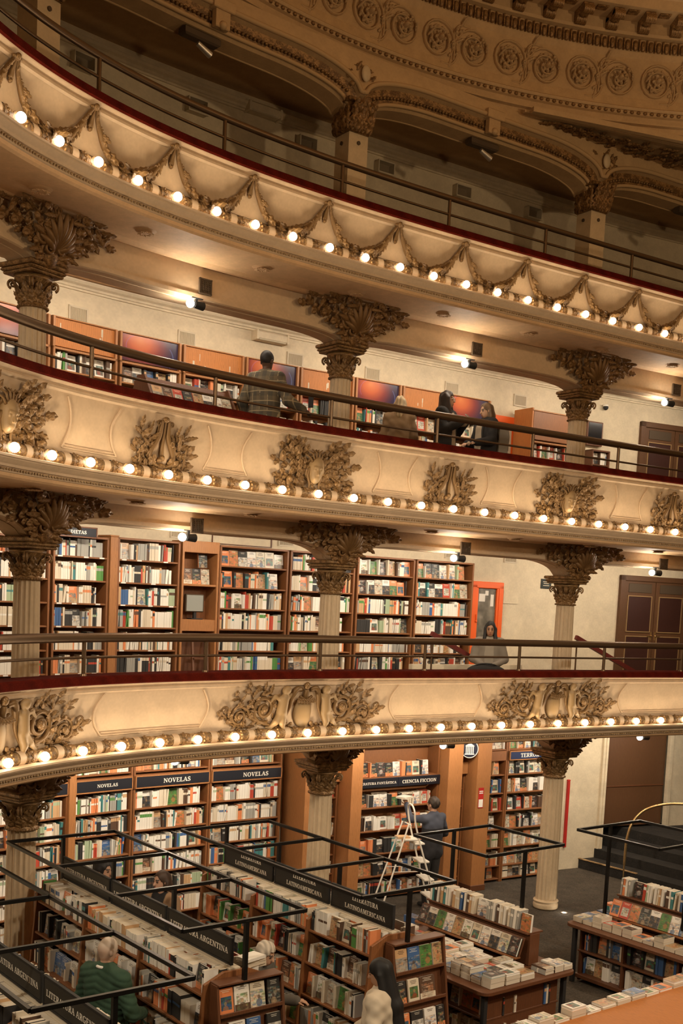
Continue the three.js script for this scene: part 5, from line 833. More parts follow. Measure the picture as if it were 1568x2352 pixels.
  { const fe = frameAt(8.92, 2.5, 2.4), p = new THREE.Vector3(...fe.p), t = thing('round_emblem', 'round dark emblem with a white temple, in the niche', 'emblem', p.toArray(), n2.t.rotation.y - 0.35); obj('arm', bx(0.02, 0.02, 0.3, 0, 0, -0.15), M.blackMatte, t); obj('disc', xf(new THREE.CylinderGeometry(0.15, 0.15, 0.02, 40), [0, 0, 0], [Math.PI / 2, 0, 0]), M.navy, t); obj('ring', xf(new THREE.TorusGeometry(0.145, 0.007, 8, 40), [0, 0, 0.01]), M.paper, t); const g = [bx(0.17, 0.014, 0.006, 0, -0.085, 0.012), bx(0.15, 0.012, 0.006, 0, 0.045, 0.012)]; for (let i = 0; i < 5; i++) g.push(bx(0.016, 0.115, 0.006, -0.06 + i * 0.03, -0.02, 0.012)); g.push(xf(new THREE.ExtrudeGeometry((() => { const s = new THREE.Shape(); s.moveTo(-0.08, 0.055); s.lineTo(0.08, 0.055); s.lineTo(0, 0.1); s.closePath(); return s; })(), { depth: 0.006, bevelEnabled: false }), [0, 0, 0.01])); obj('temple', g, M.paper, t); }
  const te = [2.32, 1.88, 1.56, 1.25, 0.93, 0.61, 0.29, 0.06];
  for (const [a, b, n] of [[9.76, 10.9, 'dark bookcase left of the Terror sign'], [10.92, 12.9, 'dark bookcase under the Terror sign, behind the right column']]) { const c = bookcase(a, b, 2.78, 0, te, 2.75, { rnd: bcR, place: 'Terror shelves', label: n, group: 'Terror bookcases', dark: true, mat: M.wood, face: () => 0.3, noTop: true }); obj('sign_board_backing', cb(c.w, 0.17, 0.04, 0, 2.12, -0.02, 0.004), M.wood, c.t); if (a > 10.91) { const p = new THREE.Vector3(0.0, 2.205, 0.012).applyMatrix4(c.FM); signBoard('shelf_sign', 'blue sign reading TERROR on the shelves beside the right column', ['TERROR'], p.toArray(), c.t.rotation.y, c.w - 0.08, 0.13, { bg: '#16244a', trim: M.woodLight, px: 50, cx: 0.42 }); } }
  // red fire strip on the wall and panel in the opening to the stage
  { const f = frameAt(13.85, DW, 0.42), t = thing('wall_strip', 'narrow vertical red strip on the wall right of the ground floor column', 'strip', f.p, f.turn); obj('profile', cb(0.05, 1.22, 0.04, 0, 0, 0.02, 0.006), M.red, t); obj('cap', cb(0.055, 0.03, 0.045, 0, 1.22, 0.02, 0.006), M.red, t); }
  { const f = frameAt(16.5, DW + 0.06, 0.72), t = thing('wall_panel', 'large plain brown panel in the opening towards the stage', 'panel', f.p, f.turn); obj('board', cb(1.42, 2.03, 0.03, 0, 0, 0, 0.006), M.doorBrown, t); obj('rail', cb(1.42, 0.03, 0.02, 0, 0.75, 0.02, 0.004), M.woodDark, t); }
  struct('trim_opening', [15.2, 17.8].flatMap((u) => { const f = frameAt(u, DW, 0); return [xf(cb(0.1, 2.75, 0.05, 0, 0, 0.025, 0.01), f.p, [0, f.turn, 0]), xf(cb(0.05, 2.75, 0.07, u < 16 ? 0.03 : -0.03, 0, 0.03, 0.01), f.p, [0, f.turn, 0])]; }), M.wall);
}
// ------------------------------------------------------------------ island shelves on the floor: t runs along the rows, n across them
const GA = -51.2 * rad, tV = [Math.cos(GA), Math.sin(GA)], nV = [-Math.sin(GA), Math.cos(GA)];
const TN = (t, n) => [t * tV[0] + n * nV[0], -(t * tV[1] + n * nV[1])]; // world x, z
const TURN = GA; // local x = along t, local z = towards smaller n
function gondolaFrame(t, n0, n1, t0, t1, bays, yTop, yFoot, label, group) { // black metal frame standing on the island
  const nc = (n0 + n1) / 2, tc = (t0 + t1) / 2, [x, z] = TN(tc, nc), o = thing('metal_frame', label, 'frame', [x, yFoot, z], TURN, group), L = t1 - t0, W = n1 - n0, h = yTop - yFoot, b = 0.032;
  obj('long_bar', bar([-L / 2, h, W / 2], [L / 2, h, W / 2], b, b), M.black, o); obj('long_bar', bar([-L / 2, h, -W / 2], [L / 2, h, -W / 2], b, b), M.black, o);
  for (let i = 0; i <= bays; i++) { const q = -L / 2 + L * i / bays; obj('cross_bar', bar([q, h, -W / 2], [q, h, W / 2], b, b), M.black, o); obj('post', cb(0.036, h, 0.036, q === -L / 2 ? q + 0.02 : q === L / 2 ? q - 0.02 : q, 0, 0, 0.003), M.black, o); }
  return o;
}
const gR = rng(777);
function gondola(t0, t1, nc, bays, place, label, signLines, signLabel, o = {}) {
  const tc = (t0 + t1) / 2, L = t1 - t0, [x, z] = TN(tc, nc), g = thing('island_bookcase', label, 'bookcase', [x, 0, z], TURN, 'long island bookcases'), SH = [1.4, 1.07, 0.74, 0.41, 0.12], wAt = (y) => 0.42 - 0.12 * (y - 0.12) / 1.28;
  obj('plinth', cb(L, 0.1, 0.8, 0, 0, 0, 0.006), M.woodDark, g); obj('spine_board', cb(L, 1.5, 0.03, 0, 0.08, 0, 0.003), M.woodDark, g); obj('spine_ledge', cb(L, 0.025, 0.11, 0, 1.575, 0, 0.004), M.ventPale, g);
  const endShape = new THREE.Shape(); endShape.moveTo(-0.43, 0.1); endShape.lineTo(0.43, 0.1); endShape.lineTo(0.31, 1.5); endShape.lineTo(0.12, 1.58); endShape.lineTo(-0.12, 1.58); endShape.lineTo(-0.31, 1.5); endShape.closePath();
  const endG = new THREE.ExtrudeGeometry(endShape, { depth: 0.028, bevelEnabled: true, bevelSize: 0.003, bevelThickness: 0.003, bevelSegments: 1 }); endG.translate(0, 0, -0.014);
  g.updateMatrixWorld(true); const FM = g.matrixWorld.clone(), FB = FM.clone().multiply(new THREE.Matrix4().makeRotationY(Math.PI));
  for (let i = 0; i <= bays; i++) { const q = -L / 2 + L * i / bays; obj(i === 0 || i === bays ? 'end_panel' : 'divider', xf(endG, [q, 0, 0], [0, -Math.PI / 2, 0]), M.wood, g); }
  for (const [i, y] of SH.entries()) for (const s of [1, -1]) obj('shelf', cb(L - 0.02, 0.022, wAt(y), 0, y - 0.022, s * (wAt(y) / 2 + 0.005), 0.003), M.wood, g);
  for (let i = 0; i < bays; i++) { const x0 = -L / 2 + L * i / bays + 0.02, x1 = -L / 2 + L * (i + 1) / bays - 0.02;
    for (const [k, y] of SH.entries()) { fillShelf(FM, x0, x1, y, wAt(y) - 0.015, k === 0 ? 0.24 : 0.3, { rnd: gR, place, face: k === 0 ? 0.05 : 0.14 }); if (k === 0) { fillShelf(FM, x0, x1, y, wAt(y) - 0.17, 0.2, { rnd: gR, place, face: 0 }); fillShelf(FB, x0, x1, y, wAt(y) - 0.015, 0.24, { rnd: gR, place, face: 0.05 }); } }
    // lettered board between the posts
    const p = new THREE.Vector3((x0 + x1) / 2, 1.735, 0.02).applyMatrix4(FM); signBoard('row_sign', signLabel + [', at its far end', ', between two others', ', next to the end display'][i], signLines, p.toArray(), TURN, x1 - x0 - 0.03, 0.21, { px: signLines.length > 1 ? 62 : 84, tw: 768, double: true, trim: M.blackMatte, boardMat: M.blackMatte, bg: '#14120f', tex: o.tex, group: signLabel });
    for (const q of [x0 + 0.1, x1 - 0.1]) obj('sign_clip', cb(0.012, 0.06, 0.012, q, 1.59, 0.02, 0.002), M.steel, g);
  }
  return { g, FM, L };
}
const texArg = signTex(['LITERATURA ARGENTINA'], 768, 150, { bg: '#14120f', px: 84 }), texLat = signTex(['LITERATURA', 'LATINOAMERICANA'], 768, 150, { bg: '#14120f', px: 50, cx: 0.56 });
const G1 = gondola(-11.25, -7.86, 5.29, 3, 'Literatura Argentina island', 'long island bookcase under Literatura Argentina signs, between bald person and pointing person', ['LITERATURA ARGENTINA'], 'black LITERATURA ARGENTINA sign of the middle island', { tex: texArg });
const G2 = gondola(-11.0, -7.95, 7.21, 3, 'Literatura Latinoamericana island', 'long island bookcase under Literatura Latinoamericana signs, behind the long-haired person', ['LITERATURA', 'LATINOAMERICANA'], 'black LITERATURA LATINOAMERICANA sign', { tex: texLat });
const G5 = gondola(-10.1, -6.75, 3.57, 3, 'near left island', 'long wooden island bookcase at the left, in front of the bald person', ['LITERATURA ARGENTINA'], 'black LITERATURA ARGENTINA sign of the left island', { tex: texArg });
gondolaFrame(0, 4.67, 5.92, -11.33, -7.72, 3, 2.05, 1.5, 'black metal frame with three bays over the middle long island', 'black frames'); gondolaFrame(0, 6.62, 7.83, -11.04, -7.8, 3, 2.05, 1.5, 'black metal frame over the Literatura Latinoamericana island', 'black frames'); gondolaFrame(0, 2.95, 4.18, -10.4, -6.73, 3, 2.05, 1.5, 'black metal frame over the left long island, by the bald man', 'black frames');
// display ends of the islands (facing +t)
function coverRow(FM, list, y, place, tilt = -0.3, h = 0.22, boost = 1) { for (const [x, w, ci, z = 0] of list) addBook(FM.clone().multiply(LM([x - w / 2, y, z], [tilt, -Math.PI / 2, 0])), 0.025, h, w, coverTone[ci], { print: ci, place, pose: 'face-out', boost }); }
function endDisplay(t, nc, W, rows, label, place, covers) {
  const [x, z] = TN(t, nc), g = thing('end_display', label, 'display stand', [x, 0, z], TURN + Math.PI / 2, 'slanted end displays');
  for (const s of [-1, 1]) obj('side_panel', xf(new THREE.ExtrudeGeometry((() => { const q = new THREE.Shape(); q.moveTo(0, 0); q.lineTo(0.34, 0); q.lineTo(0.1, 1.52); q.lineTo(0, 1.52); q.closePath(); return q; })(), { depth: 0.024, bevelEnabled: false }), [s * W / 2 + 0.012, 0, 0], [0, -Math.PI / 2, 0]), M.woodDark, g);
  obj('back_board', bx(W - 0.024, 1.5, 0.016, 0, 0.77, 0.14, -0.155), M.woodDark, g); g.updateMatrixWorld(true); const FM = g.matrixWorld.clone();
  rows.forEach((y, i) => { const zz = 0.27 - 0.155 * y; obj('ledge', [cb(W - 0.03, 0.02, 0.07, 0, y - 0.02, zz + 0.03, 0.003), cb(W - 0.03, 0.035, 0.012, 0, y - 0.02, zz + 0.065, 0.003)], M.woodDark, g); coverRow(FM, covers[i].map(([cx, w, ci]) => [cx, w, ci, zz + 0.035]), y, place, -0.2, 0.215); });
  obj('top_board', cb(W, 0.02, 0.14, 0, 1.515, 0.05, 0.004), M.woodDark, g); return { g, FM };
}
const E1 = endDisplay(-7.82, 5.36, 0.66, [1.27, 0.98, 0.68], 'dark wooden end display with an orange book, beside the pointing person', 'end display of the Argentina island', [[[-0.24, 0.14, 2], [-0.08, 0.15, 4], [0.08, 0.15, 13], [0.25, 0.13, 3]], [[-0.14, 0.16, 0], [0.03, 0.14, 23], [0.24, 0.14, 20]], [[-0.2, 0.15, 8], [0.0, 0.15, 13], [0.2, 0.15, 2]]]);
for (let i = 0; i < 4; i++) addBook(E1.FM.clone().multiply(LM([0.3 - 0.01 * i, 1.55 + 0.028 * i, -0.1 + 0.01 * i], [0, 0.2 * (i % 2), Math.PI / 2])), 0.026, 0.22, 0.15, i === 3 ? 0 : 1, { place: 'end display of the Argentina island', pose: 'lying', boost: 2 });
const E2 = endDisplay(-7.9, 7.38, 0.66, [1.25, 0.95, 0.64], 'dark wooden end display with three rows of covers behind the long-haired person', 'end display of the Latinoamericana island', [[[-0.22, 0.15, 5], [-0.06, 0.15, 23], [0.1, 0.15, 1], [0.25, 0.12, 11]], [[-0.24, 0.12, 14], [-0.08, 0.14, 17], [0.1, 0.2, 9]], [[-0.22, 0.14, 2], [-0.05, 0.15, 20], [0.12, 0.15, 8], [0.26, 0.1, 14]]]);

// ------------------------------------------------------------------ display tables
function stacks(FM, x0, x1, z0, z1, y, rnd, place, step = 0.165, low = 2, high = 6) { // flat piles on a table
  for (let x = x0; x + 0.14 <= x1; x += step) for (let z = z0; z + 0.21 <= z1; z += 0.235) {
    const n = low + Math.floor(rnd() * (high - low + 1)), ti = tone(rnd, false), th = 0.016 + 0.014 * rnd(), ci = Math.floor(rnd() * NC), w = 0.14, h = 0.21;
    for (let k = 0; k < n; k++) addBook(FM.clone().multiply(LM([x + w / 2 + (rnd() - 0.5) * 0.006 + h * 0 , y + th * (k + 0.5), z + 0.105 + (rnd() - 0.5) * 0.006], [-Math.PI / 2, 0, 0])).multiply(LM([-w / 2, -h / 2, 0], [0, -Math.PI / 2, 0])), th, h, w, k === n - 1 ? coverTone[ci] : ti, { print: k === n - 1 ? ci : -1, place, pose: 'lying' });
  }
}
function displayTable(tc, nc, L, W, label, place, seed, o = {}) {
  const [x, z] = TN(tc, nc), rnd = rng(seed), g = thing('display_table', label, 'table', [x, 0, z], TURN, 'display tables'), yT = 0.78;
  const s = new THREE.Shape(), a = L / 2, b = W / 2, r = 0.12; s.moveTo(-a + r, -b); s.lineTo(a - r, -b); s.quadraticCurveTo(a, -b, a, -b + r); s.lineTo(a, b - r); s.quadraticCurveTo(a, b, a - r, b); s.lineTo(-a + r, b); s.quadraticCurveTo(-a, b, -a, b - r); s.lineTo(-a, -b + r); s.quadraticCurveTo(-a, -b, -a + r, -b);
  const topG = new THREE.ExtrudeGeometry(s, { depth: 0.03, bevelEnabled: true, bevelSize: 0.006, bevelThickness: 0.006, bevelSegments: 2 }); topG.rotateX(-Math.PI / 2); obj('table_top', topG.clone().translate(0, yT - 0.04, 0), M.woodDark, g);
  obj('lower_shelf', cb(L - 0.24, 0.025, W - 0.3, 0, 0.4, 0, 0.004), M.woodDark, g); obj('base_shelf', cb(L - 0.2, 0.05, W - 0.26, 0, 0.06, 0, 0.004), M.woodDark, g);
  for (const q of [-L / 2 + 0.14, -L / 6, L / 6, L / 2 - 0.14]) obj('divider', cb(0.03, yT - 0.06, W - 0.34, q, 0.02, 0, 0.004), M.woodDark, g);
  for (const p of [-1, 1]) for (const q of [-1, 1]) obj('leg', cb(0.05, yT - 0.04, 0.05, p * (L / 2 - 0.1), 0, q * (W / 2 - 0.1), 0.004), M.blackMatte, g);
  // raised centre: slanted rows of covers on both sides and a shelf on top
  const RZ = o.rz || 0, uL = L - 0.75; obj('riser', cb(uL, 0.36, 0.16, 0, yT, RZ, 0.006), M.woodDark, g); obj('riser_shelf', cb(uL, 0.022, 0.26, 0, yT + 0.36, RZ, 0.004), M.woodDark, g);
  for (const q of o.rz ? [1] : [-1, 1]) { obj('slanted_board', bx(uL, 0.22, 0.016, 0, yT + 0.235, RZ + q * 0.2, q * -0.36), M.woodDark, g); obj('ledge', cb(uL, 0.02, 0.09, 0, yT + 0.11, RZ + q * 0.265, 0.003), M.wood, g); }
  g.updateMatrixWorld(true); const FM = g.matrixWorld.clone(), FB = FM.clone().multiply(new THREE.Matrix4().makeRotationY(Math.PI)), FE = FM.clone().multiply(new THREE.Matrix4().makeRotationY(Math.PI / 2));
  for (let q = -uL / 2 + 0.02; q < uL / 2 - 0.12; q += 0.148) { const ci = o.covers ? o.covers[Math.round((q + uL / 2) / 0.148) % o.covers.length] : Math.floor(rnd() * NC); for (const F of o.rz ? [FM] : [FM, FB]) addBook(F.clone().multiply(LM([q, yT + 0.135, RZ + 0.275], [-0.36, -Math.PI / 2, 0])), 0.022, 0.21, 0.138, coverTone[ci], { print: ci, place, pose: 'face-out' }); }
  // upright books on the riser shelf
  for (let q = -uL / 2 + 0.04; q < uL / 2 - 0.1;) { const f = rnd(); if (f < 0.55) { const ci = Math.floor(rnd() * NC); addBook(FM.clone().multiply(LM([q, yT + 0.382, RZ + 0.1 - 0.08 * rnd()], [-0.08, -Math.PI / 2 + 0.25 * (rnd() - 0.5), 0])), 0.035, 0.2 + 0.03 * rnd(), 0.14, coverTone[ci], { print: ci, place, pose: 'face-out' }); q += 0.165; } else { for (let k = 0; k < 4; k++) { const w = 0.022 + 0.02 * rnd(); addBook(FM.clone().multiply(LM([q + w / 2, yT + 0.382, RZ + 0.12], [0, 0, -0.12 * rnd()])), w, 0.22, 0.15, tone(rnd), { acc: 0, band: rnd(), place }); q += w + 0.006; } q += 0.03; } }
  stacks(FM, -L / 2 + 0.03, L / 2 - 0.03, RZ + 0.33, W / 2 + 0.02, yT, rnd, place, 0.155, 2, 6); if (!o.rz) stacks(FB, -L / 2 + 0.03, L / 2 - 0.03, 0.33, W / 2 + 0.02, yT, rnd, place, 0.155, 2, 6); stacks(FE, o.rz ? -RZ - 0.15 : -0.34, o.rz ? -RZ + 0.32 : 0.34, L / 2 - 0.27, L / 2 + 0.02, yT, rnd, place, 0.155, 2, 5); stacks(FE, o.rz ? -RZ - 0.15 : -0.34, o.rz ? -RZ + 0.32 : 0.34, -L / 2, -L / 2 + 0.36, yT, rnd, place, 0.155, 2, 5);
  for (const y of [0.425, 0.11]) for (const [xa, xb] of [[-L / 2 + 0.17, -L / 6 - 0.02], [-L / 6 + 0.03, L / 6 - 0.02], [L / 6 + 0.03, L / 2 - 0.17]]) for (const F of [FM, FB]) fillShelf(F, xa, xb, y, W / 2 - 0.2, 0.28, { rnd, place: place + ', lower shelves', face: 0.2 });
  for (const y of [0.425, 0.11]) fillShelf(FE, -W / 2 + 0.25, W / 2 - 0.25, y, L / 2 - 0.1, 0.28, { rnd, place: place + ', lower shelves', face: 0.3 });
  return { g, FM };
}
displayTable(-9.05, 9.14, 2.4, 1.46, 'dark wooden display table covered with book piles, beside the white column', 'display table beside the column', 31, { rz: -0.42, covers: [16, 0, 1, 8, 11, 4, 7, 18, 0, 13] });
displayTable(-8.0, 11.92, 2.4, 1.34, 'dark wooden display table covered with book piles, in front of the steps', 'display table before the steps', 47, { covers: [2, 12, 6, 3, 0, 1, 8, 23, 11] });
// frames of the tables: rectangle on two posts
for (const [t0, t1, n0, n1, label] of [[-9.62, -8.43, 8.93, 10.2, 'black metal frame over the display table beside the white column'], [-8.93, -7.72, 11.05, 12.3, 'black metal frame over the display table in front of the steps']]) {
  const [x, z] = TN((t0 + t1) / 2, (n0 + n1) / 2), o = thing('metal_frame', label, 'frame', [x, 0.79, z], TURN, 'black frames'), L = t1 - t0, W = n1 - n0, h = 2.05 - 0.79, b = 0.032;
  for (const s of [-1, 1]) { obj('long_bar', bar([-L / 2, h, s * W / 2], [L / 2, h, s * W / 2], b, b), M.black, o); obj('cross_bar', bar([s * L / 2, h, -W / 2], [s * L / 2, h, W / 2], b, b), M.black, o); obj('post', cb(0.036, h, 0.036, s * (L / 2 - 0.02), 0, 0, 0.003), M.black, o); }
}
// low desk with piles at the lower right edge of the picture
{
  const [x, z] = TN(-6.5, 8.9), rnd = rng(83), g = thing('sales_desk', 'large orange-brown wooden desk with book piles along its edge', 'desk', [x, 0, z], TURN, undefined), yT = 0.86;
  obj('desk_top', cb(0.8, 0.04, 3.4, 0, yT - 0.04, 0, 0.008), M.woodOrange, g); obj('front_panel', cb(0.04, yT - 0.04, 3.3, -0.36, 0, 0, 0.006), M.woodOrange, g); obj('end_panel', cb(0.7, yT - 0.04, 0.04, 0, 0, 1.6, 0.006), M.woodOrange, g); obj('end_panel', cb(0.7, yT - 0.04, 0.04, 0, 0, -1.6, 0.006), M.woodOrange, g);
  g.updateMatrixWorld(true); const FM = g.matrixWorld.clone(); stacks(FM, -0.39, -0.2, -1.65, 1.4, yT, rnd, 'sales desk', 0.165, 1, 4);
}
// ------------------------------------------------------------------ steps to the stage, with a brass rail
{
  const A = [4.35, -20.75], d = [0.79, 0.963], L = Math.hypot(...d), dir = [d[0] / L, d[1] / L], up = [dir[1], -dir[0]]; // edge runs along dir, steps climb along up
  const turn = Math.atan2(-dir[1], dir[0]), o = thing('stage_steps', 'dark carpeted steps with pale nosings leading up to the stage', 'steps', [A[0] + dir[0] * 0.8, 0, A[1] + dir[1] * 0.8], turn);
  for (let i = 0; i < 4; i++) { obj('step', cb(3.0 - 0.15 * i, 0.17 * (i + 1), 0.36, 0.35, 0, -0.18 - 0.36 * i, 0.006), M.carpetDark, o); if (i % 2 === 0) obj('nosing', cb(1.7 - 0.1 * i, 0.02, 0.05, -0.1, 0.17 * (i + 1) - 0.004, -0.012 - 0.36 * i, 0.004), M.gildPale, o); }
  obj('landing', cb(3.4, 0.68, 1.2, 0.5, 0, -2.04, 0.006), M.carpetDark, o);
  obj('side_cheek', xf(new THREE.ExtrudeGeometry((() => { const s = new THREE.Shape(); s.moveTo(0, 0); s.lineTo(1.9, 0); s.lineTo(1.9, 0.72); s.lineTo(0.9, 0.72); s.quadraticCurveTo(0.4, 0.66, 0, 0.2); s.closePath(); return s; })(), { depth: 0.3, bevelEnabled: false }), [-1.42, 0, 0.1], [0, Math.PI / 2, 0]), M.carpetDark, o);
  const r = thing('stair_handrail', 'curved brass handrail arching up beside the stage steps', 'handrail', o.position.toArray(), turn); mesh('rail', tube([[0.55, 0.3, 0.1], [0.56, 0.8, 0.08], [0.6, 1.08, 0.0], [0.72, 1.3, -0.16], [0.95, 1.42, -0.4], [1.3, 1.45, -0.75], [1.8, 1.45, -1.2]], 0.024, 10, true, 40), M.brass, r); obj('post', cyl(0.014, 0.014, 0.42, 0.55, 0, 0.1), M.brass, r);
}
{ const t = thing('floor_spot', 'small lit recessed light in the carpet beside the display table', 'lamp', [3.66, 0, -17.42]); obj('ring', lathe([[0.03, 0.001], [0.05, 0.001], [0.055, 0.008], [0.035, 0.012], [0.03, 0.008]], 24), M.steel, t); mesh('lens', new THREE.CylinderGeometry(0.032, 0.032, 0.012, 20), new THREE.MeshStandardMaterial({ color: 0xffffff, emissive: 0xfff0d8, emissiveIntensity: 3 }), t); const l = new THREE.PointLight(LAMPW, 0.05); l.position.y = 0.06; l.castShadow = true; t.add(l); }
// ------------------------------------------------------------------ ramps' red handrails on the lowest gallery
for (const [ua, ub, ya, yb, label] of [[6.35, 8.75, 4.3, 3.72, 'dark red sloping handrail behind the railing, left of the seated woman'], [11.9, 14.4, 4.3, 3.72, 'dark red sloping handrail behind the railing, left of the double door']]) { const a = C(ua, 1.9), b = C(ub, 1.9), t = thing('ramp_handrail', label, 'handrail', [a.x, ya, a.z]); obj('rail', bar([0, 0, 0], [b.x - a.x, yb - ya, b.z - a.z], 0.06, 0.07), M.redDark, t); obj('stanchion', cyl(0.014, 0.014, ya - YF[1], 0.02, YF[1] - ya, 0), M.rail, t); obj('stanchion', cyl(0.014, 0.014, yb - YF[1], b.x - a.x, YF[1] - ya, b.z - a.z), M.rail, t); }
{ const a = C(6.3, 2.35), b = C(10.5, 2.35), t = struct('wall_ramp', [bar([a.x, YF[1] + 0.28, a.z], [b.x, YF[1] + 0.28, b.z], 0.08, 0.56)], M.wall); }
// ------------------------------------------------------------------ step ladder
{
  const cx = 1.12, cz = -16.95, dir = [0.84, -0.54], t = thing('step_ladder', 'white tubular folding step ladder in front of the Literatura Fantástica shelves', 'ladder', [cx, 0, cz], Math.atan2(0.54, 0.84) - 0.25), top = 1.42, r = 0.014, w0 = 0.2, w1 = 0.13;
  // local x: spread, local z: width
  const hoop = []; for (const s of [-1, 1]) { obj('rear_leg', tube([[-0.5, 0, s * w0], [-0.06, top, s * w1]], r, 8), M.white, t); hoop.push(s); }
  mesh('front_hoop', tube([[0.5, 0, -w0], [0.05, top, -w1], [0.02, top + 0.2, -w1], [0.01, top + 0.27, -0.07], [0.01, top + 0.28, 0], [0.01, top + 0.27, 0.07], [0.02, top + 0.2, w1], [0.05, top, w1], [0.5, 0, w0]], r, 8, true, 60), M.white, t);
  for (let i = 0; i < 4; i++) { const y = 0.26 + i * 0.28, q = 0.5 - 0.45 * y / top; obj('tread', cb(0.16, 0.03, 2 * (w0 + (w1 - w0) * y / top), q - 0.02, y, 0, 0.006), M.white, t); }
  obj('platform', cb(0.22, 0.03, 0.26, -0.0, 1.16, 0, 0.006), M.white, t); obj('brace', [rod([-0.43, 0.22, -0.19], [-0.43, 0.22, 0.19], 0.009), rod([-0.02, top - 0.02, -w1], [-0.02, top - 0.02, w1], 0.01), rod([-0.28, 0.7, 0.17], [0.28, 0.7, 0.17], 0.006), rod([-0.28, 0.7, -0.17], [0.28, 0.7, -0.17], 0.006)], M.white, t);
  obj('foot', [-1, 1].flatMap((s) => [cyl(0.02, 0.018, 0.04, -0.5, 0, s * w0, 10), cyl(0.02, 0.018, 0.04, 0.5, 0, s * w0, 10)]), M.blackMatte, t);
  t.updateMatrixWorld(true); addBook(t.matrixWorld.clone().multiply(LM([0.0, 1.2, 0.08], [0, 0, Math.PI / 2])), 0.03, 0.2, 0.16, 7, { place: 'step ladder', pose: 'lying' });
}
// ------------------------------------------------------------------ people
const skinM = new Map();
function colorize(g, fn) { const p = g.attributes.position, c = new Float32Array(p.count * 3); for (let i = 0; i < p.count; i++) { const q = fn(p.getX(i), p.getY(i), p.getZ(i)); c[3 * i] = q[0]; c[3 * i + 1] = q[1]; c[3 * i + 2] = q[2]; } g.setAttribute('color', new THREE.BufferAttribute(c, 3)); return g; }
const vcol = (rough = 0.8, sheen = 0) => new THREE.MeshPhysicalMaterial({ vertexColors: true, roughness: rough, sheen, sheenRoughness: 0.6 });
const clothMat = vcol(0.9, 0.25), skinMat = vcol(0.55), hairMat = vcol(0.62);
const rotY = (p, a) => [p[0] * Math.cos(a) + p[2] * Math.sin(a), p[1], -p[0] * Math.sin(a) + p[2] * Math.cos(a)];
const rotX = (p, a) => [p[0], p[1] * Math.cos(a) - p[2] * Math.sin(a), p[1] * Math.sin(a) + p[2] * Math.cos(a)];
const addv = (a, b) => [a[0] + b[0], a[1] + b[1], a[2] + b[2]], lerp = (a, b, t) => [a[0] + (b[0] - a[0]) * t, a[1] + (b[1] - a[1]) * t, a[2] + (b[2] - a[2]) * t];
function handF(w, e, s) { // hand beyond wrist w (elbow e): palm and five fingers, slightly curled; s = side
  const d = new THREE.Vector3().subVectors(V3(w), V3(e)).normalize(), up = Math.abs(d.y) > 0.8 ? new THREE.Vector3(0, 0, 1) : new THREE.Vector3(0, 1, 0), side = new THREE.Vector3().crossVectors(d, up).normalize().multiplyScalar(s), nrm = new THREE.Vector3().crossVectors(side, d).normalize().multiplyScalar(s);
  const P = (a, b, c) => [w[0] + d.x * a + side.x * b + nrm.x * c, w[1] + d.y * a + side.y * b + nrm.y * c, w[2] + d.z * a + side.z * b + nrm.z * c], B = [];
  B.push([P(0.0, 0, 0), P(0.07, 0.018, 0), 0.021, 0.019], [P(0.0, 0, 0), P(0.07, -0.018, 0), 0.021, 0.019]);
  [[-0.03, 0.062], [-0.011, 0.074], [0.01, 0.07], [0.029, 0.054]].forEach(([b, L]) => { const k = P(0.078, b, 0), m = P(0.078 + L * 0.5, b, -0.012), e2 = P(0.078 + L * 0.85, b, -0.034); B.push([k, m, 0.0092, 0.0085], [m, e2, 0.0085, 0.007]); });
  B.push([P(0.02, -0.03, -0.006), P(0.055, -0.056, -0.016), 0.0115, 0.0095], [P(0.055, -0.056, -0.016), P(0.085, -0.058, -0.026), 0.0095, 0.008]); return B;
}
const boneF = (B, k = 0.02) => (x, y, z) => { let d = 1e3; for (const b of B) { const q = cap(x, y, z, b[0], b[1], b[2], b[3]); d = d > 900 ? q : smin(d, q, k); } return d; };
function bonesBox(B, pad) { const lo = [1e9, 1e9, 1e9], hi = [-1e9, -1e9, -1e9]; for (const b of B) for (const p of [b[0], b[1]]) for (let i = 0; i < 3; i++) { const r = Math.max(b[2], b[3]) + pad; lo[i] = Math.min(lo[i], p[i] - r); hi[i] = Math.max(hi[i], p[i] + r); } return [lo, hi]; }
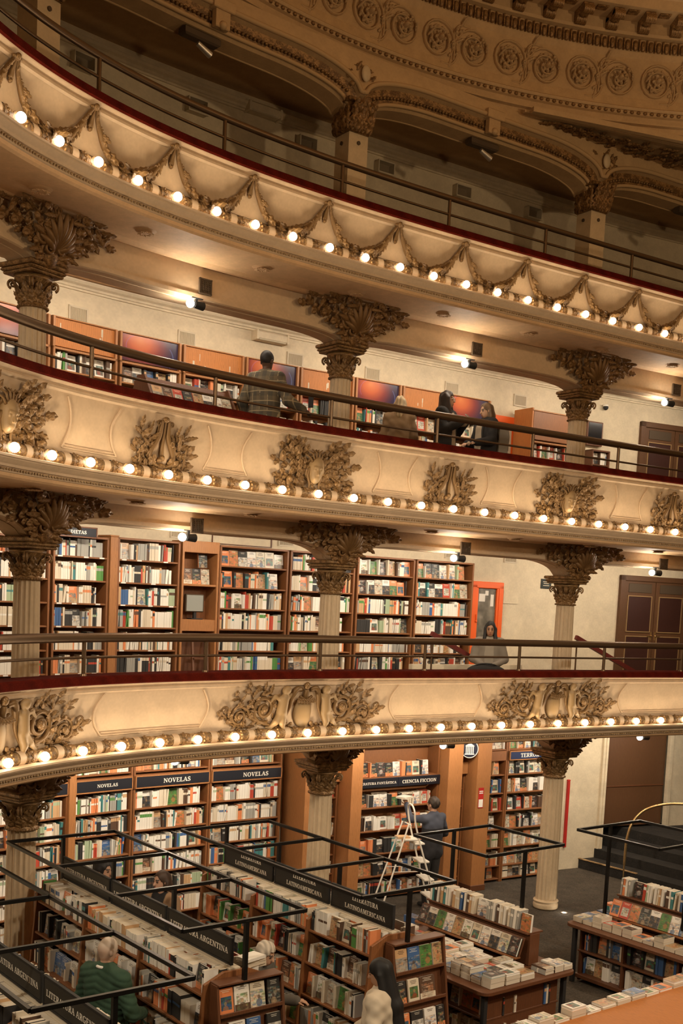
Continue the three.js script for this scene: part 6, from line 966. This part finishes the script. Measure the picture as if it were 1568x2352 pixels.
function person(spec) {
  const k = spec.h / 1.75, lean = spec.lean || 0, t = thing('person', spec.label, 'person', spec.p, spec.face * rad), hip = [0, 0.93, 0];
  const U = (p) => { const q = rotX([p[0], p[1] - 0.93, p[2]], lean); return [q[0], q[1] + 0.93 + (spec.drop || 0), q[2] + (spec.dz || 0)]; }; // upper body leans about the hips
  const sit = spec.sit;
  const J = { pel: addv(hip, [0, spec.drop || 0, spec.dz || 0]), chest: U([0, 1.3, 0]), neck: U([0, 1.48, -0.01]), head: U([0, 1.632, 0.02]) };
  J.head = addv(J.head, spec.headShift || [0, 0, 0]);
  const arms = {}; for (const [s, n] of [[1, 'L'], [-1, 'R']]) { const sh = U([0.185 * s, 1.425, 0]), a = spec.arms?.[n] || [[0.25 * s, 1.13, -0.03], [0.27 * s, 0.88, 0.06]]; arms[n] = [sh, ...a.map((p) => (spec.armsAbs ? p : U(p)))]; }
  const legs = [1, -1].map((s) => sit ? [[0.09 * s, J.pel[1] - 0.02, J.pel[2]], [0.11 * s, J.pel[1] + 0.02, J.pel[2] + 0.42], [0.11 * s, J.pel[1] - 0.42, J.pel[2] + 0.44]] : [[0.09 * s, 0.9, J.pel[2]], [0.1 * s, 0.48, 0.02], [0.1 * s, 0.08, -0.02]]);
  const sc = (g) => { g.scale(k, k, k); return g; };
  // body: one continuous surface under the clothes
  const tor = (e) => [[addv(J.pel, [0.06, 0, 0]), U([0.075, 1.33, 0]), 0.105 + e, 0.098 + e], [addv(J.pel, [-0.06, 0, 0]), U([-0.075, 1.33, 0]), 0.105 + e, 0.098 + e], [U([0, 1.05, 0]), U([0, 1.36, 0.0]), 0.1 + e, 0.1 + e], [U([0.06, 1.44, -0.01]), U([0.17, 1.42, 0]), 0.06 + e, 0.056 + e], [U([-0.06, 1.44, -0.01]), U([-0.17, 1.42, 0]), 0.06 + e, 0.056 + e]];
  const arm = (n, e) => [[arms[n][0], arms[n][1], 0.05 + e, 0.041 + e], [arms[n][1], arms[n][2], 0.04 + e, 0.028 + e]];
  const leg = (i, e) => [[legs[i][0], legs[i][1], 0.082 + e, 0.055 + e], [legs[i][1], legs[i][2], 0.052 + e, 0.036 + e]];
  const bodyB = [...tor(-0.012), ...arm('L', -0.004), ...arm('R', -0.004), ...leg(0, -0.01), ...leg(1, -0.01), [J.neck, lerp(J.neck, J.head, 0.7), 0.052, 0.05]];
  const parts = [sdfMesh(boneF(bodyB, 0.03), ...bonesBox(bodyB, 0.03), 0.022)];
  const hy = (spec.headYaw || 0) * rad, hp = (spec.headPitch || 0) * rad + lean * 0.4;
  const toHead = (g) => { g.rotateX(hp); g.rotateY(hy); g.translate(...J.head); return g; };
  const hd = colorize(sdfMesh(headF, [-0.1, -0.13, -0.12], [0.1, 0.14, 0.125], 0.0065), (x, y, z) => { const a = Math.abs(x), s = spec.skin; if (spec.stubble && y > -0.03 + z * 0.9 && z < 0.055) { const q = Math.min(1, Math.max(0.35, (y + 0.06) * 9)); return s.map((v, i) => v * (1 - 0.75 * q) + spec.stubble[i] * 0.75 * q); } if (z > 0.06 && Math.hypot(a - 0.03, (y - 0.01) * 1.6) < 0.014) return [0.03, 0.02, 0.015]; if (z > 0.06 && Math.abs(y - 0.036) < 0.007 && a > 0.012 && a < 0.05) return spec.brow || [0.05, 0.035, 0.025]; if (z > 0.06 && Math.hypot(a * 0.55, y + 0.06) < 0.012) return [s[0] * 0.75, s[1] * 0.42, s[2] * 0.42]; return s; });
  const sk = (g) => colorize(g, () => spec.skin); parts.forEach(sk); parts.push(toHead(hd));
  for (const n of ['L', 'R']) { const B = [...handF(arms[n][2], arms[n][1], n === 'L' ? 1 : -1), [lerp(arms[n][1], arms[n][2], 0.6), arms[n][2], 0.03, 0.024]]; parts.push(sk(sdfMesh(boneF(B, 0.007), ...bonesBox(B, 0.012), 0.006))); }
  const body = mergeGeometries(parts); mesh('body', sc(body), skinMat, t);
  // clothes
  const tb = spec.top.bulk || 0, topB = [...tor(0.012 + tb), ...arm('L', 0.012 + tb * 0.7), ...arm('R', 0.012 + tb * 0.7)]; if (spec.top.coat) topB.push([addv(J.pel, [0.06, 0.05, 0]), addv(J.pel, [0.075, -spec.top.coat, -0.01]), 0.11 + tb, 0.118 + tb], [addv(J.pel, [-0.06, 0.05, 0]), addv(J.pel, [-0.075, -spec.top.coat, -0.01]), 0.11 + tb, 0.118 + tb]);
  if (spec.top.collar) topB.push([addv(J.neck, [0.03, 0.0, 0]), addv(J.neck, [-0.03, 0.0, 0]), 0.055 + spec.top.collar, 0.055 + spec.top.collar]);
  const f0 = boneF(topB, 0.035), folds = spec.top.fold ?? 0.004, sleeveCut = spec.top.sleeve;
  const topF = (x, y, z) => { let d = f0(x, y, z) + folds * (Math.sin(21 * y + 9 * x) * Math.sin(17 * x + 13 * z) + 0.6 * Math.sin(47 * y - 23 * x + 11 * z) * Math.sin(31 * z + 19 * x)); if (spec.top.quilt) d -= 0.008 * Math.abs(Math.sin((y + 0.35 * Math.abs(x)) * Math.PI / 0.058)); return d; };
  mesh('top', sc(colorize(sdfMesh(topF, ...bonesBox(topB, 0.03), spec.top.plaid || spec.top.quilt ? 0.0095 : 0.014), spec.top.color.call ? spec.top.color : () => spec.top.color)), clothMat, t);
  const trB = [...leg(0, 0.014), ...leg(1, 0.014), [addv(J.pel, [0.05, 0.0, 0]), addv(J.pel, [-0.05, 0.0, 0]), 0.12, 0.12]]; mesh('trousers', sc(colorize(sdfMesh(boneF(trB, 0.03), ...bonesBox(trB, 0.02), 0.02), () => spec.legs)), clothMat, t);
  for (const L of legs) { const a = L[2], B = [[addv(a, [0, -0.03, -0.03]), addv(a, [0, -0.05, 0.13]), 0.042, 0.032]]; mesh('shoe', sc(colorize(sdfMesh((x, y, z) => Math.max(boneF(B)(x, y, z), a[1] - 0.078 - y), ...bonesBox(B, 0.02), 0.012), () => [0.02, 0.018, 0.016])), clothMat, t); }
  // hair
  const H = spec.hair; if (H) {
    const wav = H.wave ?? 0.003, shell = (x, y, z) => { let d = ell(x, y, z, [0, 0.042, -0.02], [0.083 + (H.vol || 0), 0.1 + (H.vol || 0), 0.1 + (H.vol || 0)]); d = Math.max(d, -ell(x, y, z, [0, -0.035, 0.075], [0.077, 0.116, 0.085])); if (H.crop) d = Math.max(d, -(y - H.crop + (z < -0.02 ? 0.06 : 0.0))); return d; };
    let lo = [-0.13, -0.13, -0.15], hi = [0.13, 0.17, 0.13], f = shell;
    if (H.long) { const bl = H.long, B = [[[0, 0.04, -0.06], [0, -bl * 0.5, -0.085], 0.075, 0.075], [[0, -bl * 0.5, -0.085], [0.01, -bl, -0.1], 0.075, 0.05], [[0.07, 0.0, -0.03], [0.075, -bl * 0.55, -0.03], 0.035, 0.04], [[-0.07, 0.0, -0.03], [-0.075, -bl * 0.55, -0.03], 0.035, 0.04]]; if (H.front) B.push([[0.078, 0.02, 0.01], [0.1, -bl * 0.9, 0.085], 0.025, 0.04], [[-0.078, 0.02, 0.01], [-0.1, -bl * 0.9, 0.085], 0.025, 0.04]); const bf = boneF(B, 0.04); f = (x, y, z) => smin(shell(x, y, z), bf(x, y, z), 0.03) + wav * Math.sin(90 * x + 3 * y) + wav * 0.7 * Math.sin(70 * z + 5 * y); lo = [-0.2, -bl - 0.12, -0.24]; hi = [0.2, 0.17, 0.16]; } else f = (x, y, z) => shell(x, y, z) + wav * Math.sin(80 * x + 30 * z) * Math.sin(60 * y);
    mesh('hair', sc(toHead(colorize(sdfMesh(f, lo, hi, 0.009), (x, y, z) => { const q = 0.75 + 0.5 * (0.5 + 0.5 * Math.sin(120 * x + 60 * z)); return H.color.map((v, i) => (H.tip && y < -0.12 ? H.tip[i] : v) * q); }))), hairMat, t);
  }
  if (spec.glasses) { const g = [xf(new THREE.TorusGeometry(0.026, 0.003, 6, 20), [0.032, 0.008, 0.1]), xf(new THREE.TorusGeometry(0.026, 0.003, 6, 20), [-0.032, 0.008, 0.1]), rod([-0.008, 0.012, 0.102], [0.008, 0.012, 0.102], 0.002), rod([0.058, 0.01, 0.095], [0.08, 0.015, 0.0], 0.002), rod([-0.058, 0.01, 0.095], [-0.08, 0.015, 0.0], 0.002)]; obj('glasses', sc(toHead(mergeIdx(g))), M.steel, t); }
  t.updateMatrixWorld(true); return { t, J, arms, k };
}
const atUD = (u, D, y) => { const c = C(u, D); return [c.x, y, c.z]; };
const held = (o, n, extra) => { const h = addv(o.arms[n][2], extra || [0, 0, 0]).map((v) => v * o.k); const v = new THREE.Vector3(...h); o.t.updateMatrixWorld(true); return v.applyMatrix4(o.t.matrixWorld).toArray(); };
// middle gallery
{
  const plaid = (x, y, z) => { const a = ((x * 9.5) % 1 + 1) % 1, b = ((y * 8) % 1 + 1) % 1, base = [0.15, 0.115, 0.07]; if (a < 0.07 || b < 0.06) return [0.36, 0.29, 0.17]; if (a > 0.5 && b > 0.5) return [0.075, 0.065, 0.048]; if (a > 0.5 || b > 0.5) return [0.11, 0.09, 0.058]; return base; };
  const a = person({ label: 'person in a plaid shirt seen from behind at the railing of the middle gallery', h: 1.79, p: [-1.18, YF[2], -14.97], face: 158, skin: [0.09, 0.045, 0.025], hair: { color: [0.014, 0.010, 0.008], crop: -0.02, wave: 0.001 }, headYaw: -8, headPitch: 14, top: { color: plaid, plaid: 1, bulk: 0.022, collar: 0.006, coat: 0.12 }, legs: [0.06, 0.055, 0.05], arms: { L: [[0.31, 1.14, -0.02], [0.3, 0.92, 0.08]], R: [[-0.34, 1.14, -0.04], [-0.46, 1.06, 0.16]] } });
  const ph = thing('phone', 'small dark phone in the hands of the plaid-shirted person', 'phone', held(a, 'R', [-0.08, 0.03, 0.06]), 158 * rad); obj('body', cb(0.07, 0.145, 0.009, 0, 0, 0, 0.003), M.blackMatte, ph); obj('screen', bx(0.062, 0.13, 0.001, 0, 0.073, 0.0052), M.grill, ph);
  const b = person({ label: 'person with blonde hair and a brown coat seen from behind, by the railing', h: 1.55, p: [0.63, YF[2], -16.4], face: 178, skin: [0.45, 0.26, 0.17], hair: { color: [0.36, 0.26, 0.14], long: 0.17, wave: 0.005 }, top: { color: [0.185, 0.11, 0.05], bulk: 0.012, coat: 0.55, collar: 0.012, fold: 0.007 }, legs: [0.05, 0.04, 0.035] });
  const bag = thing('handbag', 'brown handbag with thin straps on the arm of the blonde person', 'bag', addv(held(b, 'L', [0, 0, 0]), [-0.06, -0.3, 0.02]), 178 * rad); obj('pouch', cb(0.26, 0.2, 0.1, 0, 0, 0, 0.03), M.doorBrown, bag); obj('strap', [tube([[-0.08, 0.2, 0.03], [-0.05, 0.36, 0.03], [0.05, 0.36, 0.03], [0.08, 0.2, 0.03]], 0.007, 6, true, 16), tube([[-0.08, 0.2, -0.03], [-0.05, 0.34, -0.03], [0.05, 0.34, -0.03], [0.08, 0.2, -0.03]], 0.007, 6, true, 16)], M.doorDark, bag);
  const c = person({ label: 'person with long dark hair and glasses in a black coat, holding a phone', h: 1.6, p: [1.27, YF[2], -16.15], face: 62, skin: [0.46, 0.25, 0.15], glasses: true, hair: { color: [0.030, 0.016, 0.010], long: 0.42, wave: 0.006, vol: 0.006, front: true }, headYaw: 8, top: { color: (x, y, z) => (z > 0.12 && Math.abs(x) < 0.07 ? [0.3, 0.22, 0.14] : [0.012, 0.010, 0.009]), bulk: 0.03, coat: 0.6, collar: 0.01 }, legs: [0.02, 0.018, 0.016], arms: { L: [[0.27, 1.14, 0.06], [0.1, 1.3, 0.28]], R: [[-0.27, 1.14, 0.06], [-0.06, 1.3, 0.3]] } });
  const ph2 = thing('phone', 'light grey phone in the hand of the person with glasses', 'phone', held(c, 'L', [-0.03, 0.02, 0.08]), 62 * rad); const pb = obj('body', bx(0.07, 0.145, 0.009, 0, 0.05, 0, -0.9), M.steel, ph2); obj('screen', bx(0.062, 0.13, 0.001, 0, 0.054, 0.003, -0.9), M.grill, ph2);
  const d = person({ label: 'person with short streaked hair and black jacket carrying a grey backpack', h: 1.56, p: [1.9, YF[2], -16.7], face: -62, skin: [0.45, 0.26, 0.16], hair: { color: [0.14, 0.085, 0.045], long: 0.16, wave: 0.005 }, headPitch: 8, top: { color: (x, y, z) => (z > 0.09 && Math.abs(x) < 0.09 ? [0.42, 0.34, 0.24] : [0.013, 0.012, 0.012]), bulk: 0.03, coat: 0.1, collar: 0.02 }, legs: [0.14, 0.13, 0.12], arms: { L: [[0.26, 1.13, 0.05], [0.14, 1.1, 0.26]], R: [[-0.26, 1.13, 0.05], [-0.14, 1.1, 0.26]] } });
  const bp = thing('backpack', 'grey backpack on the back of the person in the black jacket', 'backpack', new THREE.Vector3(0, 0.85, -0.22).applyMatrix4(d.t.matrixWorld).toArray(), -62 * rad); mesh('bag', sdfMesh((x, y, z) => Math.max(Math.abs(x) - 0.13, Math.abs(y - 0.2) - 0.2, Math.abs(z) - 0.06) - 0.03 + 0.006 * Math.sin(20 * y), [-0.2, -0.06, -0.13], [0.2, 0.46, 0.13], 0.014), std([0.2, 0.18, 0.15], { roughness: 0.9 }), bp); obj('pocket', cb(0.2, 0.16, 0.05, 0, 0.05, -0.1, 0.02), std([0.14, 0.12, 0.1], { roughness: 0.9 }), bp); for (const s of [1, -1]) mesh('strap', tube([[s * 0.08, 0.42, 0.05], [s * 0.1, 0.5, 0.2], [s * 0.1, 0.36, 0.34], [s * 0.11, 0.12, 0.3], [s * 0.1, 0.05, 0.1]], 0.018, 6, true, 20), M.blackMatte, bp);
}
// lowest gallery: seated
{
  const c = C(8.02, 1.6), a = person({ label: 'person with long black hair and grey cardigan sitting behind the lowest railing', h: 1.64, p: [c.x, YF[1], c.z], face: -6, sit: true, drop: -0.4, skin: [0.42, 0.22, 0.12], hair: { color: [0.010, 0.008, 0.007], long: 0.34, front: true, wave: 0.003 }, headPitch: 6, top: { color: (x, y, z) => (Math.abs(x) < 0.075 && z > 0.05 ? [0.30, 0.26, 0.20] : [0.21, 0.18, 0.14]), bulk: 0.016, collar: 0.004 }, legs: [0.03, 0.028, 0.026], arms: { L: [[0.26, 1.15, 0.02], [0.09, 1.06, 0.27]], R: [[-0.26, 1.15, 0.02], [-0.08, 1.05, 0.28]] } });
  const bag = thing('dark_bag', 'black soft bag on the lap of the seated person', 'bag', new THREE.Vector3(-0.03, 0.44, 0.3).applyMatrix4(a.t.matrixWorld).toArray(), -6 * rad); mesh('pouch', sdfMesh((x, y, z) => ell(x, y, z, [0, 0.08, 0], [0.3, 0.12, 0.16]) + 0.006 * Math.sin(25 * x) * Math.sin(20 * z), [-0.34, -0.06, -0.2], [0.34, 0.24, 0.2], 0.014), std([0.012, 0.011, 0.010], { roughness: 0.8 }), bag); mesh('strap', tube([[-0.2, 0.15, 0.02], [-0.1, 0.2, 0.06], [0.1, 0.2, 0.06], [0.2, 0.15, 0.02]], 0.012, 6, true, 16), M.blackMatte, bag);
  const st = thing('stool', 'dark backless stool under the seated person', 'stool', [c.x, YF[1], c.z], -6 * rad); obj('seat', cb(0.42, 0.05, 0.4, 0, 0.36, 0, 0.02), M.woodDark, st); for (const p of [-1, 1]) for (const q of [-1, 1]) obj('leg', cyl(0.016, 0.02, 0.37, p * 0.17, 0, q * 0.16, 10), M.woodDark, st);
}
// ground floor
{
  const l = person({ label: 'person in dark clothes beside the ladder, reaching up to the shelf', h: 1.73, p: [1.52, 0, -17.45], face: -142, skin: [0.46, 0.25, 0.15], hair: { color: [0.035, 0.022, 0.013], crop: -0.03, wave: 0.004, vol: 0.004 }, headYaw: 8, top: { color: (x, y, z) => (y > 1.28 ? [0.05, 0.055, 0.075] : [0.018, 0.017, 0.019]), bulk: 0.006, collar: 0.012, coat: 0.06 }, legs: [0.024, 0.022, 0.021], arms: { L: [[0.3, 1.4, 0.2], [0.2, 1.58, 0.42]], R: [[-0.29, 1.15, 0.02], [-0.24, 1.04, 0.24]] } });
  addBook(new THREE.Matrix4().multiplyMatrices(l.t.matrixWorld, LM([0.36, 1.68, 0.5], [0, 0.3, Math.PI / 2])), 0.03, 0.24, 0.17, 0, { place: 'hand of the person beside the ladder', pose: 'lying' });
  person({ label: 'person with short black hair in profile behind the Literatura Argentina sign', h: 1.72, p: [-2.6, 0, -12.45], face: 75, skin: [0.42, 0.24, 0.15], hair: { color: [0.010, 0.008, 0.007], crop: -0.03, vol: 0.008, wave: 0.004 }, top: { color: [0.03, 0.03, 0.035], bulk: 0.01 }, legs: [0.03, 0.03, 0.03] });
  person({ label: 'person in black top and tan jacket between the island bookcases', h: 1.63, p: [-1.92, 0, -12.45], face: -28, skin: [0.50, 0.29, 0.19], hair: { color: [0.05, 0.026, 0.014], long: 0.12, wave: 0.003 }, headYaw: -14, top: { color: (x, y, z) => (Math.abs(x) < 0.1 && z > 0.0 ? [0.013, 0.012, 0.012] : [0.32, 0.20, 0.11]), bulk: 0.012 }, legs: [0.03, 0.03, 0.03] });
  const b = person({ label: 'bald person in a green quilted jacket seen from behind, reading between the islands', h: 1.74, p: [-1.95, 0, -9.62], face: 150, skin: [0.52, 0.31, 0.20], stubble: [0.55, 0.49, 0.40], headYaw: -10, headPitch: 24, top: { color: [0.030, 0.068, 0.038], quilt: 1, bulk: 0.014, coat: 0.1, collar: 0.014, fold: 0.002 }, legs: [0.05, 0.05, 0.055], arms: { L: [[0.3, 1.13, 0.02], [0.16, 1.06, 0.3]], R: [[-0.3, 1.13, 0.02], [-0.18, 1.03, 0.3]] } });
  obj('shirt_collar', tube(Array.from({ length: 17 }, (_, i) => { const a = i / 16 * Math.PI * 2; return [0.068 * Math.cos(a), 1.515 * b.k, 0.07 * Math.sin(a) - 0.01]; }), 0.014, 8, false), M.paper, b.t);
  addBook(new THREE.Matrix4().multiplyMatrices(b.t.matrixWorld, LM([0.06, 1.0, 0.42], [-1.0, -Math.PI / 2, 0])), 0.012, 0.22, 0.16, 0, { place: 'hands of the bald person', pose: 'face-out', print: -1, boost: 3 });
  const g = person({ label: 'grey-haired person in a grey top, leaning and pointing at a low shelf', h: 1.55, p: [-0.84, 0, -10.6], face: 62, lean: 0.42, skin: [0.50, 0.29, 0.18], hair: { color: [0.50, 0.44, 0.35], wave: 0.006, vol: 0.012, crop: -0.08 }, headPitch: 8, top: { color: [0.10, 0.088, 0.07], bulk: 0.022, collar: 0.008, coat: 0.1 }, legs: [0.03, 0.03, 0.034], armsAbs: true, arms: { L: [[0.24, 1.05, 0.3], [0.18, 0.82, 0.42]], R: [[-0.2, 1.18, 0.44], [-0.04, 1.16, 0.72]] } });
  person({ label: 'person with very long black hair and cream jacket, back turned, by end display', h: 1.68, p: [0.46, 0, -9.55], face: -104, skin: [0.45, 0.25, 0.15], hair: { color: [0.008, 0.007, 0.006], long: 0.6, wave: 0.003, vol: 0.004 }, headYaw: -6, headPitch: 14, top: { color: [0.58, 0.49, 0.36], bulk: 0.03, coat: 0.14, collar: 0.012, fold: 0.011 }, legs: [0.12, 0.11, 0.1], arms: { L: [[0.3, 1.16, 0.0], [0.2, 1.0, 0.24]], R: [[-0.3, 1.16, 0.0], [-0.2, 1.0, 0.24]] } });
}
// ------------------------------------------------------------------ books into the scene
{
  const pages = [0.62, 0.55, 0.43];
  for (const b of BOOKS) {
    _pp.set(0, b.h / 2, -b.d / 2).applyMatrix4(b.m); const dist = Math.hypot(_pp.x, _pp.y - EYE, _pp.z); _pp.applyMatrix4(PV); const inF = Math.abs(_pp.x) < 0.99 && Math.abs(_pp.y) < 0.99;
    const vis = b.print >= 0 || b.pose === 'face-out' ? b.d * b.h : b.pose === 'lying' ? b.d * b.w * 2.2 : b.w * b.h; b.score = inF ? vis / (dist * dist) * b.boost : 0;
  }
  const order = BOOKS.map((b, i) => i).sort((i, j) => BOOKS[j].score - BOOKS[i].score || i - j), chosen = new Set(order.slice(0, 290).filter((i) => BOOKS[i].score > 0));
  // single books: cover boards + spine, page block, printed front
  const board = 0.06, coverG = mergeGeometries([bx(board, 1, 1, -0.5 + board / 2, 0.5, -0.5), bx(board, 1, 1, 0.5 - board / 2, 0.5, -0.5), bx(1, 1, 0.02, 0, 0.5, -0.01)].map(strip)), pageG = strip(bx(1 - 2 * board, 0.965, 0.95, 0, 0.5, -0.505)), bandG = strip(xf(new THREE.PlaneGeometry(0.8, 0.3), [0, 0.68, 0.004]));
  const mats = TONES.map((t) => std(t[1], { roughness: 0.5 })), prints = Array.from({ length: NC }, (_, i) => { const g = new THREE.PlaneGeometry(1, 1); g.rotateY(Math.PI / 2); g.translate(0.503, 0.5, -0.5); const [a, b, c, d] = cellUV(i), uv = g.attributes.uv; for (let j = 0; j < 4; j++) uv.setXY(j, uv.getX(j) ? c : a, uv.getY(j) ? d : b); return g; });
  for (const i of [...chosen].sort((a, b) => a - b)) {
    const b = BOOKS[i], look = b.pose === 'face-out' ? 'shown face-out' : b.pose === 'lying' ? 'lying flat' : 'standing upright', label = TONES[b.ti][0] + ' book ' + look + ' on the ' + b.place.replace(/^(hand|hands) /, '$1 '), t = new THREE.Group(); t.name = numbered('book'); tag(t, label.replace('on the hand', 'in the hand'), 'book', label); scene.add(t);
    b.m.decompose(t.position, t.quaternion, t.scale); t.scale.set(b.w, b.h, b.d);
    mesh('cover', coverG, mats[b.ti], t); mesh('pages', pageG, M.paper, t); if (b.print >= 0) mesh('front_print', prints[b.print], coverMat, t); else if (b.pose === 'upright' && b.acc !== b.ti) mesh('title_band', bandG, mats[b.acc], t);
  }
  // all other books: one mass per region
  const regions = new Map();
  BOOKS.forEach((b, i) => { if (chosen.has(i)) return; const r = /gallery/.test(b.place) ? 'gallery' : 'ground'; if (!regions.has(r)) regions.set(r, []); regions.get(r).push(b); });
  const vm = new THREE.MeshStandardMaterial({ vertexColors: true, roughness: 0.6 });
  for (const [r, list] of regions) {
    const pos = [], nor = [], col = [], pp = [], pn = [], pu = [], v = new THREE.Vector3(), nv = new THREE.Vector3(), nm = new THREE.Matrix3();
    const quad = (b, P, N, c) => { nv.set(...N).applyMatrix3(nm).normalize(); const q = P.map((p) => v.set(...p).applyMatrix4(b.m).toArray()); for (const i of [0, 1, 2, 0, 2, 3]) { pos.push(...q[i]); nor.push(nv.x, nv.y, nv.z); col.push(...c); } };
    for (const b of list) {
      nm.setFromMatrix4(b.m); const x = b.w / 2, h = b.h, d = b.d, c = TONES[b.ti][1], a = TONES[b.acc][1], y0 = h * (0.5 + 0.25 * b.band), y1 = y0 + h * (b.print >= 0 ? 0 : 0.1 + 0.12 * b.band);
      quad(b, [[-x, 0, 0], [x, 0, 0], [x, y0, 0], [-x, y0, 0]], [0, 0, 1], c); quad(b, [[-x, y0, 0], [x, y0, 0], [x, y1, 0], [-x, y1, 0]], [0, 0, 1], a); quad(b, [[-x, y1, 0], [x, y1, 0], [x, h, 0], [-x, h, 0]], [0, 0, 1], c);
      quad(b, [[x, 0, 0], [x, 0, -d], [x, h, -d], [x, h, 0]], [1, 0, 0], c); quad(b, [[-x, 0, -d], [-x, 0, 0], [-x, h, 0], [-x, h, -d]], [-1, 0, 0], c);
      quad(b, [[-x, h, 0], [x, h, 0], [x, h, -d], [-x, h, -d]], [0, 1, 0], pages); quad(b, [[x, 0, -d], [-x, 0, -d], [-x, h, -d], [x, h, -d]], [0, 0, -1], pages);
      quad(b, [[-x, 0, -d], [x, 0, -d], [x, 0, 0], [-x, 0, 0]], [0, -1, 0], pages);
      if (b.print >= 0) { nv.set(1, 0, 0).applyMatrix3(nm).normalize(); const e = x + 0.0006, q = [[e, 0, 0], [e, 0, -d], [e, h, -d], [e, h, 0]].map((p) => v.set(...p).applyMatrix4(b.m).toArray()), [u0, v0, u1, v1] = cellUV(b.print), uv = [[u0, v0], [u1, v0], [u1, v1], [u0, v1]]; for (const i of [0, 1, 2, 0, 2, 3]) { pp.push(...q[i]); pn.push(nv.x, nv.y, nv.z); pu.push(...uv[i]); } }
    }
    const o = new THREE.Group(); o.name = numbered('book_rows'); scene.add(o); tag(o, r === 'gallery' ? 'rows of mixed books filling the gallery bookcases' : 'rows of mixed books filling the ground floor shelves and islands', 'books', null, 'stuff');
    const g = new THREE.BufferGeometry(); g.setAttribute('position', new THREE.Float32BufferAttribute(pos, 3)); g.setAttribute('normal', new THREE.Float32BufferAttribute(nor, 3)); g.setAttribute('color', new THREE.Float32BufferAttribute(col, 3)); tag(mesh('books', g, vm, o), null, null, null, 'stuff');
    if (pp.length) { const p = new THREE.BufferGeometry(); p.setAttribute('position', new THREE.Float32BufferAttribute(pp, 3)); p.setAttribute('normal', new THREE.Float32BufferAttribute(pn, 3)); p.setAttribute('uv', new THREE.Float32BufferAttribute(pu, 2)); tag(mesh('cover_prints', p, coverMat, o), null, null, null, 'stuff'); }
  }
  console.log('books', BOOKS.length, 'single', chosen.size);
}
let tris = 0; scene.traverse((o) => { if (o.isMesh) tris += (o.geometry.index ? o.geometry.index.count : o.geometry.attributes.position.count) / 3; }); console.log('triangles', tris | 0, 'top', scene.children.length);
renderer.render(scene, camera);
